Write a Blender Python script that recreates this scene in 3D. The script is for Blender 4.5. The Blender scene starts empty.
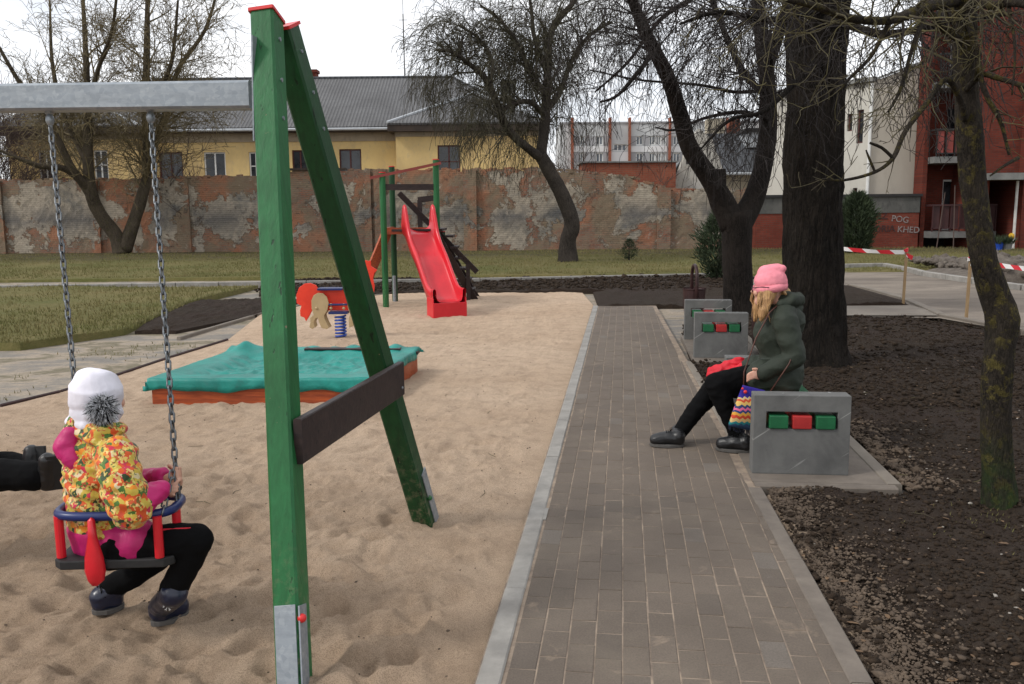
import bpy, bmesh, math, random
import numpy as np
from mathutils import Vector, Matrix, noise
random.seed(7); RNG = np.random.default_rng(7)
PI = math.pi; R = math.radians
scene = bpy.context.scene
COL = scene.collection

# ------------------------------------------------------------------ camera
F = 900.0
cam = bpy.data.cameras.new('camera'); camo = bpy.data.objects.new('camera', cam); COL.objects.link(camo)
cam.sensor_width = 36; cam.lens = 36*F/1024; cam.clip_start = .05; cam.clip_end = 2000
PITCH = math.atan(132/F)
CM = Matrix.Translation((0, 0, 1.6)) @ Matrix.Rotation(PI/2-PITCH, 4, 'X') @ Matrix.Rotation(R(-.5), 4, 'Z')
camo.matrix_world = CM
scene.camera = camo
def ray(px, py): return CM.to_3x3() @ Vector(((px-512)/F, (342-py)/F, -1))
def G(px, py, z=0.0):          # where a point of the photo meets the ground
    d = ray(px, py); t = (z-1.6)/d.z; return Vector((d.x*t, d.y*t, z))
def P(px, py, Y):              # where a point of the photo meets the distance Y
    d = ray(px, py); t = Y/d.y; return Vector((d.x*t, Y, 1.6+d.z*t))
V = Vector

# ------------------------------------------------------------------ materials
class N:
    def __init__(s, name):
        s.m = bpy.data.materials.new(name); s.m.use_nodes = True
        s.t = s.m.node_tree; s.t.nodes.clear()
        s.out = s.new('ShaderNodeOutputMaterial'); s.b = s.new('ShaderNodeBsdfPrincipled')
        s.t.links.new(s.b.outputs[0], s.out.inputs[0]); s.tc = s.new('ShaderNodeTexCoord')
    def new(s, ty, **k):
        n = s.t.nodes.new(ty)
        for a, v in k.items(): setattr(n, a, v)
        return n
    def link(s, a, b): s.t.links.new(a, b)
    def inp(s, sock, v):
        if isinstance(v, bpy.types.NodeSocket): s.link(v, sock)
        elif v is not None: sock.default_value = v
    def coord(s, scale=(1, 1, 1), swap=None, kind='Object'):
        o = s.tc.outputs[kind]
        if swap:
            sp = s.new('ShaderNodeSeparateXYZ'); s.link(o, sp.inputs[0]); cb = s.new('ShaderNodeCombineXYZ')
            for i, c in enumerate(swap): s.link(sp.outputs['XYZ'.index(c)], cb.inputs[i])
            o = cb.outputs[0]
        mp = s.new('ShaderNodeMapping'); s.link(o, mp.inputs[0]); mp.inputs['Scale'].default_value = scale
        return mp.outputs[0]
    def noise(s, vec, scale, detail=6, rough=.6, dist=0):
        n = s.new('ShaderNodeTexNoise'); s.link(vec, n.inputs['Vector'])
        n.inputs['Scale'].default_value = scale; n.inputs['Detail'].default_value = detail
        n.inputs['Roughness'].default_value = rough; n.inputs['Distortion'].default_value = dist
        return n.outputs['Fac']
    def voro(s, vec, scale, out='Distance', feature='F1', rnd=1):
        n = s.new('ShaderNodeTexVoronoi', feature=feature); s.link(vec, n.inputs['Vector']); n.inputs['Scale'].default_value = scale
        n.inputs['Randomness'].default_value = rnd
        return n.outputs[out]
    def ramp(s, fac, stops, interp='LINEAR'):
        n = s.new('ShaderNodeValToRGB'); n.color_ramp.interpolation = interp
        e = n.color_ramp.elements
        while len(e) < len(stops): e.new(.5)
        for k, (p, c) in enumerate(stops):
            e[k].position = p
            c = (c, c, c) if not hasattr(c, '__len__') else c
            e[k].color = (*c[:3], 1)
        s.link(fac, n.inputs[0]); return n.outputs[0]
    def mix(s, f, a, b, mode='MIX'):
        n = s.new('ShaderNodeMix', data_type='RGBA', blend_type=mode)
        s.inp(n.inputs[0], f)
        for i, v in ((6, a), (7, b)):
            if isinstance(v, bpy.types.NodeSocket): s.link(v, n.inputs[i])
            else: n.inputs[i].default_value = (*v[:3], 1)
        return n.outputs[2]
    def math(s, op, a, b=None, c=None, clamp=False):
        n = s.new('ShaderNodeMath', operation=op, use_clamp=clamp)
        for i, v in enumerate((a, b, c)): s.inp(n.inputs[i], v)
        return n.outputs[0]
    def sep(s, vec, ax):
        n = s.new('ShaderNodeSeparateXYZ'); s.link(vec, n.inputs[0]); return n.outputs['XYZ'.index(ax)]
    def bump(s, h, strength=.5, dist=.01, prev=None):
        n = s.new('ShaderNodeBump'); s.link(h, n.inputs['Height']); n.inputs['Strength'].default_value = strength
        n.inputs['Distance'].default_value = dist
        if prev is not None: s.link(prev, n.inputs['Normal'])
        return n.outputs[0]
    def attr(s, name='tint'):
        n = s.new('ShaderNodeVertexColor', layer_name=name); return n.outputs[0]
    def done(s, col, rough=.7, normal=None, metal=0, spec=.5, **k):
        s.inp(s.b.inputs['Base Color'], col if isinstance(col, bpy.types.NodeSocket) else (*col[:3], 1))
        s.inp(s.b.inputs['Roughness'], rough); s.b.inputs['Metallic'].default_value = metal
        s.b.inputs['Specular IOR Level'].default_value = spec
        if normal is not None: s.link(normal, s.b.inputs['Normal'])
        for a, v in k.items(): s.inp(s.b.inputs[a.replace('_', ' ')], v)
        return s.m

def simple(name, c, c2=None, scale=8, rough=.6, bump=.2, bs=40, bd=.004, metal=0, spec=.4, stretch=(1, 1, 1), **k):
    n = N(name); v = n.coord(stretch)
    c2 = c2 or tuple(x*.75 for x in c)
    f = n.noise(v, scale, 6, .65)
    col = n.mix(n.ramp(f, [(.35, 0), (.68, 1)]), c, c2)
    nb = n.bump(n.noise(v, bs, 5, .7), bump, bd) if bump else None
    return n.done(col, rough, nb, metal, spec, **k)

def painted_wood(name, c, c2, axis=2, rough=.45, grain=60, spec=.35, post=False):
    n = N(name); st = [14, 14, 14]; st[axis] = .6
    v = n.coord(tuple(st)); v1 = n.coord()
    g = n.noise(v, 3.2, 6, .65, .4); k = n.noise(v1, 2.1, 4, .6)
    kn = n.voro(n.coord((2.2, 2.2, 1.1) if axis == 2 else (1.1, 2.2, 2.2)), 1.6)
    knot = n.ramp(kn, [(.02, 1), (.055, 0)])
    col = n.mix(n.ramp(g, [(.38, 0), (.66, 1)]), c, c2)
    col = n.mix(n.math('MULTIPLY', n.ramp(k, [(.45, 0), (.75, 1)]), .45), col, tuple(x*.6 for x in c2))
    col = n.mix(n.math('MULTIPLY', knot, .8), col, tuple(x*.25 for x in c2))
    crack = n.ramp(n.noise(n.coord(tuple([22, 22, 22] if axis is None else [22 if i != axis else .35 for i in range(3)])), 1.7, 3, .5), [(.315, 1), (.335, 0)])
    col = n.mix(n.math('MULTIPLY', crack, .8), col, tuple(x*.2 for x in c2))
    if post:
        z = n.sep(v1, 'Z'); f = n.math('MULTIPLY', n.math('SUBTRACT', .55, z), 1.6, clamp=True); f = n.math('MULTIPLY', f, n.ramp(n.noise(v1, 28, 7, .75), [(.50, 0), (.66, .5)])); col = n.mix(f, col, (.30, .22, .15))
        wv = n.ramp(n.noise(n.coord((30, 30, 1.2)), 3, 6, .7), [(.60, 0), (.72, .4)]); col = n.mix(wv, col, tuple(x*.45 for x in c2)); chp = n.ramp(n.noise(v1, 45, 5, .6), [(.71, 0), (.73, .8)]); col = n.mix(chp, col, (.20, .15, .09))
    b = n.bump(g, .5, .003); b = n.bump(crack, .4, -.003, b)
    return n.done(col, n.ramp(k, [(.3, rough-.1), (.8, rough+.2)]), b, 0, spec)

mats = {}
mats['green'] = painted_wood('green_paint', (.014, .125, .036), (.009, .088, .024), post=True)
mats['green_dark'] = painted_wood('green_paint_shaded', (.006, .055, .014), (.004, .034, .009), post=True)  # darker copy of the green paint, shade of rear legs and posts as colour
mats['brown_wood'] = painted_wood('brown_paint', (.034, .020, .018), (.016, .010, .010), axis=0, rough=.5)
mats['orange_wood'] = painted_wood('orange_wood', (.42, .085, .022), (.20, .035, .012), axis=0)
mats['red_plastic'] = simple('red_plastic', (.62, .016, .028), (.50, .011, .02), 3, .28, .05, 12, .004, spec=.5)
mats['red_board'] = simple('red_board', (.72, .045, .018), (.6, .03, .012), 5, .4, .05)
mats['beige_board'] = simple('beige_board', (.42, .31, .17), (.34, .25, .13), 5, .5, .05)
mats['blue_plastic'] = simple('blue_plastic', (.010, .024, .12), (.007, .016, .08), 5, .35, .05)
mats['blue_spring'] = simple('blue_spring', (.02, .07, .36), (.012, .04, .25), 5, .35, .05)
mats['black_rubber'] = simple('black_rubber', (.012, .012, .013), (.02, .02, .02), 30, .65, .3, 200, .002)
mats['red_cap'] = simple('red_cap', (.6, .025, .025), (.5, .02, .02), 5, .35, .02)
def galv():
    n = N('galvanised_steel'); v = n.coord()
    f = n.voro(v, 55, 'Color'); g = n.noise(n.coord((1, 6, 6)), 5, 6, .7)
    fl = n.sep(f, 'X')
    c = n.mix(fl, (.25, .28, .31), (.33, .36, .385)); c = n.mix(n.ramp(g, [(.4, 0), (.75, .8)]), c, (.20, .225, .25))
    w = n.ramp(n.noise(v, 14, 4, .6), [(.60, 0), (.72, .5)]); c = n.mix(w, c, (.5, .52, .53))
    return n.done(c, n.ramp(g, [(.3, .38), (.7, .6)]), n.bump(g, .1, .002), .55, .5)
mats['galv'] = galv()
mats['steel'] = simple('chain_steel', (.20, .21, .22), (.10, .11, .12), 30, .38, .1, metal=.85)

def sand_mat():
    n = N('sand'); v = n.coord()
    a = n.noise(v, .55, 5, .6); b = n.noise(v, 5, 7, .7); g = n.noise(v, 260, 2, .5)
    c = n.mix(n.ramp(a, [(.35, 0), (.65, 1)]), (.68, .52, .38), (.57, .42, .295))
    c = n.mix(n.ramp(b, [(.45, 0), (.75, .65)]), c, (.33, .24, .17))
    c = n.mix(n.ramp(g, [(.36, .6), (.55, 0)]), c, (.20, .14, .10))
    # the colour gets darker towards the near left, broken up by noise
    y = n.sep(v, 'Y'); x = n.sep(v, 'X')
    near_dark = n.math('ADD', n.math('ADD', n.math('MULTIPLY', y, -.2), n.math('MULTIPLY', x, -.13)), 1.18)
    near_dark = n.math('MULTIPLY', near_dark, n.ramp(n.noise(v, 1.6, 6, .7), [(.3, .25), (.7, 1)]), clamp=True)
    c = n.mix(n.math('MULTIPLY', near_dark, .6), c, (.36, .245, .155))
    spk = n.ramp(n.voro(v, 22), [(.035, 1), (.06, 0)]); c = n.mix(n.math('MULTIPLY', spk, n.ramp(n.noise(v, 3, 2), [(.5, 0), (.6, .8)])), c, (.10, .075, .055))
    bb = n.bump(n.noise(v, 11, 10, .82), 1, .045); bb = n.bump(g, .5, .004, bb)
    return n.done(c, .95, bb, 0, .15)
mats['sand'] = sand_mat()
def soil_mat():
    n = N('soil'); v = n.coord(); g = n.noise(v, 35, 10, .75); a = n.noise(v, 1.1, 6, .65); w = n.noise(v, 9, 5, .6)
    c = n.mix(n.ramp(g, [(.35, 0), (.7, 1)]), (.012, .008, .0055), (.045, .031, .020))
    c = n.mix(n.ramp(a, [(.42, 0), (.68, .8)]), c, (.030, .019, .015))
    y = n.sep(v, 'Y'); dry = n.math('MULTIPLY', n.math('ADD', n.math('MULTIPLY', y, -.28), 1.5), n.ramp(w, [(.4, .1), (.65, 1)]), clamp=True)
    c = n.mix(n.math('MULTIPLY', dry, .5), c, (.115, .088, .066))
    b = n.bump(n.noise(v, 24, 10, .75), .9, .03); b = n.bump(g, .6, .008, b)
    return n.done(c, .95, b, 0, .2)
mats['soil'] = soil_mat()
mats['clod'] = simple('soil_clod', (.042, .029, .0195), (.013, .009, .0065), 25, .95, .6, 120, .004, spec=.15)
mats['clod_dry'] = simple('dry_soil_clod', (.13, .098, .072), (.06, .045, .034), 14, .95, .6, 120, .004, spec=.15)
def spill_mat():
    n = N('spilled_sand'); v = n.coord(); g = n.noise(v, 60, 8, .75); a = n.noise(v, 7, 8, .7)
    c = n.mix(n.ramp(g, [(.35, 0), (.65, 1)]), (.17, .125, .09), (.34, .26, .185)); c = n.mix(n.ramp(a, [(.5, 0), (.56, 1)]), c, (.05, .037, .03))
    return n.done(c, .95, n.bump(g, .6, .01), 0, .15)
mats['spill'] = spill_mat()
def grass_mat():
    n = N('grass_ground'); v = n.coord(); a = n.noise(v, .35, 8, .65); g = n.noise(v, 9, 8, .75)
    c = n.mix(n.ramp(a, [(.36, 0), (.62, 1)]), (.10, .10, .032), (.16, .13, .055)); c = n.mix(n.ramp(g, [(.42, 0), (.7, .8)]), c, (.07, .075, .024))
    y = n.sep(v, 'Y'); far = n.math('MULTIPLY', n.math('SUBTRACT', y, 29.5), .35, clamp=True)
    far = n.math('MULTIPLY', far, n.ramp(n.noise(v, .8, 4), [(.3, .4), (.6, 1)]))
    c = n.mix(n.math('MULTIPLY', far, .8), c, (.045, .036, .024))
    return n.done(c, .95, n.bump(g, .8, .04), 0, .15)
mats['grass_ground'] = grass_mat()
def dirt_mat():
    n = N('worn_dirt'); v = n.coord((.9, 1.5, 1)); a = n.noise(v, .8, 8, .68, .25); g = n.noise(n.coord(), 30, 8, .7)
    c = n.ramp(a, [(.32, (.14, .135, .13)), (.44, (.20, .18, .155)), (.52, (.33, .27, .205)), (.58, (.12, .105, .06)), (.66, (.29, .235, .175))])
    c = n.mix(n.ramp(g, [(.4, 0), (.7, .6)]), c, (.12, .105, .085))
    return n.done(c, .85, n.bump(g, .4, .01), 0, .3)
mats['dirt'] = dirt_mat()
def drive_mat():
    n = N('driveway'); v = n.coord((1, 2.2, 1)); a = n.noise(v, .45, 7, .65, .5); g = n.noise(n.coord(), 40, 6, .7)
    c = n.ramp(a, [(.3, (.10, .082, .068)), (.48, (.17, .142, .115)), (.6, (.235, .198, .16)), (.75, (.13, .108, .09))])
    c = n.mix(n.ramp(g, [(.45, 0), (.7, .4)]), c, (.07, .06, .05))
    return n.done(c, .85, n.bump(g, .3, .006), 0, .3)
mats['drive'] = drive_mat()
def paver_mat():
    n = N('concrete_pavers'); v = n.coord(); t = n.attr()
    g = n.noise(v, 130, 4, .7); a = n.noise(v, 1.3, 7, .65); s = n.noise(v, 4.5, 7, .68, .6)
    c = n.mix(.5, (.150, .120, .094), t); c = n.mix(n.ramp(g, [(.35, .45), (.62, 0)]), c, (.055, .047, .04))
    c = n.mix(n.ramp(a, [(.45, 0), (.68, .55)]), c, (.075, .06, .048))
    c = n.mix(n.ramp(s, [(.60, 0), (.75, .6)]), c, (.33, .25, .18))          # sand scattered on the blocks
    st = n.ramp(n.noise(v, 5, 6, .75), [(.66, 0), (.76, .35)]); c = n.mix(st, c, (.27, .255, .235)); ef = n.ramp(n.noise(v, 1.9, 5, .65), [(.5, 0), (.72, .35)]); c = n.mix(ef, c, (.20, .165, .125))
    return n.done(c, .82, n.bump(g, .35, .003), 0, .3)
mats['paver'] = paver_mat()
mats['joint'] = simple('joint_sand', (.30, .235, .175), (.13, .10, .08), 9, .95, .3, 90)
def conc_mat(name, c1, c2, dark=(.1, .1, .1), sc=6, stain=.5, rough=.8, scratch=True):
    n = N(name); v = n.coord(); g = n.noise(v, 90, 6, .7); a = n.noise(v, sc, 7, .68, .3); d = n.noise(v, sc*.45, 6, .6)
    c = n.mix(n.ramp(a, [(.36, 0), (.66, 1)]), c1, c2); c = n.mix(n.ramp(d, [(.5, 0), (.72, stain)]), c, dark)
    if scratch:
        mp = n.new('ShaderNodeMapping'); n.link(n.tc.outputs['Object'], mp.inputs[0]); mp.vector_type = 'TEXTURE'; mp.inputs['Rotation'].default_value = (0, -.6, 0); mp.inputs['Scale'].default_value = (.9, .2, .045)
        sc_ = n.ramp(n.noise(mp.outputs[0], 2.2, 3, .5), [(.66, 0), (.74, .45)]); c = n.mix(sc_, c, (.42, .42, .40))
        hole = n.ramp(n.voro(v, 26), [(.05, 1), (.08, 0)]); c = n.mix(n.math('MULTIPLY', hole, n.ramp(a, [(.5, 0), (.6, 1)])), c, (.05, .05, .05))
    return n.done(c, rough, n.bump(g, .3, .004), 0, .35)
mats['concrete'] = conc_mat('bench_concrete', (.135, .135, .13), (.09, .09, .088), (.045, .045, .045), 4, .8)
mats['kerb'] = conc_mat('kerb_concrete', (.30, .285, .26), (.20, .19, .175), (.13, .115, .1), 5, .5, scratch=False)
mats['kerb_brown'] = conc_mat('kerb_brown', (.175, .148, .122), (.125, .105, .088), (.08, .066, .055), 7, .5, scratch=False)
mats['slab'] = conc_mat('pale_slab', (.21, .182, .15), (.155, .132, .108), (.13, .115, .1), 2, .4, scratch=False)
mats['slat_green'] = simple('slat_green', (.012, .12, .045), (.008, .08, .03), 9, .4, .25, 60)
mats['slat_red'] = simple('slat_red', (.42, .03, .028), (.3, .018, .018), 9, .4, .25, 60)
mats['bin'] = simple('bin_metal', (.042, .014, .014), (.022, .009, .009), 6, .5, .2)

def bark(name, c1, c2, scale=1, lichen=None, la=.62, moss=None, bd=.03):
    n = N(name); v = n.coord((1, 1, .22)); v0 = n.coord()
    r = n.noise(v, 22*scale, 7, .72, 1.2); ww = n.new('ShaderNodeTexNoise'); n.link(v, ww.inputs['Vector']); ww.inputs['Scale'].default_value = 9*scale; ww.inputs['Detail'].default_value = 5; vv = n.mix(.16, v, ww.outputs['Color'], 'ADD'); vo = n.voro(vv, 15*scale, 'Distance', 'DISTANCE_TO_EDGE'); a = n.noise(v0, 2.2, 5, .6)
    c = n.mix(n.ramp(r, [(.36, 0), (.66, 1)]), c1, c2); c = n.mix(n.ramp(vo, [(.0, .8), (.13, 0)]), c, tuple(x*.25 for x in c1)); c = n.mix(n.ramp(n.noise(v0, 60, 4, .7), [(.5, 0), (.7, .5)]), c, tuple(x*1.6 for x in c2))
    c = n.mix(n.ramp(a, [(.4, 0), (.7, .5)]), c, tuple(x*1.5 for x in c2))
    if lichen:
        l = n.noise(v0, 15, 8, .75, .3); l2 = n.noise(v0, 3.0, 4, .6)
        f = n.math('MULTIPLY', n.ramp(l, [(la-.06, 0), (la, 1)]), n.ramp(l2, [(.36, .1), (.52, 1)]))
        lc = n.mix(n.ramp(n.noise(v0, 30, 3), [(.4, 0), (.6, 1)]), lichen, tuple(x*.5 for x in lichen))
        c = n.mix(f, c, lc)
    if moss:
        z = n.sep(v0, 'Z'); f = n.math('MULTIPLY', n.math('SUBTRACT', .42, z), 3.0, clamp=True)
        f = n.math('MULTIPLY', f, n.ramp(n.noise(v0, 9, 6, .7), [(.38, .1), (.6, 1)])); c = n.mix(n.math('MULTIPLY', f, .8), c, moss)
    b = n.bump(vo, .8, bd); b = n.bump(r, .8, bd*.6, b)
    return n.done(c, .92, b, 0, .15)
mats['bark_big'] = bark('bark_big', (.007, .0055, .0045), (.024, .019, .015), 1.2, (.07, .062, .028), .68, bd=.10)
mats['bark_fork'] = bark('bark_fork', (.008, .0065, .0055), (.024, .019, .016), 1.4, bd=.03)
mats['bark_lichen'] = bark('bark_lichen', (.012, .010, .008), (.036, .029, .022), 2.4, (.10, .082, .026), .57, (.022, .045, .012), bd=.02)
mats['bark_willow'] = bark('bark_willow', (.045, .035, .027), (.075, .060, .042), 1.2, (.085, .08, .03), .60, bd=.04)
mats['bark_weep'] = bark('bark_weep', (.024, .020, .017), (.060, .050, .042), 1.4, bd=.04)
mats['twig_dark'] = simple('twig_dark', (.022, .017, .015), (.013, .010, .009), 6, .9, 0)
mats['twig_lichen'] = simple('twig_lichen', (.034, .027, .021), (.115, .10, .040), 5, .9, .4, 70, .004)
mats['twig_willow'] = simple('twig_willow', (.16, .125, .060), (.095, .074, .042), 1.5, .9, 0)
mats['twig_weep'] = simple('twig_weep', (.034, .028, .021), (.055, .050, .024), 1.5, .9, 0)
mats['twig_brown'] = simple('twig_brown', (.085, .055, .045), (.05, .035, .03), 2, .9, 0)

def brick_nodes(n, swap='XZY', c1=(.22, .075, .045), c2=(.30, .11, .06), mortar=(.26, .23, .19), sc=1, off=.5, bw=.25, bh=.08):
    v = n.coord((1, 1, 1), swap); b = n.new('ShaderNodeTexBrick'); n.link(v, b.inputs['Vector'])
    b.inputs['Color1'].default_value = (*c1, 1); b.inputs['Color2'].default_value = (*c2, 1); b.inputs['Mortar'].default_value = (*mortar, 1)
    b.inputs['Scale'].default_value = sc; b.inputs['Brick Width'].default_value = bw; b.inputs['Row Height'].default_value = bh
    b.inputs['Mortar Size'].default_value = .008; b.inputs['Mortar Smooth'].default_value = .3; b.offset = off
    return b, v
def ruin_mat(name, amount):       # plaster left on old brick
    n = N(name); b, v2 = brick_nodes(n, 'XZY', (.22, .085, .055), (.17, .115, .085), (.21, .19, .16)); v = n.coord()
    col = n.mix(n.ramp(n.noise(v, .9, 6, .7), [(.36, 0), (.56, .85)]), b.outputs[0], (.20, .158, .108))
    a = n.noise(v, .62, 10, .70, .25); z = n.sep(v, 'Z')
    edge = n.math('MULTIPLY', n.math('ABSOLUTE', n.math('SUBTRACT', z, 1.55)), .085)
    pf = n.math('SUBTRACT', a, edge)
    pm = n.ramp(pf, [(amount, 0), (amount+.012, 1)])
    pc = n.ramp(n.noise(v, .75, 8, .7, .6), [(.32, (.13, .13, .125)), (.45, (.27, .24, .195)), (.56, (.38, .325, .255)), (.72, (.44, .39, .31))])
    band = n.math('SUBTRACT', 1, n.math('MULTIPLY', n.math('ABSOLUTE', n.math('SUBTRACT', z, 1.35)), 1.6), clamp=True)
    pc = n.mix(n.math('MULTIPLY', band, n.ramp(n.noise(v, .6, 7, .7), [(.43, 0), (.55, .8)])), pc, (.085, .085, .09))
    fine = n.noise(v, 6, 8, .75); pc = n.mix(n.ramp(fine, [(.4, 0), (.7, .5)]), pc, (.10, .09, .08))
    c = n.mix(pm, col, pc)
    rd = n.ramp(n.noise(v, .8, 5, .6), [(.5, 0), (.62, .9)]); n.t; rm = n.math('MULTIPLY', rd, n.math('SUBTRACT', 1, pm)); c = n.mix(n.math('MULTIPLY', rm, .6), c, (.37, .135, .068)); sp_ = n.ramp(n.noise(v, 3.2, 9, .78), [(.57, 0), (.66, .75)]); c = n.mix(sp_, c, (.065, .055, .05)); lt_ = n.ramp(n.noise(v, 2.3, 9, .8), [(.60, 0), (.66, .6)]); c = n.mix(lt_, c, (.42, .36, .30))
    h = n.math('ADD', n.math('MULTIPLY', pm, .8), n.math('MULTIPLY', b.outputs['Fac'], -.35))
    bb = n.bump(h, .9, .05); bb = n.bump(fine, .6, .03, bb)
    return n.done(c, .93, bb, 0, .15)
mats['ruin'] = ruin_mat('ruined_wall', .43)
mats['ruin_brick'] = ruin_mat('ruined_brick', .475)
def brick_mat(name, c1, c2, mortar, dirt=.4, swap='XZY', bump=.4):
    n = N(name); b, _ = brick_nodes(n, swap, c1, c2, mortar); v = n.coord(); c = n.mix(n.math('MULTIPLY', n.ramp(n.noise(v, 1.1, 7, .7), [(.4, 0), (.7, 1)]), dirt), b.outputs[0], tuple(x*.5 for x in c1))
    return n.done(c, .9, n.bump(b.outputs['Fac'], bump, -.01), 0, .2)
mats['brick_red'] = brick_mat('red_brick', (.15, .031, .019), (.095, .022, .015), (.075, .045, .036), .55)
mats['brick_red_side'] = brick_mat('red_brick_side', (.20, .042, .027), (.155, .034, .023), (.105, .072, .06), swap='YZX')
mats['brick_orange'] = brick_mat('orange_brick', (.28, .08, .045), (.22, .065, .038), (.2, .13, .09), .5)
mats['brick_dark'] = brick_mat('garage_brick', (.20, .045, .028), (.15, .034, .022), (.10, .065, .05), .6)
def plaster(name, c1, c2, dark, sc=.5, amt=.7, bump=.3):
    n = N(name); v = n.coord((1, 1, .6)); a = n.noise(v, sc, 8, .68, .4); g = n.noise(v, sc*9, 7, .75)
    c = n.mix(n.ramp(a, [(.38, 0), (.62, 1)]), c1, c2); c = n.mix(n.ramp(g, [(.52, 0), (.75, amt)]), c, dark)
    return n.done(c, .9, n.bump(g, bump, .02), 0, .2)
mats['yellow'] = plaster('yellow_plaster', (.62, .455, .20), (.50, .36, .17), (.36, .29, .20), .5, .7)
mats['frieze'] = plaster('grey_frieze', (.33, .27, .19), (.25, .21, .15), (.15, .12, .095), .5, .8)
mats['whiteplaster'] = plaster('white_plaster', (.50, .48, .43), (.42, .40, .355), (.32, .30, .27), .4, .4)
mats['beigeplaster'] = plaster('beige_plaster', (.40, .36, .305), (.35, .315, .265), (.25, .225, .185), .3, .4)
mats['whitewash'] = plaster('whitewash', (.46, .44, .40), (.34, .32, .28), (.14, .12, .10), .9, .9)
mats['panel_white'] = plaster('panel_white', (.60, .60, .60), (.54, .54, .55), (.42, .42, .43), .1, .4, 0)
mats['panel_grey'] = plaster('panel_grey', (.30, .30, .31), (.25, .25, .26), (.19, .19, .2), .1, .4, 0)
mats['panel_light'] = plaster('panel_light', (.46, .47, .47), (.41, .42, .43), (.34, .34, .35), .1, .4, 0)
mats['garage_band'] = plaster('garage_band', (.13, .125, .115), (.085, .084, .078), (.03, .03, .03), .6, .8)
mats['cream'] = plaster('cream_plaster', (.42, .375, .29), (.36, .32, .25), (.25, .22, .18), .4, .4)
def roof_mat(name, c1, c2, pitch=.18):
    n = N(name); v = n.coord(); x = n.sep(v, 'X'); w = n.math('SINE', n.math('MULTIPLY', x, 2*PI/pitch))
    y = n.sep(v, 'Y'); row = n.ramp(n.math('FRACT', n.math('MULTIPLY', y, 1/.85)), [(.0, 1), (.07, 0)])
    a = n.noise(v, .5, 8, .7); bl = n.voro(n.coord((1, 1.3, 0.0)), .95, 'Color', rnd=.2)
    c = n.mix(n.ramp(a, [(.35, 0), (.65, 1)]), c1, c2); c = n.mix(.16, c, bl, 'OVERLAY') if False else c
    c = n.mix(n.math('MULTIPLY', n.ramp(w, [(0, 1), (.6, 0)]), .45), c, tuple(q*.4 for q in c1)); c = n.mix(n.math('MULTIPLY', row, .5), c, tuple(q*.35 for q in c1))
    c = n.mix(n.ramp(n.noise(v, 5, 7, .75), [(.5, 0), (.75, .6)]), c, tuple(q*.55 for q in c2))
    return n.done(c, .85, n.bump(w, .6, .03), 0, .3)
mats['roof'] = roof_mat('corrugated_roof', (.150, .150, .153), (.105, .104, .106))
mats['roof_dark'] = roof_mat('tiled_roof', (.085, .090, .098), (.060, .064, .070), .3)
mats['flash'] = simple('flashing', (.42, .44, .46), (.33, .35, .37), 3, .5, 0)
mats['dark_wood'] = simple('eave_wood', (.045, .030, .022), (.025, .018, .014), 3, .8, .2)
mats['win_red'] = simple('window_red', (.075, .018, .014), (.05, .012, .01), 4, .6, 0)
mats['win_white'] = simple('window_white', (.66, .66, .64), (.58, .58, .56), 4, .5, 0)
def glass_mat(name, c, rough=.12):
    n = N(name); v = n.coord(); a = n.noise(v, 1.2, 3); return n.done(n.mix(n.ramp(a, [(.4, 0), (.6, 1)]), c, tuple(x*.4 for x in c)), rough, None, 0, .6)
mats['glass'] = glass_mat('window_glass', (.030, .034, .040))
mats['glass_pale'] = glass_mat('window_glass_pale', (.12, .14, .17))
mats['slab_grey'] = conc_mat('balcony_slab', (.20, .20, .19), (.13, .13, .125), (.07, .07, .07), 2, .7, scratch=False)
mats['rail_brown'] = simple('rail_brown', (.062, .022, .022), (.04, .015, .016), 3, .6, .1)
mats['rail_red'] = simple('rail_red', (.24, .045, .035), (.18, .035, .028), 3, .6, .1)
mats['rail_dark'] = simple('rail_dark', (.018, .016, .016), (.012, .011, .011), 3, .6, .1)
mats['void'] = simple('void_shade', (.035, .032, .030), (.02, .018, .017), 2, .9, .1)  # near-black colour, puts the shade of voids and openings into the material
mats['wood_stake'] = simple('raw_wood', (.34, .23, .12), (.24, .155, .08), 5, .8, .2, stretch=(8, 8, 1))
mats['white_pipe'] = simple('white_pipe', (.55, .53, .50), (.42, .41, .39), 5, .5, 0)
mats['yellow_paint'] = simple('yellow_paint', (.55, .33, .02), (.45, .27, .02), 5, .5, 0)
mats['pebble'] = simple('pebble', (.34, .31, .27), (.19, .17, .15), 9, .8, 0)
mats['graf_white'] = simple('spray_white', (.27, .24, .23), (.13, .075, .065), 9, .7, 0)
mats['graf_dark'] = simple('spray_dark', (.05, .018, .016), (.035, .014, .012), 9, .7, 0)
mats['needle'] = simple('conifer_green', (.022, .036, .016), (.042, .060, .026), 4, .9, 0)
mats['blade'] = simple('grass_blade', (.115, .12, .034), (.20, .16, .07), .8, .9, 0)
mats['gravel'] = simple('gravel', (.15, .128, .105), (.075, .06, .05), 6, .95, .8, 30, .03)

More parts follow.
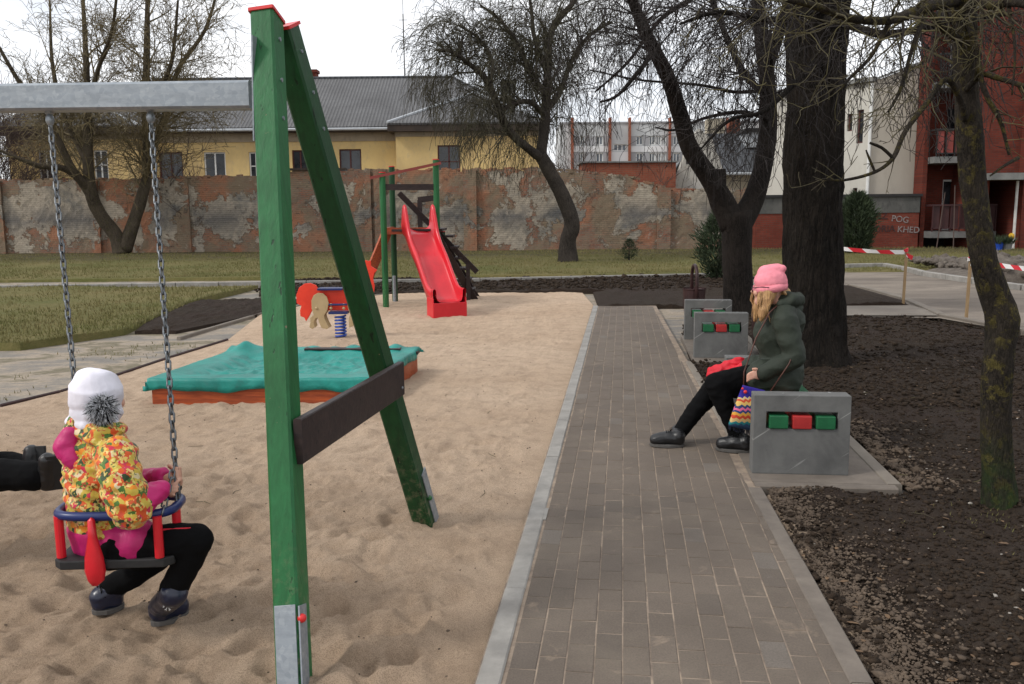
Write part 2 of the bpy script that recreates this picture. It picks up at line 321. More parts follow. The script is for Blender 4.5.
def teal_mat():
    n = N('teal_cover'); v = n.coord(); a = n.noise(v, 3, 6, .6, .8); g = n.noise(v, 9, 8, .72, 1.2)
    c = n.mix(n.ramp(a, [(.35, 0), (.65, 1)]), (.008, .24, .20), (.005, .155, .13))
    d = n.ramp(n.noise(n.coord((1, 2.2, 1)), 4, 8, .75, .4), [(.56, 0), (.68, .75)]); c = n.mix(d, c, (.02, .115, .10))
    return n.done(c, .42, n.bump(g, .55, .012), 0, .4)
mats['teal'] = teal_mat()
def floral_mat():
    n = N('floral_fabric'); v0 = n.coord(); dn = n.new('ShaderNodeTexNoise'); n.link(v0, dn.inputs['Vector']); dn.inputs['Scale'].default_value = 25; dn.inputs['Detail'].default_value = 3
    v = n.mix(.03, v0, dn.outputs['Color'], 'ADD')
    r = n.sep(n.voro(v, 48, 'Color'), 'X')
    c = n.ramp(r, [(0, (.50, .36, .05)), (.22, (.55, .075, .010)), (.48, (.50, .33, .07)), (.53, (.06, .14, .02)), (.63, (.50, .02, .06)), (.75, (.66, .22, .015)), (.86, (.025, .05, .015)), (.96, (.60, .50, .30))], 'CONSTANT')
    r2 = n.sep(n.voro(v, 110, 'Color'), 'Y'); c2 = n.ramp(r2, [(0, (.60, .50, .12)), (.4, (.45, .05, .02)), (.65, (.05, .10, .015)), (.8, (.72, .55, .2))], 'CONSTANT')
    c = n.mix(n.ramp(n.noise(v0, 40, 2), [(.52, 0), (.55, .8)]), c, c2)
    return n.done(c, .6, n.bump(n.noise(v0, 22, 4, .6), .5, .008), 0, .3, Sheen_Weight=.15)
mats['floral'] = floral_mat()
def fabric(name, c, rough=.75, b=.35, sc=18, spec=.2, sheen=0.0):
    n = N(name); v = n.coord(); a = n.noise(v, 6, 5, .6); return n.done(n.mix(n.ramp(a, [(.35, 0), (.65, 1)]), c, tuple(x*.75 for x in c)), rough, n.bump(n.noise(v, sc, 5, .6, .5), b, .012), 0, spec, Sheen_Weight=sheen)
mats['magenta'] = fabric('magenta_nylon', (.50, .012, .14), .5, .5, 16, .4)
mats['white_knit'] = fabric('white_knit', (.78, .76, .84), .8, .45, 14)
mats['black_cloth'] = fabric('black_cloth', (.0045, .0045, .005), .9, .5, 12, .1)
mats['olive'] = fabric('olive_jacket', (.028, .036, .026), .7, .6, 14, .25)
mats['pink_knit'] = fabric('pink_knit', (.90, .30, .36), .85, .5, 60)
mats['navy_leather'] = fabric('navy_leather', (.010, .014, .035), .3, .2, 30, .5)
mats['black_leather'] = fabric('black_leather', (.008, .008, .009), .4, .2, 30, .5)
mats['red_cloth'] = fabric('red_cloth', (.62, .015, .03), .6, .5, 14, .3)
mats['sole'] = simple('shoe_sole', (.09, .085, .08), (.06, .055, .05), 9, .8, .2)
mats['strap'] = simple('leather_strap', (.075, .022, .012), (.05, .015, .01), 9, .5, .1)
def skin():
    n = N('skin'); v = n.coord(); a = n.noise(v, 9, 4); return n.done(n.mix(a, (.52, .28, .20), (.60, .34, .25)), .5, n.bump(n.noise(v, 90, 3), .15, .001), 0, .35, Subsurface_Weight=.08)
mats['skin'] = skin()
def hair_mat(name, c1, c2):
    n = N(name); v = n.coord((60, 60, 3)); a = n.noise(v, 2, 4, .6, .8); return n.done(n.mix(n.ramp(a, [(.35, 0), (.65, 1)]), c1, c2), .5, n.bump(a, .7, .004), 0, .3)
mats['hair_blond'] = hair_mat('hair_blond', (.50, .30, .13), (.24, .125, .055))
mats['hair_brown'] = hair_mat('hair_brown', (.10, .055, .03), (.05, .028, .016))
mats['fur_grey'] = hair_mat('fur_grey', (.14, .15, .16), (.70, .71, .74))
def bag_mat():
    n = N('zigzag_knit'); v = n.coord(); x = n.sep(v, 'X'); y = n.sep(v, 'Y'); z = n.sep(v, 'Z')
    tri = n.math('MULTIPLY', n.math('PINGPONG', n.math('ADD', x, y), .016), .8)
    t = n.math('ADD', n.math('SUBTRACT', z, tri), 0)
    t = n.math('MULTIPLY', t, 1/.27)
    st = [(0, (.03, .06, .12)), (.06, (.02, .18, .20)), (.12, (.55, .38, .16)), (.20, (.50, .06, .03)), (.27, (.60, .30, .05)), (.34, (.02, .05, .16)), (.40, (.60, .12, .25)), (.46, (.03, .05, .14)), (.52, (.60, .40, .12)), (.60, (.50, .07, .03)), (.66, (.55, .42, .22)), (.71, (.03, .02, .22)), (.98, (.06, .04, .3))]
    c = n.ramp(t, st, 'CONSTANT'); return n.done(c, .85, n.bump(n.noise(v, 120, 3), .4, .004), 0, .2)
mats['bag'] = bag_mat()
def tape_mat():
    n = N('tape_stripes'); v = n.coord(); x = n.sep(v, 'X'); z = n.sep(v, 'Z')
    f = n.math('FRACT', n.math('MULTIPLY', n.math('ADD', x, n.math('MULTIPLY', z, .6)), 1/.20)); c = n.ramp(f, [(0, (.68, .66, .64)), (.5, (.52, .02, .03))], 'CONSTANT')
    return n.done(c, .5, None, 0, .3)
mats['tape'] = tape_mat()

# ------------------------------------------------------------------ objects
def tag(o, label=None, cat=None, group=None, kind=None):
    if label: o['label'] = label
    if cat: o['category'] = cat
    if group: o['group'] = group
    if kind: o['kind'] = kind
    return o
def thing(name, label, cat, loc=(0, 0, 0), rz=0, group=None):
    o = bpy.data.objects.new(name, None); COL.objects.link(o); o.location = loc; o.rotation_euler = (0, 0, rz); o.empty_display_size = .2
    return tag(o, label, cat, group)
def wloc(p):
    l = Vector((0, 0, 0))
    while p is not None: l += Vector(p.location); p = p.parent
    return l
class MB:
    def __init__(s): s.v = []; s.f = []; s.c = []; s.cc = None
    def add(s, vs, fs):
        k = len(s.v); s.v += [tuple(v) for v in vs]; s.f += [tuple(i+k for i in f) for f in fs]
        if s.cc is not None: s.c += [s.cc]*len(fs)
        return s
    def box(s, x0, x1, y0, y1, z0, z1, M=None):
        vs = [V((x, y, z)) for z in (z0, z1) for y in (y0, y1) for x in (x0, x1)]
        if M: vs = [M @ v for v in vs]
        return s.add(vs, [(0, 2, 3, 1), (4, 5, 7, 6), (0, 1, 5, 4), (2, 6, 7, 3), (0, 4, 6, 2), (1, 3, 7, 5)])
    def beam(s, a, b, w, h, side=None, seg=1, ch=0.0):   # box along a>b, w along side, h the other; ch: chamfer
        a, b = V(a), V(b); d = (b-a).normalized(); side = V(side) if side else (V((0, 0, 1)).cross(d) if abs(d.z) < .95 else V((1, 0, 0)))
        side = (side-d*side.dot(d)).normalized(); up = d.cross(side)
        if ch: pr = [(w/2-ch, -h/2), (w/2, -h/2+ch), (w/2, h/2-ch), (w/2-ch, h/2), (-w/2+ch, h/2), (-w/2, h/2-ch), (-w/2, -h/2+ch), (-w/2+ch, -h/2)]
        else: pr = [(w/2, -h/2), (w/2, h/2), (-w/2, h/2), (-w/2, -h/2)]
        n = len(pr); vs = []
        for i in range(seg+1):
            c = a.lerp(b, i/seg); vs += [c+side*p+up*q for p, q in pr]
        fs = [(i*n+j, i*n+(j+1) % n, (i+1)*n+(j+1) % n, (i+1)*n+j) for i in range(seg) for j in range(n)]
        return s.add(vs, fs+[tuple(range(n-1, -1, -1)), tuple(seg*n+j for j in range(n))])
    def tube(s, pts, rad, n=8, cap=True, squash=None, twist=None):
        pts = [V(p) for p in pts]; m = len(pts)
        if not hasattr(rad, '__len__'): rad = [rad]*m
        u = None; vs = []
        for i, p in enumerate(pts):
            d = (pts[min(i+1, m-1)]-pts[max(i-1, 0)])
            if d.length < 1e-9: d = V((0, 0, 1))
            d.normalize()
            if u is None: u = d.orthogonal().normalized()
            else:
                u = u-d*u.dot(d); u = u.normalized() if u.length > 1e-6 else d.orthogonal().normalized()
            w = d.cross(u)
            for j in range(n):
                a = 2*PI*j/n; vs.append(p+(u*math.cos(a)+w*math.sin(a))*rad[i])
        fs = [(i*n+j, i*n+(j+1) % n, (i+1)*n+(j+1) % n, (i+1)*n+j) for i in range(m-1) for j in range(n)]
        if cap and n > 3: fs += [tuple(range(n-1, -1, -1)), tuple((m-1)*n+j for j in range(n))]
        return s.add(vs, fs)
    def prism(s, poly, z0, z1, M=None):           # poly in xy, extruded z0..z1
        n = len(poly); vs = [V((x, y, z)) for z in (z0, z1) for x, y in poly]
        if M: vs = [M @ v for v in vs]
        return s.add(vs, [tuple(range(n-1, -1, -1)), tuple(range(n, 2*n))]+[(j, (j+1) % n, n+(j+1) % n, n+j) for j in range(n)])
    def sphere(s, c, r, n=12, m=8, sc=(1, 1, 1)):
        c = V(c); vs = [c+V((0, 0, -r*sc[2]))]
        for i in range(1, m):
            a = -PI/2+PI*i/m
            for j in range(n): b = 2*PI*j/n; vs.append(c+V((r*sc[0]*math.cos(a)*math.cos(b), r*sc[1]*math.cos(a)*math.sin(b), r*sc[2]*math.sin(a))))
        vs.append(c+V((0, 0, r*sc[2]))); k = len(vs)-1
        fs = [(0, 1+(j+1) % n, 1+j) for j in range(n)]+[(k, 1+(m-2)*n+j, 1+(m-2)*n+(j+1) % n) for j in range(n)]
        fs += [(1+i*n+j, 1+i*n+(j+1) % n, 1+(i+1)*n+(j+1) % n, 1+(i+1)*n+j) for i in range(m-2) for j in range(n)]
        return s.add(vs, fs)
    def build(s, name, mat, parent=None, origin=None, smooth=False, local=False, bevel=0, label=None, mats_=None):
        o_ = V((0, 0, 0)) if local else (wloc(parent) if parent else V(origin or (0, 0, 0)))
        me = bpy.data.meshes.new(name); me.from_pydata([(v[0]-o_[0], v[1]-o_[1], v[2]-o_[2]) for v in s.v], [], s.f)
        me.materials.append(mats[mat] if isinstance(mat, str) else mat)
        if s.c:
            at = me.color_attributes.new('tint', 'FLOAT_COLOR', 'CORNER'); k = 0; data = []
            for f, c in zip(s.f, s.c): data += [c[0], c[1], c[2], 1]*len(f)
            at.data.foreach_set('color', data)
        if smooth: me.shade_smooth()
        me.update()
        o = bpy.data.objects.new(name, me); COL.objects.link(o)
        if parent: o.parent = parent
        elif origin: o.location = origin
        if bevel:
            m = o.modifiers.new('bevel', 'BEVEL'); m.width = bevel; m.segments = 2; m.limit_method = 'ANGLE'; m.angle_limit = R(50)
        if label: o['label'] = label
        return o
def bake(o):       # make the modifiers real
    dg = bpy.context.evaluated_depsgraph_get(); me = bpy.data.meshes.new_from_object(o.evaluated_get(dg)); o.modifiers.clear(); o.data = me; return o
def copy_tree(o, parent=None):
    c = o.copy(); COL.objects.link(c)
    if parent: c.parent = parent
    for ch in list(o.children): copy_tree(ch, c)
    return c
def np_mesh(name, verts, faces, mat, parent=None, smooth=False, origin=None):
    me = bpy.data.meshes.new(name); nv = len(verts); nf = len(faces); k = faces.shape[1]
    if origin is not None: verts = verts-np.array(origin)
    me.vertices.add(nv); me.vertices.foreach_set('co', np.ascontiguousarray(verts, dtype=np.float32).ravel())
    me.loops.add(nf*k); me.loops.foreach_set('vertex_index', np.ascontiguousarray(faces, dtype=np.int32).ravel())
    me.polygons.add(nf); me.polygons.foreach_set('loop_start', np.arange(0, nf*k, k, dtype=np.int32)); me.update(calc_edges=True)
    me.validate(); me.materials.append(mats[mat]); 
    if smooth: me.shade_smooth()
    o = bpy.data.objects.new(name, me); COL.objects.link(o)
    if parent: o.parent = parent
    elif origin is not None: o.location = origin
    return o

# ------------------------------------------------------------------ value noise in numpy
def vnoise(x, y, seed=0):
    xi = np.floor(x).astype(np.int64); yi = np.floor(y).astype(np.int64); xf = x-xi; yf = y-yi
    def h(a, b):
        n = (a*374761393+b*668265263+seed*982451653) & 0xffffffff; n = ((n ^ (n >> 13))*1274126177) & 0xffffffff; return ((n ^ (n >> 16)) & 0xffff)/65535.0
    u = xf*xf*(3-2*xf); w = yf*yf*(3-2*yf)
    return (h(xi, yi)*(1-u)+h(xi+1, yi)*u)*(1-w)+(h(xi, yi+1)*(1-u)+h(xi+1, yi+1)*u)*w-.5
def fbm(x, y, octs, base, gain=.5, seed=0):
    r = 0; a = 1; f = base
    for i in range(octs):
        r = r+a*vnoise(x*f+i*17.3, y*f-i*9.1, seed+i); a *= gain; f *= 2.05
    return r
def interp(poly, Y): ys = [p[1] for p in poly]; xs = [p[0] for p in poly]; return np.interp(Y, ys, xs)
def rows(y0, y1, d0=.03, yn=3.5):
    ys = [y0]
    while ys[-1] < y1: ys.append(ys[-1]+max(d0, d0*(ys[-1]/yn)**1.3) if ys[-1] > 1.5 else ys[-1]+.12)
    ys[-1] = y1; return np.array(ys)
def ruled(name, mat, L, Rr, ys, ncol, zf, label=None, smooth=True, kind='structure', edge=.05):
    X0 = interp(L, ys); X1 = interp(Rr, ys); u = np.linspace(0, 1, ncol); X = X0[:, None]*(1-u)+X1[:, None]*u; Y = np.repeat(ys[:, None], ncol, 1)
    Z = zf(X, Y, np.minimum(X-X0[:, None], X1[:, None]-X))
    pad_ = lambda A: np.pad(A, 1, mode='edge')
    X, Y, Z = pad_(X), pad_(Y), pad_(Z); Z[0, :] = Z[-1, :] = -.16; Z[:, 0] = Z[:, -1] = -.16; ncol += 2
    nr = len(ys)+2; idx = np.arange(nr*ncol).reshape(nr, ncol); f = np.stack([idx[:-1, :-1], idx[:-1, 1:], idx[1:, 1:], idx[1:, :-1]], -1).reshape(-1, 4)
    o = np_mesh(name, np.stack([X, Y, Z], -1).reshape(-1, 3), f, mat, smooth=smooth); tag(o, label, None, None, kind); return o
def xy(v): return (v.x, v.y)

# ------------------------------------------------------------------ the ground
gr = MB()
S = 600; gr.add([(-S, -60, -.06), (S, -60, -.06), (S, 900, -.06), (-S, 900, -.06)], [(0, 1, 2, 3)])
tag(gr.build('ground', 'dirt'), kind='structure')

PL = lambda Y: -.12+.1237*(Y-3.04)      # outer line of the left kerb of the path
PR = lambda Y: 1.24+.100*(Y-3.04)       # outer line of the right kerb
YE = G(600, 306).y                      # end of the paved path
sandtop = G(480, 291).y
SL = [(-12, -3), (-9, 3), xy(G(0, 403)), xy(G(110, 372)), xy(G(228, 337)), xy(G(262, 311)), xy(G(330, 297)), xy(G(400, 292))]
SL = SL[:-1]+[(SL[-1][0], sandtop)]
def srt(p): return sorted(p, key=lambda q: q[1])
SLn = srt(SL)
# dents left by feet
nd = 3600
dx = RNG.uniform(-7, 1.6, nd); dy = 2.2+9*RNG.random(nd)**1.5; da = RNG.uniform(0, PI, nd); dl = .02+.09*RNG.random(nd)**1.5; dw = dl*RNG.uniform(.4, .85, nd); dh = dl*RNG.uniform(.16, .42, nd)
def sandz(X, Y, E):
    Z = .030*fbm(X, Y, 4, 1.1, .5, 3)+.032*fbm(X, Y, 4, 4.2, .6, 9)+.018*fbm(X, Y, 2, 9.5, .6, 19)+.010*np.abs(fbm(X, Y*1.2, 2, 19, .6, 41))*np.clip((9-Y)/4, 0, 1)*2
    rid = 1-np.abs(fbm(X*1.0, Y*1.3, 3, 3.0, .5, 31))*2.2; Z += .022*(rid-.6)
    rid = 1-np.abs(fbm(X*.9, Y*1.4, 3, 8.0, .55, 71))*2.2; Z += .022*(rid-.6)+.017*fbm(X, Y, 3, 14, .6, 88)*np.clip((10-Y)/6, .1, 1)
    near = np.clip((10.5-Y)/6, .22, 1)*(.45+.55*np.clip(fbm(X, Y, 2, .5, .5, 200)*2+.6, 0, 1))
    D = np.zeros_like(Z)
    for i in range(nd):
        if X.ndim == 2:
            r0, r1 = np.searchsorted(Y[:, 0], (dy[i]-.3, dy[i]+.3))
            if r0 >= r1: continue
            q0_, q1_ = np.searchsorted(X[(r0+r1)//2], (dx[i]-.4, dx[i]+.4)); m = (slice(r0, r1), slice(q0_, q1_))
            if q0_ >= q1_: continue
        else:
            m = (np.abs(X-dx[i]) < .3) & (np.abs(Y-dy[i]) < .3)
            if not m.any(): continue
        x = X[m]-dx[i]; y = Y[m]-dy[i]; c, s = math.cos(da[i]), math.sin(da[i]); a = (x*c+y*s)/dl[i]; b = (-x*s+y*c)/dw[i]; q = a*a+b*b
        D[m] += dh[i]*(-np.exp(-q**1.6)+.55*np.exp(-(np.sqrt(q)-1.55)**2*4.5))
    Z = Z*(.35+.65*near)+D*near
    e = np.clip(E/.35, 0, 1); e = e*e*(3-2*e)
    Z = -.035+Z*e*.95+.02*e; return np.where(Z < -.045, -.045-.012*np.tanh((-.045-Z)/.03), Z)
ruled('sand', 'sand', SLn, [(PL(-3), -3), (PL(YE+.4), YE+.4), (PL(YE+.4), 40)], rows(-1.5, sandtop, .016, 3.0), 600, sandz, 'pale trampled sand of the playground with footprints')

# pavers, one mesh, every block cut and toned
pv = MB(); pd = V((.1237, 1, 0)).normalized(); ps = V((pd.y, -pd.x, 0)); K = .10; bx0 = PL(0); 
org = V((PL(0)+.105, 0, 0)); rnd = random.Random(3)
jb = MB(); jb.add([(PL(-1.5), -1.5, -.0026), (PR(-1.5), -1.5, -.0026), (PR(YE)-.02, YE, -.0026), (PL(YE), YE, -.0026)], [(0, 1, 2, 3)])
tag(jb.build('path_bed', 'joint'), kind='structure')
def paver_row(c, s0, s1, w=.1, bl=.2):
    a = s0+(0 if c % 2 else -bl/2); 
    while a < s1:
        l0, l1 = max(a, s0), min(a+bl, s1); a += bl
        if l1-l0 < .03: continue
        t = rnd.random(); base = (.135, .108, .086) if t > .12 else ((.10, .083, .07) if t > .04 else (.16, .145, .13))
        k = rnd.uniform(.85, 1.13); pv.cc = tuple(x*k for x in base)
        g = .0026; ch = .003; z1 = rnd.uniform(-.0016, .0016); tx = rnd.uniform(-.0012, .0012)
        pts = []
        for (u, v_, z) in ((0, 0, 0), (1, 0, 0), (1, 1, 0), (0, 1, 0)):
            pts.append((u, v_))
        def at(u, v_, z): 
            q = org+ps*(c*.1+u)+pd*v_; return (q.x, q.y, z)
        um = min((PR(org.y+pd.y*q_)-.088-org.x-pd.x*q_)/ps.x for q_ in (l0, l1))-c*w
        w_ = w; w = min(w, um)
        if w < .018: w = w_; continue
        A = [(g, l0+g), (w-g, l0+g), (w-g, l1-g), (g, l1-g)]; B = [(g+ch, l0+g+ch), (w-g-ch, l0+g+ch), (w-g-ch, l1-g-ch), (g+ch, l1-g-ch)]
        vs = [at(x, y, -.03) for x, y in A]+[at(x, y, z1-ch*.7) for x, y in A]+[at(x, y, z1+(tx if x > w/2 else -tx)) for x, y in B]
        pv.add(vs, [(0, 1, 5, 4), (1, 2, 6, 5), (2, 3, 7, 6), (3, 0, 4, 7), (4, 5, 9, 8), (5, 6, 10, 9), (6, 7, 11, 10), (7, 4, 8, 11), (8, 9, 10, 11)]); w = w_
for c in range(14):
    # how far the column stays left of the right kerb
    s_end = YE/pd.y
    x_at = lambda s: (org+ps*((c+1)*.1)+pd*s)
    s = -1.5
    while s < s_end and (x_at(s).x < PR(x_at(s).y)+.02 or c < 9): s += .1
    if s > 0: paver_row(c, -1.5, min(s, s_end))
path_o = pv.build('path', 'paver'); tag(path_o, 'straight path of small grey-brown concrete pavers', kind='structure')

def kerb_run(name, a, b, w, mat, z0=-.1, z1=.006, seg=1.0, h=0, jit=.002, label=None):
    a, b = V(a), V(b); d = (b-a); L = d.length; d.normalize(); n = max(1, int(L/seg)); s_ = V((d.y, -d.x, 0)); m = MB(); r_ = random.Random(int(L*100))
    for i in range(n):
        p = a+d*(L*i/n+.003); q = a+d*(L*(i+1)/n-.003); z = z1+r_.uniform(-jit, jit); o = s_*r_.uniform(-jit, jit)
        m.beam(p+o+V((0, 0, (z0+z)/2)), q+o+V((0, 0, (z0+z)/2)), w, z-z0, None, 1, .006)
    o = m.build(name, mat); tag(o, label, kind='structure'); return o
kerb_run('kerb', (PL(-1.5)+.05, -1.5, 0), (PL(YE)+.05, YE, 0), .085, 'kerb', seg=1.0, label='flush pale concrete kerb between sand and path')
Yn = G(750, 488).y
kerb_run('kerb', (PR(-1.5)-.045, -1.5, 0), (PR(Yn)-.045, Yn, 0), .08, 'kerb_brown', seg=1.0, label='flush brown concrete kerb between path and soil bed')

# bench niches (paved pads) -------------------------------------------------
def pad(p0, p1, p2, p3, name='bench_pad', z=.004):
    m = MB(); m.add([(*xy(p), z) for p in (p0, p1, p2, p3)]+[(*xy(p), -.1) for p in (p0, p1, p2, p3)], [(0, 1, 2, 3), (4, 5, 1, 0), (5, 6, 2, 1), (6, 7, 3, 2), (7, 4, 0, 3)])
    return tag(m.build(name, 'kerb_brown'), kind='structure')
BD = V((.115, 1, 0)).normalized(); BS = V((BD.y, -BD.x, 0))
b1 = G(752, 474); b2 = G(694, 358); 
def niche(b, y1):
    q0 = b+BS*-.02-BD*.16; q1 = b+BS*.74-BD*.16; q2 = b+BS*.74+BD*1.75; q3 = b+BS*-.02+BD*1.75
    pad(q0, q1, q2, q3)
    kerb_run('kerb', q0-BD*.045+V((0, 0, 0)), q1-BD*.045+BS*.045, .085, 'kerb_brown', z1=.006, seg=1.0)
    kerb_run('kerb', q1+BS*.045, q2+BS*.045, .085, 'slab', z1=.009, seg=1.0)
niche(b1, 0); niche(b2, 0)
# ground between and beside the benches, right kerb of the path further on
kerb_run('kerb', G(735, 440), G(689, 362), .07, 'slab', z1=.008)
# missing pavers replaced by one pale slab
s_ = MB(); c0 = G(539, 514); s_.beam(c0-pd*.09+V((0, 0, -.002)), c0+pd*.09+V((0, 0, -.002)), .088, .012); tag(s_.build('patch_slab', 'kerb'), kind='structure')

# soil beds ------------------------------------------------------------------
def inpad(X, Y):
    m = np.zeros(len(X), bool)
    for b in (b1, b2):
        u = (X-b.x)*BS.x+(Y-b.y)*BS.y; w = (X-b.x)*BD.x+(Y-b.y)*BD.y; m |= (u > -.1) & (u < .86) & (w > -.26) & (w < 1.82)
    return m
def soilz(X, Y, E):
    sh_ = np.shape(X); hole = inpad(np.ravel(X), np.ravel(Y)).reshape(sh_)
    Z = np.where(hole, -.12, 0)+.05*fbm(X, Y, 3, .7, .5, 5)+.045*fbm(X, Y, 5, 4.5, .62, 8)+.012*fbm(X, Y, 3, 26, .6, 12)
    e = np.clip(E/.25, 0, 1); return -.035+e*(.035+Z*.9)
yt = G(845, 316).y
SR = [(9, -3), (9, 5), xy(G(1100, 345)), xy(G(1024, 335)), xy(G(945, 320)), (3.4, yt+.01)]
SR = srt(SR)
bedL = [(PR(-3), -3), (PR(Yn-.2), Yn-.2), (PR(Yn)+.1, Yn), (PR(6)+.05, 6), (PR(7.6), 7.6), (PR(8.5), 8.5), (PR(11.5)+.1, 11.5), (PR(yt)+.35, yt)]
bedR = [(9, -3), (9, 9), (G(1024, 335).x+1.4, G(1024, 335).y-1.1), (G(1024, 335).x, G(1024, 335).y), (G(945, 320).x, G(945, 320).y), (G(900, 317).x, yt)]
bedR = srt(bedR)
ruled('soil_bed', 'soil', bedL, bedR, rows(-1, yt, .025, 3.2), 300, soilz, 'dark dug-over soil bed right of the path')
# soil strip at the back of the sand
sb0, sb1 = sandtop-.2, G(500, 278).y
ruled('soil_strip', 'soil', [(G(150, 330).x, sb0), (G(190, 300).x, sb1)], [(G(750, 300).x, sb0), (G(760, 277).x, sb1)], rows(sb0, sb1, .03, 3.5), 200, lambda X, Y, E: soilz(X, Y, E)-.01+.02)
# left soil patch
ruled('soil_patch', 'soil', srt([xy(G(135, 330)), xy(G(150, 318)), xy(G(190, 301))]), srt([xy(G(165, 332)), xy(G(255, 314)), xy(G(300, 300))]), np.linspace(G(150, 330).y, G(200, 300).y, 60), 80, lambda X, Y, E: soilz(X, Y, E)+.02)
# soil behind path end
ye0 = YE+.005
ruled('soil_end', 'soil', [(PL(YE)+.1, ye0), (PL(YE)+.3, sandtop+.5)], [(G(840, 306).x, ye0), (G(850, 290).x, sandtop+.5)], rows(ye0, sandtop+.5, .03, 3.5), 120, lambda X, Y, E: soilz(X, Y, E)+.012)
m = MB()
def sheet(name, pts, mat, z, label=None):
    m = MB(); n = len(pts); m.add([(p[0], p[1], z) for p in pts], [tuple(range(n))]); o = m.build(name, mat); me = o.data
    if me.polygons[0].normal.z < 0: me.flip_normals()
    return tag(o, label, kind='structure')
# crossing strip of pale slabs and the driveway
sheet('driveway', [xy(G(*q)) for q in [(770, 316), (940, 319), (1024, 334), (1150, 356), (1300, 330), (1200, 300), (1024, 289), (975, 282), (918, 274), (884, 267), (770, 272)]], 'drive', .012, 'worn asphalt driveway beyond the soil bed')
sheet('pavement', [xy(G(*q)) for q in [(690, 317), (938, 317.5), (926, 311), (908, 306.5), (850, 307.5), (690, 307)]], 'slab', .030, 'pale paved crossing between the soil beds')
def patch(name, q, mat, z):
    return sheet(name, [xy(G(*p)) for p in q], mat, z)
m = MB(); tri = [G(*p) for p in [(760, 286), (848, 286.5), (872, 293), (905, 302.5), (907, 306), (760, 307)]]
ruled('soil_wedge', 'soil', srt([(G(760, 286).x, G(760, 286).y), (G(760, 307).x, G(760, 307).y)]), srt([xy(G(907, 306)), xy(G(904, 302)), xy(G(872, 293)), xy(G(848, 286.5))]), rows(G(907, 307).y, G(848, 286.5).y, .05, 5), 90, lambda X, Y, E: soilz(X, Y, E)+.06)
# curved concrete edging along the driveway
def strip(name, q, w, mat, z, h=.1, label=None):
    pts = [G(*p) for p in q]; m = MB()
    for a, b in zip(pts[:-1], pts[1:]):
        L = (b-a).length; n = max(1, int(L/.9))
        for i in range(n): m.beam(a.lerp(b, (i+.01)/n)+V((0, 0, z-h/2)), a.lerp(b, (i+.99)/n)+V((0, 0, z-h/2)), w, h, None, 1, .01)
    return tag(m.build(name, mat), label, kind='structure')
strip('kerb', [(850, 286), (872, 291), (904, 300), (925, 309), (942, 317), (1024, 333), (1100, 346)], .12, 'slab', .05)
strip('kerb', [(775, 270), (884, 267.5), (912, 273), (925, 276.5), (975, 284), (1024, 291), (1100, 299)], .15, 'kerb', .12, .2, 'grey kerb stones along the driveway edge')
# gravel bed by the flats
ruled('gravel_bed', 'gravel', srt([xy(G(924, 273)), xy(G(945, 267))]), srt([xy(G(1100, 292)), xy(G(1100, 267))]), np.linspace(G(975, 281).y, G(960, 266).y, 60), 120, lambda X, Y, E: .05+.22*np.clip(E/1.2, 0, 1)+.12*fbm(X, Y, 4, 1.6, .6, 4)*np.clip(E, 0, 1))
# lawn strips
def lawnz(X, Y, E): return -.02+.05*fbm(X, Y, 4, .5, .5, 2)+.03
lawnY0 = G(400, 286).y
def lawn(name, L, Rr, y0, y1, z=0, label=None):
    return ruled(name, 'grass_ground', L, Rr, np.linspace(y0, y1, 70), 160, lambda X, Y, E: lawnz(X, Y, E)+z, label)
lawn('lawn', [(-45, 10), (-45, 40)], [(13.5, 10), (13.5, 40)], G(500, 276).y, 37.5, 0, 'thin spring lawn in front of the old wall')
kl = [xy(G(0, 289.5)), xy(G(262, 285)), xy(G(480, 281)), xy(G(740, 275))]
ruled('lawn_strip', 'grass_ground', [(-30, 12), (-30, 22)], srt([xy(G(20, 346)), xy(G(125, 331)), xy(G(185, 304)), xy(G(240, 291)), xy(G(262, 285))]), np.linspace(G(20, 346).y, G(262, 286).y, 80), 160, lambda X, Y, E: lawnz(X, Y, E)+.01, 'patchy worn grass left of the playground')
ruled('lawn_side', 'grass_ground', [(G(700, 262).x, G(700, 268).y), (10, 36)], [(30, G(700, 268).y), (30, 36)], np.linspace(G(700, 267).y, 36, 50), 100, lambda X, Y, E: lawnz(X, Y, E)+.02)
strip('kerb', [(-300, 293), (0, 288.5), (262, 284.5), (480, 281), (640, 277.5), (730, 275.5)], .09, 'kerb', .07, .16, 'low concrete kerb crossing the lawn')
strip('edging', [(-200, 450), (0, 403), (60, 389), (112, 374), (170, 355), (228, 337.5)], .022, 'bin', -.008, .08, 'thin dark edging of the sand area')
strip('edging', [(178, 336), (215, 325), (262, 311.5), (330, 298), (400, 291.5)], .05, 'slab', -.012, .08)

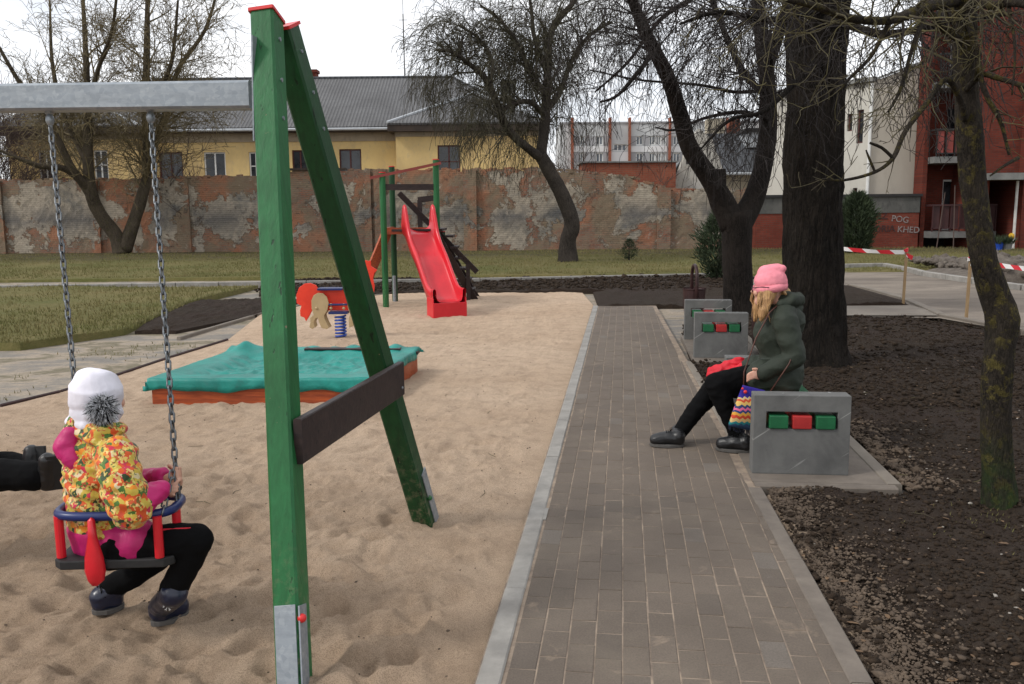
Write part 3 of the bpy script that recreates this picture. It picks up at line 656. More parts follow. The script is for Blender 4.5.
# scatter ---------------------------------------------------------------------
def ico():
    bm = bmesh.new(); bmesh.ops.create_icosphere(bm, subdivisions=1, radius=1); v = np.array([x.co[:] for x in bm.verts]); f = np.array([[w.index for w in q.verts] for q in bm.faces]); bm.free(); return v, f
IV, IF = ico()
def scatter(name, mat, X, Y, Zb, size, label, flat=.65, kind='stuff', tv=None, tf=None, cat=None, smooth=False):
    tv = IV if tv is None else tv; tf = IF if tf is None else tf
    n = len(X); k = len(tv); a = RNG.uniform(0, 2*PI, n); c, s = np.cos(a), np.sin(a)
    base = tv[None]*(1+RNG.uniform(-.5, .45, (n, k, 1))) if tv is IV else np.repeat(tv[None], n, 0)
    sc = np.stack([size*RNG.uniform(.7, 1.3, n), size*RNG.uniform(.7, 1.3, n), size*flat*RNG.uniform(.7, 1.3, n)], -1)
    b = base*sc[:, None, :]; x = b[..., 0]*c[:, None]-b[..., 1]*s[:, None]; y = b[..., 0]*s[:, None]+b[..., 1]*c[:, None]
    v = np.stack([x+X[:, None], y+Y[:, None], b[..., 2]+Zb[:, None]], -1).reshape(-1, 3)
    f = (tf[None]+(np.arange(n)*k)[:, None, None]).reshape(-1, tf.shape[1])
    return tag(np_mesh(name, v, f, mat, smooth=smooth), label, cat, None, kind)
def bedpts(n, y0, y1, pw=2.0, xr=None, L=bedL, Rr=bedR):
    Y = y0+(y1-y0)*RNG.random(n)**pw; a = interp(L, Y); b = interp(Rr, Y); b = np.minimum(b, Y*.62+1.0); X = a+(b-a)*RNG.random(n); return X, Y
X, Y = bedpts(30000, 2.3, 9, 1.7); k = ~inpad(X, Y); X, Y = X[k], Y[k]
scatter('soil_clods', 'clod', X, Y, soilz(X, Y, np.full(len(X), 1.))+.002, RNG.gamma(1.6, .0030, len(X))+.003, 'crumbs and clods of dark soil over the bed')
X, Y = bedpts(9000, 7, yt, 1.2); k = ~inpad(X, Y); X, Y = X[k], Y[k]
scatter('soil_clods', 'clod', X, Y, soilz(X, Y, np.full(len(X), 1.))+.004, RNG.gamma(1.6, .005, len(X))+.006, 'crumbs of dark soil in the farther half of the bed')
# dry crumbs along the kerb
n_ = 9000; Y = 2.4+3.0*RNG.random(n_)**1.3; X = PR(Y)+.03+RNG.exponential(.11, n_); k = ~inpad(X, Y); X, Y = X[k], Y[k]
scatter('soil_clods', 'clod_dry', X, Y, np.full(len(X), -.012)+np.clip(X-PR(Y), 0, .25)*.1, RNG.gamma(1.5, .0022, len(X))+.002, 'dry pale crumbs of soil and sand beside the kerb')
n_ = 110; X, Y = bedpts(n_, 2.4, 9, 1.5); k = ~inpad(X, Y); X, Y = X[k], Y[k]
scatter('pebbles', 'pebble', X, Y, soilz(X, Y, np.full(len(X), 1.))+.012, RNG.uniform(.004, .011, len(X)), 'small pale pebbles and dry leaves on the soil', .5)
# spilled sand beside kerb and behind bench
def spillz(X, Y, E): return soilz(X, Y, np.full_like(X, .3))*.6-.008+.03*fbm(X, Y, 4, 5, .6, 77)
ruled('sand_spill', 'spill', [(PR(2)-.0, 2.0), (PR(Yn), Yn-.06)], [(PR(2)+.36, 2.0), (PR(3)+.30, 3), (PR(4)+.16, 4), (PR(Yn)+.28, Yn-.06)], rows(2.0, Yn-.06, .02, 3), 60, lambda X, Y, E: spillz(X, Y, E)*np.clip(E/.05, 0, 1)-.03*(1-np.clip(E/.05, 0, 1))-.004)
n_ = 1500; w_ = RNG.uniform(-.2, 1.5, n_); u_ = .86+RNG.exponential(.12, n_); X = b1.x+BS.x*u_+BD.x*w_; Y = b1.y+BS.y*u_+BD.y*w_
scatter('soil_clods', 'clod_dry', X, Y, soilz(X, Y, np.full(n_, 1.))+.004, RNG.gamma(1.6, .004, n_)+.003, 'dry pale crumbs right of the nearest bench')
# far soil crumbs
n_ = 5000; X = RNG.uniform(G(260, 290).x, G(760, 290).x, n_); Y = RNG.uniform(sandtop, sb1-.05, n_)
scatter('soil_clods', 'clod', X, Y, soilz(X, Y, np.full(n_, 1.))+.02, RNG.gamma(2., .008, n_)+.008, 'clods in the soil strip behind the sand')
# grass blades
bv = np.array([[-.10, 0, 0], [.10, 0, 0], [.3, .25, 1], [0, -.12, 0], [0, .12, 0], [-.28, .1, .8]], float); bf = np.array([[0, 1, 2], [3, 4, 5]])
def blades(n, xa, xb, ya, yb, label, mask=None, s0=.035, s1=.08):
    X = RNG.uniform(xa, xb, n); Y = ya+(yb-ya)*RNG.random(n)**1.3; d = fbm(X, Y, 3, .5, .6, 50); k = d > RNG.uniform(-.5, .25, n)-.05
    if mask is not None: k &= mask(X, Y)
    X, Y = X[k], Y[k]; scatter('grass', 'blade', X, Y, lawnz(X, Y, 0)+.005, RNG.uniform(s0, s1, len(X)), label, 1.0, tv=bv, tf=bf)
blades(52000, -22, 13, G(500, 276).y+.2, 35.5, 'short grass tufts on the far lawn')
lsR = srt([xy(G(20, 346)), xy(G(125, 331)), xy(G(185, 304)), xy(G(240, 291)), xy(G(262, 285))])
blades(30000, -16, -2, G(20, 346).y, G(262, 286).y, 'short worn grass left of the sand', lambda X, Y: (X < interp(lsR, Y)+.1) & (X > -Y*.66))
n_ = 2600; X = RNG.uniform(-13, -3, n_); Y = RNG.uniform(G(0, 400).y, G(0, 340).y, n_); k = (X < interp(SLn, Y)-.1) & (fbm(X, Y, 3, .6, .6, 91) > .12); X, Y = X[k], Y[k]
scatter('grass', 'blade', X, Y, np.full(len(X), -.058), RNG.uniform(.02, .05, len(X)), 'sparse dry tufts on the worn dirt', 1.0, tv=bv, tf=bf)
n_ = 5000; X = RNG.uniform(G(760, 260).x, 20, n_); Y = RNG.uniform(G(800, 266).y, 35, n_); scatter('grass', 'blade', X, Y, lawnz(X, Y, 0)+.02, RNG.uniform(.04, .09, n_), 'grass beside the garage wall', 1.0, tv=bv, tf=bf)
n_ = 1500; X = RNG.uniform(G(925, 270).x, G(1060, 270).x, n_); Y = RNG.uniform(G(975, 281).y, G(960, 267).y, n_)
scatter('rubble', 'gravel', X, Y, .2+.12*fbm(X, Y, 4, 1.6, .6, 4), RNG.gamma(2, .03, n_)+.02, 'stones and clods heaped on the gravel bed')
# twigs and crumbs on the sand
n_ = 900; Y = 2.6+9*RNG.random(n_)**1.4; X = interp([(a, b) for a, b in SLn], Y)*.75*RNG.random(n_)+.2; k = X < PL(Y)-.1; X, Y = X[k], Y[k]
scatter('sand_crumbs', 'clod_dry', X, Y, sandz(X, Y, np.full(len(X), 1.))+.002, RNG.uniform(.002, .006, len(X)), 'tiny stones and bits of bark on the sand')

# dead leaves and bits of twig
lv = np.array([[-1, 0, 0], [-.3, .5, .15], [.6, .4, .3], [1.1, 0, .1], [.5, -.45, .25], [-.4, -.5, .1]], float); lf = np.array([[0, 1, 5], [1, 2, 4], [1, 4, 5], [2, 3, 4]])
mats['leaf'] = simple('dead_leaf', (.15, .09, .045), (.085, .052, .03), 3, .8, 0)
n_ = 420; X, Y = bedpts(n_, 2.5, 12, 1.4); k = ~inpad(X, Y); X, Y = X[k], Y[k]
scatter('dead_leaves', 'leaf', X, Y, soilz(X, Y, np.full(len(X), 1.))+.012, RNG.uniform(.006, .02, len(X)), 'dead brown leaves scattered on the soil', .8, tv=lv, tf=lf)
n_ = 150; X = l5x = G(998, 512).x+RNG.normal(0, .28, n_); Y = G(998, 512).y+RNG.normal(0, .22, n_)-.12
scatter('grass', 'blade', X, Y, soilz(X, Y, np.full(n_, 1.)), RNG.uniform(.008, .022, n_), 'few straw blades round the foot of the lichen tree', 1.0, tv=bv, tf=bf)
tm = MB(); rr = random.Random(12)
for i in range(70):
    if i % 2: y = rr.uniform(2.6, 9); x = interp(SLn, y)*rr.uniform(0, .8); z = float(sandz(np.array([x]), np.array([y]), np.array([1.]))[0])
    else: y = rr.uniform(2.6, 9); x = PR(y)+.4+rr.uniform(0, 2.2); z = float(soilz(np.array([x]), np.array([y]), np.array([1.]))[0])
    if x > PL(y)-.05 and i % 2: continue
    if inpad(np.array([x]), np.array([y]))[0]: continue
    a = rr.uniform(0, 6.28); L = rr.uniform(.03, .14); d = V((math.cos(a), math.sin(a), 0)); p = V((x, y, z+.008)); tm.tube([p, p+d*L*.5+V((-d.y, d.x, .3))*L*.12, p+d*L], [.0025, .002, .001], 4)
tag(tm.build('fallen_twigs', 'twig_lichen'), 'small fallen twigs lying on sand and soil', kind='stuff')
# ================================================================== swing frame
PDv = V((.1237, 1, 0)).normalized(); BMd = V((-PDv.y, PDv.x, 0)).normalized()     # along the frame / along the beam
def zat(px, py, Y): return P(px, py, Y)
nf = P(295, 690, 2.90); nt = P(267, 18, 3.66); nf = nt+(nf-nt)*((nt.z+.12)/(nt.z-nf.z))
ff = P(426, 524, 4.58); ft = P(283, 29, 3.80); ff = ft+(ff-ft)*((ft.z+.08)/(ft.z-ff.z))
sf = thing('wooden_swing', 'green wooden A-frame of the swing with a galvanised steel beam', 'swing frame', (nf.x, (nf.y+ff.y)/2, 0))
def aframe(off, full=True):
    off = V(off)
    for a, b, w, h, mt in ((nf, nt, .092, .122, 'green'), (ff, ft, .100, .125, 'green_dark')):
        m = MB(); m.beam(a+off, b+off, w, h, BMd, 14, .009); leg = m.build('leg', mt, sf)
        for p in (.965, .90, .84, .35):
            q = (a+off).lerp(b+off, p); m = MB(); s = -BMd; m.tube([q+s*(w/2-.002), q+s*(w/2+.006)], .008, 8)
            m.build('bolt', 'galv', leg)
    for a, b, w, h, yy in ((nf, nt, .094, .126, 0), (ff, ft, .104, .129, 0)):
        d = (b-a).normalized(); m = MB(); m.beam(b+off+d*.001, b+off+d*.014, w+.008, h+.008, BMd, 1, .004); m.build('end_cap', 'red_cap', sf)
aframe((0, 0, 0))
# cross board
c0 = nf.lerp(nt, .345); c1 = ff.lerp(ft, .345)
zc = .79
def on(a, b, z): t = (z-a.z)/(b.z-a.z); return a.lerp(b, t)
L0 = on(nf, nt, zc)-BMd*.066; L1 = on(ff, ft, zc)-BMd*.072; dd = (L1-L0).normalized()
m = MB(); m.beam(L0-dd*.035, L1+dd*.04, .032, .165, BMd, 6, .004); cb = m.build('cross_board', 'brown_wood', sf)
m = MB()
for q in (L1,):
    for dz in (-.04,): m.tube([q-BMd*.015+V((0, 0, dz)), q-BMd*.021+V((0, 0, dz))], .007, 8)
m.build('bolt', 'galv', cb)
# steel shoes
d = (nt-nf).normalized(); s0 = nf+d*.02; s1 = on(nf, nt, .245)
m = MB(); fr = d.cross(BMd).normalized(); fr = fr if fr.y < 0 else -fr
m.beam(s0+fr*.064, s1+fr*.064, .075, .006, BMd); m.beam(s0-BMd*.050+fr*.03, s1-BMd*.050+fr*.03, .006, .070, BMd); m.build('steel_shoe', 'galv', sf, bevel=.001)
m = MB(); q = on(nf, nt, .205)+fr*.052-BMd*.055; m.sphere(q, .016); m.build('bolt_cap', 'red_cap', sf, smooth=True)
d2 = (ft-ff).normalized(); s0 = ff-d2*.03; s1 = on(ff, ft, .26); bk = d2.cross(BMd).normalized(); bk = bk if bk.y > 0 else -bk
m = MB(); m.beam(s0+bk*.066-BMd*.0, s1+bk*.066, .07, .006, BMd); m.beam(s0-BMd*.055+bk*.03, s1-BMd*.055+bk*.03, .006, .075, BMd); m.build('steel_shoe', 'galv', sf, bevel=.001)
m = MB(); q = on(ff, ft, .12)-BMd*.06; m.sphere(q, .014); m.build('bolt_cap', 'green', sf, smooth=True)
# beam
bm0 = (on(nf, nt, 2.02)+on(ff, ft, 2.02))/2
bA = P(254, 95.5, 3.70); bB = bA+BMd*3.9; bB.z = bA.z+.045
m = MB(); m.beam(bA, bB, .108, .108, None, 1, .010); m.build('beam', 'galv', sf)
m = MB(); e = on(nf, nt, bA.z)+BMd*.055; m.beam(e+V((0, -.0, -.19)), e+V((.012, .0, .2)), .006, .10, BMd); m.build('steel_plate', 'galv', sf)
off = bB-bA+BMd*.12; aframe(off)

# ================================================================== chains and swings
def chain(p, q, parent, link=.046, wire=.0042):
    p, q = V(p), V(q); L = (q-p).length; d = (q-p).normalized(); pitch = link*.74; n = int(L/pitch); m = MB(); a = V((1, .25, 0)); a = (a-d*a.dot(d)).normalized(); b = d.cross(a)
    for i in range(n):
        c = p+d*(pitch*(i+.5)); s = a*.92+b*.38 if i % 2 else b*.92-a*.38; s = s.normalized(); w = d.cross(s); hl = link/2-.011; r = .0098; pts = []
        for k in range(10):
            an = 2*PI*k/10; pts.append(c+s*(r*math.cos(an))+d*(r*math.sin(an)+(hl if math.sin(an) > 0 else -hl)))
        ring = len(m.v); nn = 5
        vs = []
        for k, pt in enumerate(pts):
            rr = (pt-c); tn = (pts[(k+1) % 10]-pts[k-1]).normalized(); nv = tn.cross(w).normalized()
            for j in range(nn): g_ = 2*PI*j/nn; vs.append(pt+(nv*math.cos(g_)+w*math.sin(g_))*wire)
        m.add(vs, [(k*nn+j, k*nn+(j+1) % nn, ((k+1) % 10)*nn+(j+1) % nn, ((k+1) % 10)*nn+j) for k in range(10) for j in range(nn)])
    return m.build('chain', 'steel', parent, smooth=True)
def swing(label, C, rz, topL, topR, tiltz=0):
    t = thing('bucket_swing', label, 'swing', C, 0, 'chain swings hanging from the beam')
    M = Matrix.Translation(C) @ Matrix.Rotation(rz, 4, 'Z')
    hw, hd = .212, .125
    m = MB(); m.prism([(-hw+.03, -hd), (hw-.03, -hd), (hw, -hd+.03), (hw, hd-.03), (hw-.03, hd), (-hw+.03, hd), (-hw, hd-.03), (-hw, -hd+.03)], 0, .034, M); m.build('seat_board', 'black_rubber', t, bevel=.005)
    zr = .195; m = MB(); pts = []
    for k in range(33):
        a = 2*PI*k/32; ca, sa = math.cos(a), math.sin(a); ex = .55
        pts.append(M @ V((math.copysign(abs(ca)**ex, ca)*(hw-.005), math.copysign(abs(sa)**ex, sa)*(hd-.01), zr)))
    m.tube(pts, .017, 10, False); m.build('rim', 'blue_plastic', t, smooth=True)
    for x, y in ((-hw+.02, -hd+.04), (hw-.045, -hd+.012), (hw-.012, -.005), (-hw+.02, hd-.04)):
        m = MB(); m.tube([M @ V((x, y, .036)), M @ V((x, y, zr-.004))], .0165, 12); m.build('rim_post', 'red_plastic', t, smooth=False)
    m = MB(); pr = [(0, .20), (.012, .19), (.016, .13), (.034, .05), (.038, 0), (.03, -.035), (.012, -.052), (0, -.055)]
    rows_ = []
    vs = []; fs = []
    for z, hw_ in [(z, w) for w, z in pr]:
        for dx, dy_ in ((-1, 0), (-.7, -1), (.7, -1), (1, 0), (.7, 1), (-.7, 1)): vs.append(M @ V((-.055+dx*(hw_ if True else 0), -hd-.012+dy_*.013*min(1, hw_/.012+.15), z)))
    for i in range(len(pr)-1):
        for j in range(6): fs.append((i*6+j, i*6+(j+1) % 6, (i+1)*6+(j+1) % 6, (i+1)*6+j))
    m.add(vs, fs); m.build('side_paddle', 'red_plastic', t, smooth=True)
    eL = M @ V((-hw+.035, hd-.012, zr)); eR = M @ V((hw-.005, 0, zr))
    for e, tp in ((eL, topL), (eR, topR)):
        chain(tp-V((0, 0, .055)), e, t)
        m = MB(); m.sphere(tp-V((0, 0, .025)), .026, 12, 8, (.62, .8, 1)); m.tube([tp+V((-.012, 0, .012)), tp+V((.012, 0, .012))], .018, 10); m.tube([tp+V((0, 0, -.03)), tp+V((0, 0, -.065))], .009, 8); m.build('hanger', 'galv', t, smooth=True)
    # short side chains from the front corners to the hand point
    for y in (-hd+.02, hd-.02):
        a = M @ V((hw-.03, y, zr)); up = eR.lerp(topR, .10); chain(a, up, t, .04, .0036)
    return t, M
SWC = P(125, 556, 3.22); 
def onbeam(px, py=108):      # underside of the beam
    d_ = ray(px, py); # intersect with plane through beam
    nrm = V((BMd.y, -BMd.x, 0)); o_ = V((0, 0, 1.6)); t = (bA-o_).dot(nrm)/d_.dot(nrm); q = o_+d_*t; q.z = bA.z-.052; return q
sw1, M1 = swing('swing with blue rim and red posts, the seated child holds its chain', SWC, R(3), onbeam(49), onbeam(150))
C2 = V((-2.70, 3.98, .30)); tL2 = bA+BMd*1.62+V((0, 0, -.052)); tR2 = bA+BMd*2.05+V((0, 0, -.052))
sw2, M2 = swing('second swing by the left edge, its rider shows only dark legs', C2, R(10), tR2, tL2)

# ================================================================== bodies
def caps(m, p0, r0, p1, r1, n=14, k=4):
    p0, p1 = V(p0), V(p1); d = p1-p0
    if d.length < 1e-5: d = V((0, 0, 1e-4))
    L = d.length; d = d.normalized(); u = d.orthogonal().normalized(); w = d.cross(u); vs = [p0-d*r0]
    prof = [(-math.cos(PI/2*i/k)*r0, math.sin(PI/2*i/k)*r0, 0) for i in range(1, k+1)]+[(L+math.sin(PI/2*i/k)*r1, math.cos(PI/2*i/k)*r1, 0) for i in range(0, k)]
    for a, r, _ in prof:
        for j in range(n): g_ = 2*PI*j/n; vs.append(p0+d*a+(u*math.cos(g_)+w*math.sin(g_))*r)
    vs.append(p1+d*r1); q = len(vs)-1; nr = len(prof)
    fs = [(0, 1+(j+1) % n, 1+j) for j in range(n)]+[(q, 1+(nr-1)*n+j, 1+(nr-1)*n+(j+1) % n) for j in range(n)]
    fs += [(1+i*n+j, 1+i*n+(j+1) % n, 1+(i+1)*n+(j+1) % n, 1+(i+1)*n+j) for i in range(nr-1) for j in range(n)]
    m.add(vs, fs)
def blob(name, mat, parts, parent, voxel=.006, it=5, disp=0, df=14, seed=0, label=None, ridges=None):
    m = MB()
    for p in parts:
        if p[0] == 'c': 
            pts, rs = p[1], p[2]
            for i in range(len(pts)-1): caps(m, pts[i], rs[i], pts[i+1], rs[i+1])
        elif p[0] == 'e': 
            mm = MB(); mm.sphere((0, 0, 0), 1, 20, 14, p[2]); rot = p[3].to_matrix().to_4x4() if len(p) > 3 else Matrix.Identity(4); M = Matrix.Translation(p[1]) @ rot
            m.add([M @ V(v) for v in mm.v], mm.f)
    o = m.build(name, mat, parent)
    md = o.modifiers.new('r', 'REMESH'); md.mode = 'VOXEL'; md.voxel_size = voxel; md.use_smooth_shade = True
    ms = o.modifiers.new('s', 'SMOOTH'); ms.factor = .5; ms.iterations = it
    bpy.context.view_layer.update(); bake(o); me = o.data
    if disp:
        nn = [v.normal.copy() for v in me.vertices]; o_ = wloc(parent)
        for v, nrm in zip(me.vertices, nn):
            q = V((v.co.x, v.co.y, v.co.z))
            f = noise.noise(q*df+V((seed, 0, 0)))*.7+noise.noise(q*df*2.3+V((0, seed, 0)))*.3
            r = 1-abs(noise.noise(V((q.x*df*.8, q.y*df*.8, q.z*df*1.5+seed))))*2.6
            v.co += nrm*disp*(f+.7*r)
            if ridges: v.co += nrm*ridges(q+o_)
    me.shade_smooth(); me.update()
    if label: o['label'] = label
    return o
from mathutils import Euler
def hand_grip(c, axis, inward, r=.017, s=1.0, flip=1):     # palm and fingers closed round a bar through c
    c, ax, a0 = V(c), V(axis).normalized(), V(inward); a0 = (a0-ax*a0.dot(ax)).normalized(); b0 = ax.cross(a0)*flip; out = []
    pc = c+a0*(r+.012*s); out.append(('e', pc, (.017*s, .017*s, .030*s)))
    for k, ln in enumerate((1.0, 1.08, 1.0, .82)):
        z = ax*((1.5-k)*.0145*s); pts = []; rs = []
        for j in range(6):
            g_ = R(15+ln*38*j); pts.append(c+z+(a0*math.cos(g_)+b0*math.sin(g_))*(r+.006)); rs.append((.0078-.0005*j)*s)
        out.append(('c', pts, rs))
    z = ax*(.030*s); pts = [pc+z*.5, c+z*1.1+(a0*.6-b0*.8)*(r+.008), c+z*1.2+(-a0*.2-b0)*(r+.007), c+z*1.0+(-a0*.8-b0*.5)*(r+.006)]
    out.append(('c', pts, [.010*s, .009*s, .008*s, .007*s])); return out
def head_parts(c, fwd, r=.095, up=V((0, 0, 1))):
    c = V(c); f = V(fwd).normalized(); s = f.cross(up).normalized(); out = [('e', c+up*r*.12, (r*.84, r*.98, r*1.0)) if abs(f.y) > .7 else ('e', c+up*r*.12, (r*.98, r*.84, r*1.0))]
    out += [('c', [c-up*r*.25+f*r*.25, c-up*r*.85+f*r*.62], [r*.62, r*.36])]                                      # jaw and chin
    out += [('c', [c+f*r*.86+up*r*.12, c+f*r*1.12-up*r*.16], [r*.10, r*.13])]                                     # nose
    out += [('c', [c+f*r*.9-up*r*.42+s*r*.2, c+f*r*.9-up*r*.42-s*r*.2], [r*.09, r*.09])]                            # lips
    for k in (-1, 1):
        out += [('e', c+s*k*r*.84-f*r*.02-up*r*.02, (r*.16, r*.16, r*.27))]                                           # ears
        out += [('e', c+f*r*.74+s*k*r*.5-up*r*.2, (r*.28, r*.28, r*.26))]                                           # cheeks
    return out
def eyes(parent, c, fwd, r):
    c = V(c); f = V(fwd).normalized(); s = f.cross(V((0, 0, 1))).normalized(); m = MB()
    for k in (-1, 1): e = MB().sphere(c+f*r*.84+s*k*r*.36+V((0, 0, r*.06)), r*.12, 10, 8).build('eye', 'win_white', parent, smooth=True); MB().sphere(c+f*r*.93+s*k*r*.365+V((0, 0, r*.06)), r*.06, 8, 6).build('iris', 'black_leather', e, smooth=True)
    pass
def shoe(parent, ankle, heel, toe, mat, h=.07, w=.036, boot=True, name='boot'):
    ankle, heel, toe = V(ankle), V(heel), V(toe); d = (toe-heel); L = d.length; d.normalize(); up = V((0, 0, 1)); up = (up-d*up.dot(d)).normalized()
    a = heel+d*w*.9+up*w; b = toe-d*w*.9+up*w*.85; mid = a.lerp(b, .5)+up*w*.25
    prt = [('c', [a, mid, b], [w, w*1.02, w*.95]), ('c', [a+up*w*.4, ankle], [w*1.02, w*1.08])]
    if boot: prt.append(('c', [ankle, ankle+(ankle-a).normalized()*.03], [w*1.12, w*1.14]))
    o = blob(name, mat, prt, parent, .005, 4, .002, 20)
    s = d.cross(up); m = MB(); n = 18; ring = []
    for j in range(n):
        an = 2*PI*j/n; x = math.cos(an); y = math.sin(an); ring.append((heel+d*(L/2+x*L*.515)+s*y*w*(1.12 if x > -.2 else .98)*(1-.12*abs(x)**4)))
    vs = [q+up*z for z in (-.004, .017) for q in ring]
    m.add(vs, [tuple(range(n-1, -1, -1)), tuple(range(n, 2*n))]+[(j, (j+1) % n, n+(j+1) % n, n+j) for j in range(n)]); m.build('sole', 'sole', o, bevel=.003)
    m = MB()
    for k in range(4):
        q = mid+d*(.012*k-.03)+up*(w*.98-.004*k+(.018 if k == 0 else .008)); m.tube([q-s*w*.55, q+up*.008, q+s*w*.55], .0024, 5)
    q = mid+up*w*1.15-d*.02
    m.tube([q, q+s*.02+up*.012, q+s*.036-up*.004, q+s*.034-up*.035], .0022, 5); m.tube([q, q+s*.012-d*.01-up*.0, q+s*.045+d*.012-up*.03], .0022, 5)
    m.build('lace', 'black_cloth', o, smooth=True); return o

# ---- the child on the near swing
Q = lambda x, y, dy=0: P(x, y, 3.22+dy)
ch = thing('person', 'seated child in a flowery jacket and white hat with a grey fur pompom', 'person', (SWC.x, SWC.y, SWC.z+.03))
pel = Q(112, 538, .02); che = Q(99, 472, .03); nek = Q(96, 436, .05); hd = Q(97, 402, .06)
sR, eR_, wR = Q(117, 455, -.07), Q(131, 508, -.15), Q(160, 490, -.06)
sL, eL_, wL = Q(82, 452, .16), Q(122, 484, .26), Q(163, 476, .10)
hR, kR, aR = Q(126, 546, -.04), Q(196, 540, -.02), Q(172, 596, .0)
hL, kL, aL = Q(112, 546, .12), Q(158, 556, .22), Q(112, 590, .20)
chn = M1 @ V((.20, 0, .195)); ctop = onbeam(150); cax = (ctop-chn).normalized()
g1 = chn+cax*.055; g2 = chn+cax*.075+V((.03, .03, 0))
fwd1 = V((.35, .9, .05))
bp = head_parts(hd, fwd1, .083)+[('c', [hd-V((0, 0, .05)), nek, che, pel], [.04, .045, .085, .085]), ('c', [sR, eR_, wR, g1-V((.03, 0, .0))], [.036, .03, .022, .02]), ('c', [sL, eL_, wL, g2-V((.03, 0, 0))], [.036, .03, .022, .02]), ('c', [nek, sR], [.05, .04]), ('c', [nek, sL], [.05, .04]),
     ('c', [pel, hR, kR, aR, aR-V((0, 0, .02))], [.08, .062, .044, .028, .024]), ('c', [pel, hL, kL, aL, aL-V((0, 0, .02))], [.08, .062, .044, .028, .024])]
bp += hand_grip(g1, cax, g1-wR+V((-.05, -.02, 0)), .013, .95)+hand_grip(g1+cax*.055+V((.0, .012, 0)), cax, V((-.2, .5, 0)), .013, .95, -1)
bp = [p for p in bp]
blob('body', 'skin', bp, ch, .0045, 3)
eyes(ch, hd, fwd1, .083)
# trousers
blob('trousers', 'black_cloth', [('c', [pel+V((0, 0, -.0)), pel+V((0, 0, -.02))], [.108, .10]), ('c', [hR, hR.lerp(kR, .5), kR, kR.lerp(aR, .6), aR+V((0, 0, .012))], [.085, .070, .062, .052, .050]), ('c', [hL, kL, kL.lerp(aL, .6), aL+V((0, 0, .012))], [.082, .058, .050, .048]), ('c', [pel, hR], [.1, .085]), ('c', [pel, hL], [.1, .085])], ch, .007, 4, .004, 16)
# jacket: flowery upper, magenta hem, sleeves and hood lining
def quilt(q): return .0035*math.sin((q.z+.25*q.x)*2*PI/.05)
blob('jacket', 'floral', [('c', [pel+V((-.02, 0, .075)), che+V((0, 0, -.02)), che+V((0, .01, .07)), nek+V((.01, 0, -.015))], [.126, .128, .112, .072]), ('c', [nek+V((.02, 0, -.04)), sR+V((-.005, 0, -.012))], [.07, .070]), ('c', [nek+V((0, 0, -.04)), sL], [.062, .06]), ('c', [sR, sR.lerp(eR_, .5)+V((.0, -.02, 0)), eR_, eR_.lerp(wR, .22)], [.070, .074, .073, .058]), ('c', [sL, eL_], [.06, .05]),
     ('c', [Q(76, 425, .0), Q(72, 455, -.01), Q(86, 470, -.05)], [.034, .048, .03]), ('c', [Q(76, 428, .02), Q(98, 436, -.05), Q(118, 430, 0)], [.035, .038, .03])], ch, .0065, 3, .005, 18, 3, ridges=quilt)
blob('jacket_hem', 'magenta', [('c', [pel+V((-.015, .0, .035)), pel+V((.03, -.01, .012)), hR.lerp(kR, .12)+V((0, 0, .018))], [.120, .112, .09]), ('c', [pel+V((-.03, 0, .02)), pel+V((-.03, 0, .05))], [.12, .125])], ch, .007, 4, .002, 14, 5)
blob('sleeve', 'magenta', [('c', [eR_.lerp(wR, .12), eR_.lerp(wR, .6), wR], [.053, .047, .036])], ch, .006, 3, .005, 26, 7)
blob('sleeve', 'magenta', [('c', [eL_, wL], [.048, .034])], ch, .006, 3, .005, 26, 8)
blob('hood', 'magenta', [('c', [Q(71, 434, -.02), Q(66, 447, -.03), Q(73, 461, -.05)], [.034, .045, .032])], ch, .006, 4, .004, 20, 9)
m = MB(); a = hR.lerp(kR, .1)+V((0, -.066, .03)); b = kR+V((.0, -.02, .052)); m.tube([a, a.lerp(b, .5)+V((0, .01, .018)), b], [.006, .007, .005], 8); m.build('side_stripe', 'red_cloth', ch, smooth=True)
hat = blob('hat', 'white_knit', [('e', hd+V((-.002, -.004, .03)), (.095, .099, .098)), ('e', hd+V((.0, -.01, -.035)), (.091, .089, .072)), ('e', hd+V((-.02, .0, .075)), (.06, .06, .055)), ('c', [hd+V((-.08, -.05, -.06)), hd+V((0, -.095, -.07)), hd+V((.08, -.05, -.065))], [.018, .016, .018])], ch, .005, 4, .0055, 11, 2)
pc = hd+V((.062, -.092, -.004)); m = MB(); rr = random.Random(5); m.sphere(pc, .03, 12, 8)
for i in range(1300):
    v = V((rr.gauss(0, 1), rr.gauss(0, 1)-.3, rr.gauss(0, 1))).normalized(); L = rr.uniform(.040, .068); e = pc+v*L+V((rr.gauss(0, .006), rr.gauss(0, .006), -.016*rr.random())); 
    m.tube([pc+v*.02, pc+v*L*.7, e], [.0024, .0018, .0002], 3, False)
m.build('pompom', 'fur_grey', hat); m = MB()
for i in range(420):
    v = V((rr.gauss(0, 1), rr.gauss(0, 1)-.3, rr.gauss(0, 1))).normalized(); L = rr.uniform(.042, .066); e = pc+v*L+V((rr.gauss(0, .008), rr.gauss(0, .008), -.018*rr.random())); m.tube([pc+v*.02, pc+v*L*.7, e], [.0028, .0024, .0002], 3, False)
m.build('dark_fur', 'black_cloth', hat)
shoe(ch, aR, G(152, 628, .0)+V((0, 0, .01)), V(G(188, 614, .0))+V((0, 0, .01)), 'navy_leather', w=.046)
q0 = Q(92, 610, .16); q1 = Q(124, 601, .22); shoe(ch, aL, V((q0.x, q0.y, .03)), V((q1.x, q1.y, .035)), 'navy_leather', w=.043)
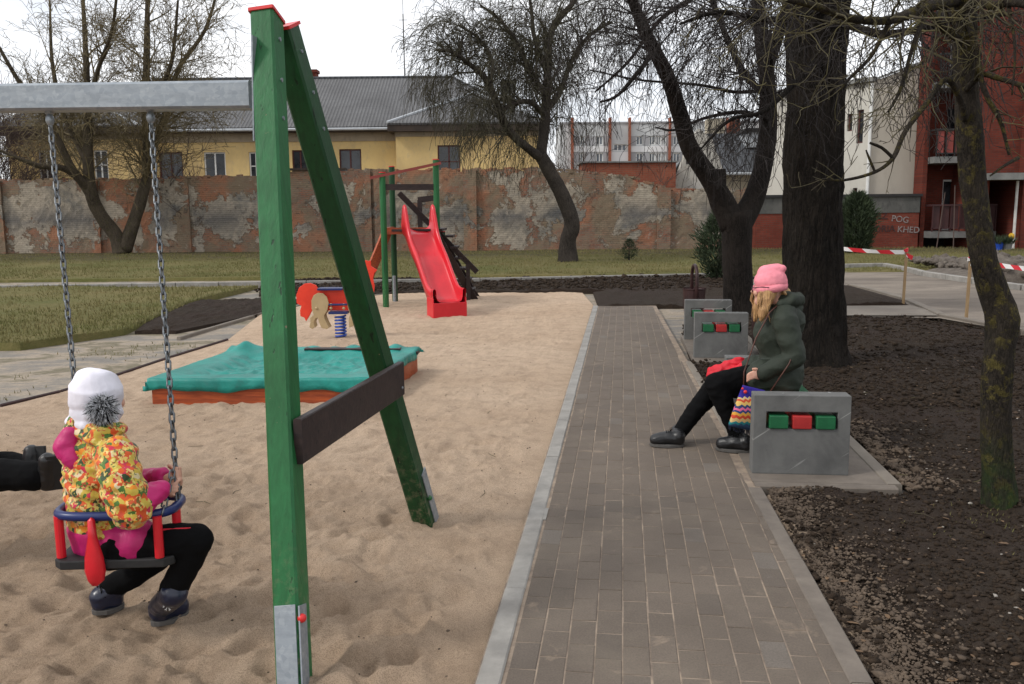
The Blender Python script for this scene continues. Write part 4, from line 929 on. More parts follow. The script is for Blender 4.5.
# snowflake mark on the boot
m = MB(); sc_ = aR+V((-.0, -.047, -.020)); 
for k in range(3):
    a = PI*k/3; dv = V((math.cos(a), -.1, math.sin(a)))*.016; m.tube([sc_-dv, sc_+dv], .0016, 4)
for k in range(6):
    a = PI*k/3; c_ = sc_+V((math.cos(a), -.1, math.sin(a)))*.012
    for s in (-.6, .6): m.tube([c_, c_+V((math.cos(a+s), 0, math.sin(a+s)))*.006], .0013, 4)
m.build('snowflake_mark', 'win_white', ch)

# ---- the child beyond the left edge
c2 = thing('person', 'child at the left edge with outstretched dark legs and boots', 'person', (C2.x, C2.y, C2.z+.03))
p2 = C2+V((-.02, 0, .12)); ch2 = p2+V((-.06, 0, .25)); n2 = p2+V((-.07, 0, .36)); h2 = p2+V((-.06, 0, .49))
kA = V((-2.36, 3.93, .44)); kB = V((-2.36, 4.08, .43)); fA = P(44, 476, 3.90); fB = P(28, 470, 4.05); f2 = V((1, -.1, 0))
wA = M2 @ V((.2, -.0, .28)); 
tr = tR2; axL = (tR2-(M2 @ V((-.2, 0, .195)))).normalized(); axR = (tL2-(M2 @ V((.2, 0, .195)))).normalized(); gA = (M2 @ V((.2, 0, .195)))+axR*.16; gB = (M2 @ V((-.2, 0, .195)))+axL*.2
sA = n2+V((0, -.13, -.05)); sB = n2+V((0, .13, -.05))
bp = head_parts(h2, f2, .083)+[('c', [h2-V((0, 0, .05)), n2, ch2, p2], [.04, .045, .085, .085]), ('c', [n2, sA, V((-2.66, 3.78, .55)), gA+V((-.03, -.02, 0))], [.05, .036, .03, .02]), ('c', [n2, sB, V((-2.9, 4.1, .6)), gB+V((0, .03, 0))], [.05, .036, .03, .02]), ('c', [p2, p2+V((.05, -.06, -.02)), kA, fA], [.08, .06, .044, .03]), ('c', [p2, p2+V((.05, .06, -.02)), kB, fB], [.08, .06, .044, .03])]
bp += hand_grip(gA, axR, V((-.5, -.5, 0)), .013, .95)+hand_grip(gB, axL, V((.3, .7, 0)), .013, .95)
blob('body', 'skin', bp, c2, .006, 3); eyes(c2, h2, f2, .083)
blob('trousers', 'black_cloth', [('c', [p2, p2+V((.05, -.06, -.01)), kA, kA.lerp(fA, .85)], [.105, .085, .075, .066]), ('c', [p2, p2+V((.05, .06, -.01)), kB, kB.lerp(fB, .85)], [.105, .085, .075, .062])], c2, .007, 4, .004, 16)
blob('jacket', 'red_cloth', [('c', [p2+V((0, 0, .05)), ch2, n2], [.12, .12, .07]), ('c', [n2, sA, V((-2.66, 3.78, .55)), gA+V((-.06, -.05, .0))], [.07, .06, .052, .036]), ('c', [n2, sB, V((-2.9, 4.1, .6)), gB+V((0, .07, 0))], [.07, .06, .052, .036])], c2, .008, 4, .004, 18)
blob('hat', 'blue_plastic', [('e', h2+V((-.01, 0, .03)), (.098, .096, .092))], c2, .007, 4)
def boot_up(ank, tipdir, parent):     # boot with its toe pointing up
    a = V(ank); tip = V(tipdir).normalized(); fw = V((1, -.1, -.05)).normalized()
    o = blob('boot', 'black_leather', [('c', [a-fw*.05, a+fw*.012], [.043, .043]), ('c', [a+fw*.015-tip*.03, a+fw*.018+tip*.085], [.042, .035])], parent, .006, 4, .002, 20)
    m = MB(); m.beam(a+fw*.056-tip*.065, a+fw*.052+tip*.115, .075, .016, None, 4, .006); m.build('sole', 'black_rubber', o)
boot_up(fA, (.1, -.15, .5), c2); boot_up(fB, (.0, .1, 1), c2)

# ================================================================== benches
def bench_block(m, y0, y1, w=.565, h=.49):
    hx0, hx1, hz0, hz1 = .075, .49, .285, .388; O = [(0, 0), (w, 0), (w, h), (0, h)]; I = [(hx0, hz0), (hx1, hz0), (hx1, hz1), (hx0, hz1)]
    vs = [(x, y, z) for y in (y0, y1) for x, z in O+I]; f = []
    for k in range(4):
        j = (k+1) % 4; f += [(k, j, 4+j, 4+k), (8+j, 8+k, 12+k, 12+j), (j, k, 8+k, 8+j), (4+k, 4+j, 12+j, 12+k)]
    m.add(vs, f)
bench = thing('park_bench', 'nearest bench of concrete ends with green and red slats, a woman sits on it', 'bench', (b1.x, b1.y, 0), -math.atan(.115), 'benches beside the path')
BL, BT = 1.52, .13
for y0, y1 in ((0, BT), (BL-BT, BL)):
    m = MB(); bench_block(m, y0, y1); m.build('concrete_end', 'concrete', bench, local=True, bevel=.007)
for k, mt in enumerate(('slat_green', 'slat_red', 'slat_green')):
    x = .090+k*.137; m = MB(); m.box(x, x+.112, -.014, BL+.014, .287, .367); m.build('slat', mt, bench, local=True, bevel=.006)
bench2 = copy_tree(bench); bench2.location = (b2.x, b2.y, 0); bench2.rotation_euler.z = -math.atan(.115)
bench2['label'] = 'empty farther bench of concrete ends with green and red slats'
# litter bins
def bin_(x, y, label):
    t = thing('litter_bin', label, 'bin', (x, y, 0), 0, 'litter bins beside the benches')
    m = MB(); n = 20
    vs = []; 
    for z, r in ((.10, .145), (.42, .165), (.43, .172), (.445, .172)): vs += [(r*math.cos(2*PI*j/n), r*math.sin(2*PI*j/n), z) for j in range(n)]
    m.add(vs, [(i*n+j, i*n+(j+1) % n, (i+1)*n+(j+1) % n, (i+1)*n+j) for i in range(3) for j in range(n)]+[tuple(range(n-1, -1, -1))]); m.build('bucket', 'bin', t, local=True)
    m = MB(); pts = [(-.0, -.185, 0), (0, -.185, .62)]+[(0, -.185*math.cos(PI*k/8), .62+.16*math.sin(PI*k/8)) for k in range(1, 8)]+[(0, .185, .62), (0, .185, 0)]
    m.tube(pts, .026, 8); m.tube([(0, -.185, .3), (0, -.15, .3)], .012, 8); m.tube([(0, .185, .3), (0, .15, .3)], .012, 8); m.build('hoop', 'bin', t, local=True, smooth=True); return t
q = G(700, 322); bin_(q.x+.0, q.y+.45, 'dark red bin with a tall hoop behind the farther bench')
q = b2+BS*.83+BD*.35; bin_(q.x-.02, q.y, 'dark red bin close to the right end of the farther bench')

# ================================================================== the woman
W = lambda x, y, dy=0: P(x, y, 5.93+dy)
wo = thing('person', 'seated woman in a pink beanie, olive jacket and black trousers', 'person', (1.80, 5.93, .37))
pel = V((1.79, 5.95, .475)); wai = V((1.815, 5.95, .64)); che = V((1.795, 5.95, .83)); nek = V((1.785, 5.95, .985)); hd = W(769, 289)
fw = V((-.93, .36, -.04)).normalized()
sN, sF = W(785, 322, -.16), W(778, 322, .18); eN, wN = W(795, 358, -.22), W(764, 373, -.19); eF, wF = W(780, 360, .24), W(742, 372, .14)
hN, hF = pel+V((-.03, -.09, -.02)), pel+V((-.03, .09, -.02)); kN = W(714, 386, .10); kF = W(716, 384, -.06)
aN = W(678, 434, .08); aF = W(738, 438, -.06)
def spine(r): return ('c', [nek, che, wai, pel], r)
palm = wN+V((-.035, 0, -.012))
bp = head_parts(hd, fw, .095)+[('c', [hd+V((.02, 0, -.04)), nek], [.05, .055]), spine([.055, .115, .105, .105]), ('c', [nek, sN, eN, wN], [.055, .045, .038, .024]), ('c', [nek, sF, eF, wF], [.055, .045, .038, .024]),
      ('c', [pel, hN, kN, aN], [.10, .085, .055, .034]), ('c', [pel, hF, kF, aF], [.10, .085, .055, .034]), ('e', palm, (.04, .016, .032))]
for k in range(4): bp.append(('c', [palm+V((-.03, 0, .02-.013*k)), palm+V((-.055, .006, .012-.014*k)), palm+V((-.07, .014, -.004-.014*k))], [.009, .008, .0065]))
bp.append(('c', [palm+V((.01, 0, .022)), palm+V((-.018, -.006, .042)), palm+V((-.04, -.004, .04))], [.011, .009, .008]))
pf = wF+V((-.035, 0, -.01)); bp.append(('e', pf, (.04, .03, .016)))
for k in range(4): bp.append(('c', [pf+V((-.03, .02-.013*k, 0)), pf+V((-.055, .02-.014*k, -.006)), pf+V((-.075, .02-.014*k, -.02))], [.009, .008, .0065]))
bp.append(('c', [pf+V((0, -.03, 0)), pf+V((-.03, -.045, -.006)), pf+V((-.05, -.04, -.012))], [.011, .009, .008]))
blob('body', 'skin', bp, wo, .006, 3); eyes(wo, hd, fw, .095)
blob('trousers', 'black_cloth', [('c', [pel+V((0, 0, .03)), pel], [.13, .135]), ('c', [pel, hN, hN.lerp(kN, .5), kN+V((.01, 0, 0)), kN.lerp(aN, .5), aN], [.13, .115, .098, .078, .062, .048]), ('c', [pel, hF, hF.lerp(kF, .5), kF, kF.lerp(aF, .5), aF], [.13, .115, .098, .078, .060, .048])], wo, .008, 4, .006, 14)
blob('jacket', 'olive', [('c', [nek+V((.015, 0, -.03)), che+V((.01, 0, .02)), che+V((-.035, 0, -.06)), wai, pel+V((-.005, 0, .04)), pel+V((-.03, 0, -.02)), pel+V((-.10, -.03, -.01))], [.09, .145, .145, .140, .150, .146, .118]), ('c', [nek+V((.02, 0, -.035)), sN], [.075, .082]), ('c', [nek+V((.02, 0, -.035)), sF], [.075, .08]),
     ('c', [sN, sN.lerp(eN, .5), eN, eN.lerp(wN, .6), wN], [.082, .076, .068, .058, .048]), ('c', [sF, eF, wF], [.08, .066, .046]), ('c', [pel+V((.01, -.07, .05)), pel+V((-.02, -.085, .0)), pel+V((-.13, -.095, .02))], [.135, .145, .118]), ('c', [pel+V((-.02, .085, .0)), pel+V((-.13, .095, .02))], [.14, .115])], wo, .008, 4, .008, 9, 4)
blob('hood', 'olive', [('c', [nek+V((-.03, -.105, -.015)), nek+V((.045, -.10, .015)), nek+V((.105, -.02, .01)), nek+V((.095, .08, .01)), nek+V((.01, .12, .0))], [.030, .038, .046, .040, .030]), ('c', [nek+V((.03, -.03, .0)), nek+V((.09, 0, -.05))], [.072, .06])], wo, .007, 3, .009, 13, 6)
hat = blob('beanie', 'pink_knit', [('e', hd+V((.010, -.002, .052)), (.108, .103, .085)), ('c', [hd+V((-.02, 0, .10)), hd+V((.05, 0, .122))], [.06, .048]), ('c', [hd+V((.075, -.02, .135)), hd+V((.055, .02, .135))], [.028, .028])], wo, .006, 4, .003, 16)
m = MB(); M = Matrix.Translation(hd+V((.008, 0, .012))) @ Matrix.Rotation(R(-9), 4, 'Y'); pts = [M @ V((.106*math.cos(2*PI*k/28), .102*math.sin(2*PI*k/28), .0)) for k in range(29)]
vs = [];
n_ = 28
for dz, dr in ((-.022, .0), (-.026, .007), (0, .011), (.024, .007), (.022, 0)): vs += [M @ V(((.103+dr)*math.cos(2*PI*k/n_), (.099+dr)*math.sin(2*PI*k/n_), dz)) for k in range(n_)]
m.add(vs, [(i*n_+j, i*n_+(j+1) % n_, (i+1)*n_+(j+1) % n_, (i+1)*n_+j) for i in range(4) for j in range(n_)]); m.build('cuff', 'pink_knit', hat, smooth=True)
# hair: locks falling over the shoulder
m = MB(); rr = random.Random(9)
for i in range(45):
    a = rr.uniform(-1.2, 1.25); side = -1 if i % 3 else 1
    p = hd+V((-.055+.10*(rr.random()-.35), side*rr.uniform(.060, .088), -.005-.02*rr.random()))
    e = hd+V((-.050+rr.gauss(0, .018), side*rr.uniform(.07, .115), -.14-.08*rr.random()**1.5))
    md_ = p.lerp(e, .5)+V((rr.gauss(-.012, .012), side*.02, 0)); m.tube([p, p.lerp(md_, .5)+V((0, side*.008, 0)), md_, md_.lerp(e, .6), e], [.003, .004, .004, .003, .0006], 5, False)
for i in range(20):
    an = rr.uniform(-.9, .9); p = hd+V((.06*math.cos(an)+.03, .09*math.sin(an), -.01)); e = nek+V((.03+rr.gauss(0, .02), .05*math.sin(an), .0)); m.tube([p, p.lerp(e, .5)+V((.015, 0, 0)), e], [.009, .009, .004], 5, False)
hr = blob('hair', 'hair_blond', [('c', [hd+V((-.012, -.045, .0)), hd+V((-.040, -.066, -.07)), hd+V((-.060, -.088, -.13)), hd+V((-.07, -.10, -.165)), hd+V((-.078, -.105, -.195))], [.056, .046, .036, .025, .008]), ('c', [hd+V((.04, 0, .01)), nek+V((.02, 0, .06))], [.06, .045]), ('c', [hd+V((-.01, .05, .0)), hd+V((-.04, .085, -.13)), hd+V((-.06, .1, -.22))], [.055, .040, .012]), ('c', [hd+V((-.055, -.05, .0)), hd+V((-.075, -.07, -.09)), hd+V((-.07, -.095, -.17))], [.026, .024, .010])], wo, .0045, 2, .005, 9, 3)
hm = MB(); hm.v, hm.f = m.v, m.f; hm.build('loose_locks', 'hair_blond', hr, smooth=True)
m = MB(); s = fw.cross(V((0, 0, 1))).normalized()
for k in (-1, 1):
    c_ = hd+fw*.103+s*k*.034+V((0, 0, .006)); m.tube([c_+s*(.024*math.cos(2*PI*j/14))+V((0, 0, .019*math.sin(2*PI*j/14))) for j in range(15)], .0028, 5, False)
    m.tube([c_+s*k*.024+V((0, 0, .008)), hd+s*k*.102+fw*.03+V((0, 0, .022)), hd+s*k*.106-fw*.01+V((0, 0, .018))], .003, 5)
m.build('glasses', 'black_leather', wo)
shoe(wo, aN, G(684, 447)+V((0, .0, .006)), G(650, 446)+V((0, .0, .006)), 'black_leather', w=.047, name='shoe')
shoe(wo, aF, G(752, 453)+V((0, 0, .006)), G(716, 450)+V((0, 0, .006)), 'black_leather', w=.047, name='shoe')
jm = MB()
for px_, py_, dy_ in ((757, 377, -.175),):
    q_ = W(px_, py_, dy_); jm.beam(q_+V((-.02, 0, .02)), q_+V((.07, -.0, -.0)), .012, .02, V((0, 1, 0)), 3, .003)
jm.build('pocket_flap', 'olive', wo, smooth=True)
# shoulder bag and strap
bg = thing('shoulder_bag', 'knitted zigzag striped shoulder bag hanging at the hip of the woman', 'bag', (0, 0, 0)); bgc = W(748, 407, -.27); bg.location = (bgc.x, bgc.y, bgc.z-.13)
M = Matrix.Translation(bgc+V((0, 0, -.01))) @ Matrix.Rotation(R(14), 4, 'Y')
m = MB(); vs = []; n_ = 26; lv = 16
for i in range(lv+1):
    z = -.13+.27*i/lv; t = i/lv; wx = .095-.02*t; wy = .034*math.sin(PI*min(1, (t*.9+.18)))+.006
    for j in range(n_):
        a = 2*PI*j/n_; ca, sa = math.cos(a), math.sin(a); rr_ = 1+.03*noise.noise(V((ca*2, sa*2, z*14)))
        vs.append(M @ V((math.copysign(abs(ca)**.6, ca)*wx*rr_, math.copysign(abs(sa)**.8, sa)*wy*rr_, z+.006*math.sin(a*7)*(1 if i == 0 else 0))))
m.add(vs, [(i*n_+j, i*n_+(j+1) % n_, (i+1)*n_+(j+1) % n_, (i+1)*n_+j) for i in range(lv) for j in range(n_)]+[tuple(range(n_-1, -1, -1)), tuple(lv*n_+j for j in range(n_))])
m.build('pouch', 'bag', bg, smooth=True)
m = MB(); rr = random.Random(2)
for i in range(40):
    x = -.09+.18*i/39; p = M @ V((x, rr.uniform(-.012, .012), -.128)); m.tube([p, p+V((rr.gauss(0, .004), rr.gauss(0, .004), -.03-.01*rr.random()))], .0025, 4)
m.build('fringe', 'navy_leather', bg)
m = MB(); a = M @ V((-.065, 0, .13)); b = M @ V((.065, 0, .13))
m.tube([a, W(744, 372, -.24), W(756, 338, -.22), W(770, 312, -.17), W(780, 303, -.06), W(782, 303, .08), W(790, 306, .15)], .0045, 6)
m.tube([b, W(770, 392, -.21), W(789, 364, -.30), W(797, 344, -.20), W(799, 328, -.08), W(794, 312, .05)], .0045, 6); m.build('strap', 'strap', bg, smooth=True)
m = MB(); m.sphere(M @ V((-.055, -.03, .105)), .012); m.sphere(M @ V((-.075, -.02, .12)), .008); m.build('bead', 'red_cap', bg, smooth=True)
# red jacket lying across the lap
rc = blob('red_garment', 'red_cloth', [('c', [W(712, 373, .24), W(726, 368, .22), W(740, 362, .2)], [.036, .042, .034]), ('c', [W(722, 376, .2), W(744, 368, .12)], [.03, .03])], None, .006, 3, .014, 16)
tag(rc, 'bright red garment lying on the knees of the woman', 'garment')

# ================================================================== sandbox
q0 = G(154.5, 402); sbx = thing('sandbox', 'low wooden sandbox covered by a sagging teal tarpaulin', 'sandbox', (q0.x, q0.y, 0))
AX = V((1, -.030, 0)).normalized(); AY = V((.155, 1, 0)).normalized(); SW, SD, SH = 1.84, 1.58, .155
def SP(u, v, z): q = q0+AX*u+AY*v; return V((q.x, q.y, z))
for a, b in (((0, 0), (SW, 0)), ((SW, 0), (SW, SD)), ((SW, SD), (0, SD)), ((0, SD), (0, 0))):
    a_, b_ = SP(*a, SH/2-.03), SP(*b, SH/2-.03); m = MB(); m.beam(a_, b_, .035, SH+.06, None, 6, .003); m.build('side_board', 'orange_wood', sbx)
for a, b in (((-.05, .06), (SW+.05, .06)), ((-.05, SD-.06), (SW+.05, SD-.06)), ((.07, .16), (.07, SD-.16)), ((SW-.07, .16), (SW-.07, SD-.16))):
    m = MB(); m.beam(SP(*a, SH+.032), SP(*b, SH+.032), .16 if a[0] < 0 else .14, .03, None, 1, .004); m.build('rim_board', 'brown_wood', sbx)
nu, nv_ = 110, 96; vs = []; 
for j in range(nv_+1):
    for i in range(nu+1):
        u = -.09+(SW+.18)*i/nu; v = -.08+(SD+.16)*j/nv_; eu = min(u+.09, SW+.09-u); ev = min(v+.08, SD+.08-v); e = min(eu, ev)
        z = SH+.055; inn = max(0, min(1, (min(u-.14, SW-.14-u, v-.15, SD-.15-v))/.22)); inn = inn*inn*(3-2*inn)
        z -= .075*inn; nz = noise.noise(V((u*3.0, v*3.0, 1)))*.5+noise.noise(V((u*9, v*12, 3)))*.3+.18*noise.noise(V((u*24, v*24, 5)))
        rid = 1-abs(noise.noise(V((u*5+v*2, v*5-u, 8))))*3
        z += (nz*.055+max(0, rid)*.02)*inn+nz*.010
        bump_ = math.exp(-((u-.12)**2+(v-SD+.05)**2)/.01)*.07+math.exp(-((v-SD+.02)**2)/.012)*.028*(1+noise.noise(V((u*7, 0, 2)))*1.6); z += bump_
        if e < .05: 
            dr = (.05-e)/.05; z -= dr*(.075+.045*noise.noise(V((u*4, v*4, 7)))+(.03 if v < 0 else 0)); k_ = .02*noise.noise(V((u*11, v*11, 4)))*dr
            if eu < ev: u += k_+(.045*dr if u < SW/2 else -.045*dr)
            else: v += k_+(.04*dr if v < SD/2 else -.04*dr)
        vs.append(SP(u, v, max(z, .03)))
m = MB(); W_ = nu+1; m.add(vs, [(j*W_+i, j*W_+i+1, (j+1)*W_+i+1, (j+1)*W_+i) for j in range(nv_) for i in range(nu)]); cov = m.build('cover', 'teal', sbx, smooth=True)
md = cov.modifiers.new('t', 'SOLIDIFY'); md.thickness = .004
m = MB(); m.beam(SP(.75, SD-.10, SH+.075), SP(1.72, SD-.10, SH+.07), .10, .02, None, 1, .004); m.build('batten', 'brown_wood', sbx)

# ================================================================== spring rider
YR = 11.55
def rp(pts, t, yoff, parent, name, mat, sc=4.275, ox=280, oy=260):
    ps_ = [P(ox+x/sc, oy+y/sc, YR) for x, y in pts]; m = MB(); n = len(ps_)
    vs = [(p.x, YR+yoff-t/2, p.z) for p in ps_]+[(p.x, YR+yoff+t/2, p.z) for p in ps_]
    m.add(vs, [tuple(range(n-1, -1, -1)), tuple(range(n, 2*n))]+[(j, (j+1) % n, n+(j+1) % n, n+j) for j in range(n)]); return m.build(name, mat, parent, bevel=.004)
gq = G(341, 336); rd = thing('spring_rider', 'red and beige rooster rocker on a blue coil spring', 'spring rider', (P(341, 336, YR).x, YR, 0))
rp([(72, 185), (70, 150), (82, 118), (105, 101), (130, 98), (155, 108), (167, 128), (170, 150), (150, 160), (142, 185), (138, 215), (126, 240), (112, 262), (104, 246), (88, 240), (86, 215), (92, 196)], .02, .0, rd, 'tail', 'red_board')
rp([(165, 128), (275, 128), (335, 120), (352, 70), (345, 20), (358, 12), (366, 0), (378, 4), (388, 2), (390, 26), (416, 42), (402, 58), (398, 80), (405, 110), (402, 140), (378, 142), (352, 190), (300, 216), (205, 216), (170, 190)], .02, .0, rd, 'body_board', 'red_board')
for yo in (-.075, .075):
    rp([(140+0, 170), (150, 148), (168, 138), (190, 140), (206, 156), (214, 182), (208, 212), (194, 234), (198, 250), (216, 286), (206, 292), (184, 288), (172, 262), (168, 244), (158, 246), (150, 264), (155, 282), (146, 292), (131, 284), (136, 262), (134, 244), (150, 232), (141, 205)], .02, yo, rd, 'leg_board', 'beige_board')
    rp([(292, 190), (318, 186), (326, 220), (318, 280), (300, 284), (298, 250), (304, 230)], .02, yo, rd, 'leg_board', 'beige_board')
m = MB(); a = P(280+165/4.275, 260+124/4.275, YR); b = P(280+272/4.275, 260+124/4.275, YR); m.box(a.x, b.x, YR-.10, YR+.10, a.z-.012, a.z+.016); m.build('seat', 'blue_plastic', rd, bevel=.006)
m = MB(); a = P(280+213/4.275, 260+222/4.275, YR); b = P(280+294/4.275, 260+222/4.275, YR); m.box(a.x, b.x, YR-.10, YR+.10, a.z-.02, a.z+.012); m.build('mounting_plate', 'blue_plastic', rd, bevel=.004)
m = MB(); a = P(280+214/4.275, 260+188/4.275, YR); b = P(280+292/4.275, 260+188/4.275, YR)
for yo in (-.09, .09): m.tube([(a.x, YR+yo, a.z), (b.x, YR+yo, a.z)], .014, 8)
m.build('foot_bar', 'blue_plastic', rd)
for x, y in ((162, 203), (224, 188), (224, 203), (278, 188), (278, 203), (372, 89)):
    q = P(280+x/4.275, 260+y/4.275, YR); m = MB(); m.sphere((q.x, YR-.09 if x < 300 else YR-.012, q.z), .019, 10, 6, (1, .6, 1)); m.build('bolt_cap', 'beige_board', rd, smooth=True)
m = MB(); q = P(341, 336, YR); top = P(341, 314, YR).z; pts = [(q.x+.065*math.cos(t*.35), YR+.065*math.sin(t*.35), -.02+(top+.0)*t/126) for t in range(127)]; m.tube(pts, .0135, 7); m.build('spring', 'blue_spring', rd, smooth=True)
m = MB(); q = P(280+368/4.275, 260+80/4.275, YR); m.tube([(q.x-.02, YR-.16, q.z), (q.x-.02, YR+.16, q.z)], .014, 8); m.build('handle', 'blue_plastic', rd)

# ================================================================== slide tower
YF = 15.2; tw = thing('slide_tower', 'green post climbing tower with a wavy red slide and brown stairs', 'slide', (P(412, 300, YF).x, YF, 0))
pA = P(386, 303, YF); pB = P(395.5, 297, 16.25); pC = P(437, 303, YF+.2)
XA, XB, XC = P(383, 200, YF).x, P(392.5, 200, 16.25).x, P(436.5, 200, YF+.2).x
zt = lambda px, py, Y: P(px, py, Y).z
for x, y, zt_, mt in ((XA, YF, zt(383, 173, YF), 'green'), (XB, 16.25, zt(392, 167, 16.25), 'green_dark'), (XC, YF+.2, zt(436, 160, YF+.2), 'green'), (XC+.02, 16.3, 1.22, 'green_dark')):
    m = MB(); m.tube([(x, y, -.1), (x, y, zt_)], .052, 12); ps_ = m.build('post', mt, tw); ps_.data.shade_smooth() if False else None
    m = MB(); m.tube([(x, y, zt_), (x, y, zt_+.015)], .056, 12); m.build('post_cap', 'red_cap', ps_)
m = MB(); m.tube([(XB, 16.18, -.05), (XB, 16.18, .45)], .03, 8); m.build('steel_shoe', 'galv', tw)
pz = zt(400, 231, YF)
a = P(370, 178, YF-.07); b = P(441, 163, YF+.13); m = MB(); m.beam((a.x, a.y, a.z), (b.x, b.y, b.z), .035, .045); m.build('top_rail', 'rail_red', tw)
m = MB(); z = zt(400, 187, YF); m.beam((XA, YF, z), (XC, YF+.2, z), .04, .10); m.build('cross_rail', 'brown_wood', tw)
m = MB(); m.beam((XA, YF+.02, pz+.0), (XC, YF+.2, pz), .05, .11); m.beam((XA, YF, pz), (XB, 16.25, pz), .05, .11); m.build('platform_beam', 'orange_wood', tw)
m = MB()
for i in range(8): y = YF+.02+i*.145; m.box(XA-.03, XC+.1, y, y+.13, pz-.01, pz+.03)
m.build('platform', 'brown_wood', tw, bevel=.003)
# climbing board on the left
a = P(384, 234, YF+.35); b = P(352, 296, YF-.1); m = MB()
for o_ in (-.22, .22): m.beam((a.x, a.y+.3+o_, a.z), (b.x, b.y+.3+o_, -.05), .05, .12)
cbm = m.build('climbing_ramp', 'orange_wood', tw)
m = MB()
for i in range(1, 6): q = V((a.x, a.y+.3, a.z)).lerp(V((b.x, b.y+.3, -.05)), i/6); m.tube([q+V((0, -.22, 0)), q+V((0, .22, 0))], .02, 8)
m.build('rung', 'galv', tw)
# stairs to the right rear
s_top = V((XC+.12, 16.0, pz)); s_bot = V((P(476, 294, 16.9).x, 16.6, -.05))
for o_ in (-.0, .62):
    m = MB(); a_ = s_top+V((-.2, o_-.1, -.05)); b_ = s_bot+V((0, o_-.1, 0)); m.beam(a_, b_, .05, .13, V((0, 1, 0))); m.build('stringer', 'brown_wood', tw)
    ha = P(399, 193, 16.0+o_*.6); hb = P(477, 272, 16.35+o_*.8) if o_ == 0 else P(462, 272, 17.0)
    if o_: continue
    m = MB(); m.beam(ha, hb, .045, .095, V((0, 1, 0))); m.build('handrail', 'brown_wood', tw)
    q = hb.lerp(ha, .12); m = MB(); m.beam((q.x, q.y, -.05), (q.x, q.y, q.z), .07, .07); q = hb.lerp(ha, .42); m.beam((q.x, q.y, .1), (q.x, q.y, q.z), .07, .07); m.build('handrail_post', 'brown_wood', tw)
m = MB()
for i in range(6): q = s_top.lerp(s_bot, (i+.6)/6.6); m.box(q.x-.07, q.x+.07, q.y-.06, q.y+.48, q.z-.02, q.z+.02)
m.build('step', 'brown_wood', tw)
m = MB(); a = P(418, 200, 16.2); b = P(434, 198, 16.2); m.beam(a, b, .05, .10, V((0, 1, 0))); m.beam((a.x+.03, 16.2, pz), (a.x+.03, 16.2, a.z), .08, .08); m.build('guard_rail', 'brown_wood', tw)
# slide
Tp = V((P(417, 229, YF).x, YF+.05, 0)); Bt = V((P(450, 313, 13.8).x, 13.80, 0)); sd = (Bt-Tp); Ls = sd.length; sd.normalize(); sx = V((-sd.y, sd.x, 0)); sx = sx if sx.x > 0 else -sx
st = [(-.02, 1.30, .10), (.02, 1.27, .30), (.07, 1.25, .43), (.14, 1.22, .45), (.22, 1.15, .36), (.32, 1.05, .23), (.45, .94, .17), (.60, .84, .15), (.75, .72, .15), (.92, .56, .15), (1.08, .41, .15), (1.22, .29, .16), (1.34, .225, .18), (1.46, .205, .19), (Ls-.02, .20, .20), (Ls, .20, .20)]
sc2 = Ls/1.53; vs = []; secs = []
def cr(P0, P1, P2, P3, t): return tuple(.5*((2*b)+(-a+c)*t+(2*a-5*b+4*c-d_)*t*t+(-a+3*b-3*c+d_)*t**3) for a, b, c, d_ in zip(P0, P1, P2, P3))
fine = []
for i in range(len(st)-1):
    for k in range(5): fine.append(cr(st[max(i-1, 0)], st[i], st[i+1], st[min(i+2, len(st)-1)], k/5))
fine.append(st[-1])
for s_, z, h in fine:
    c_ = Tp+sd*(s_*(sc2 if s_ < 1.5 else 1)); hw = .225; prof = [(-hw-.035, -.05), (-hw-.045, h*.5), (-hw-.045, h-.01), (-hw-.03, h+.012), (-hw-.008, h+.01), (-hw+.008, h-.015), (-hw+.012, h*.45), (-hw+.03, .03), (-hw+.07, .004), (-hw+.13, 0), (0, -.004)]
    prof = prof+[(-x, z_) for x, z_ in prof[-2::-1]]
    secs.append([c_+sx*x+V((0, 0, z+zz)) for x, zz in prof])
npf = len(secs[0]); m = MB(); m.add([v for s_ in secs for v in s_], [(i*npf+j, i*npf+j+1, (i+1)*npf+j+1, (i+1)*npf+j) for i in range(len(secs)-1) for j in range(npf-1)]+[((i+1)*npf, (i+1)*npf+npf-1, i*npf+npf-1, i*npf) for i in range(len(secs)-1)])
# closed foot of the slide down to the sand
e = secs[-1]; e0 = secs[-10]
sl = m.build('chute', 'red_plastic', tw, smooth=True)
m = MB(); hw = .265
for sg in (-1, 1): m.beam(Tp+sd*(Ls-.30)+sx*sg*hw+V((0, 0, .12)), Tp+sd*Ls+sx*sg*hw+V((0, 0, .12)), .02, .30, sx)
m.beam(Tp+sd*(Ls+.006)+sx*-(hw+.01)+V((0, 0, .08)), Tp+sd*(Ls+.006)+sx*(hw+.01)+V((0, 0, .08)), .02, .235, sd); m.build('slide_foot', 'red_plastic', tw, bevel=.006)
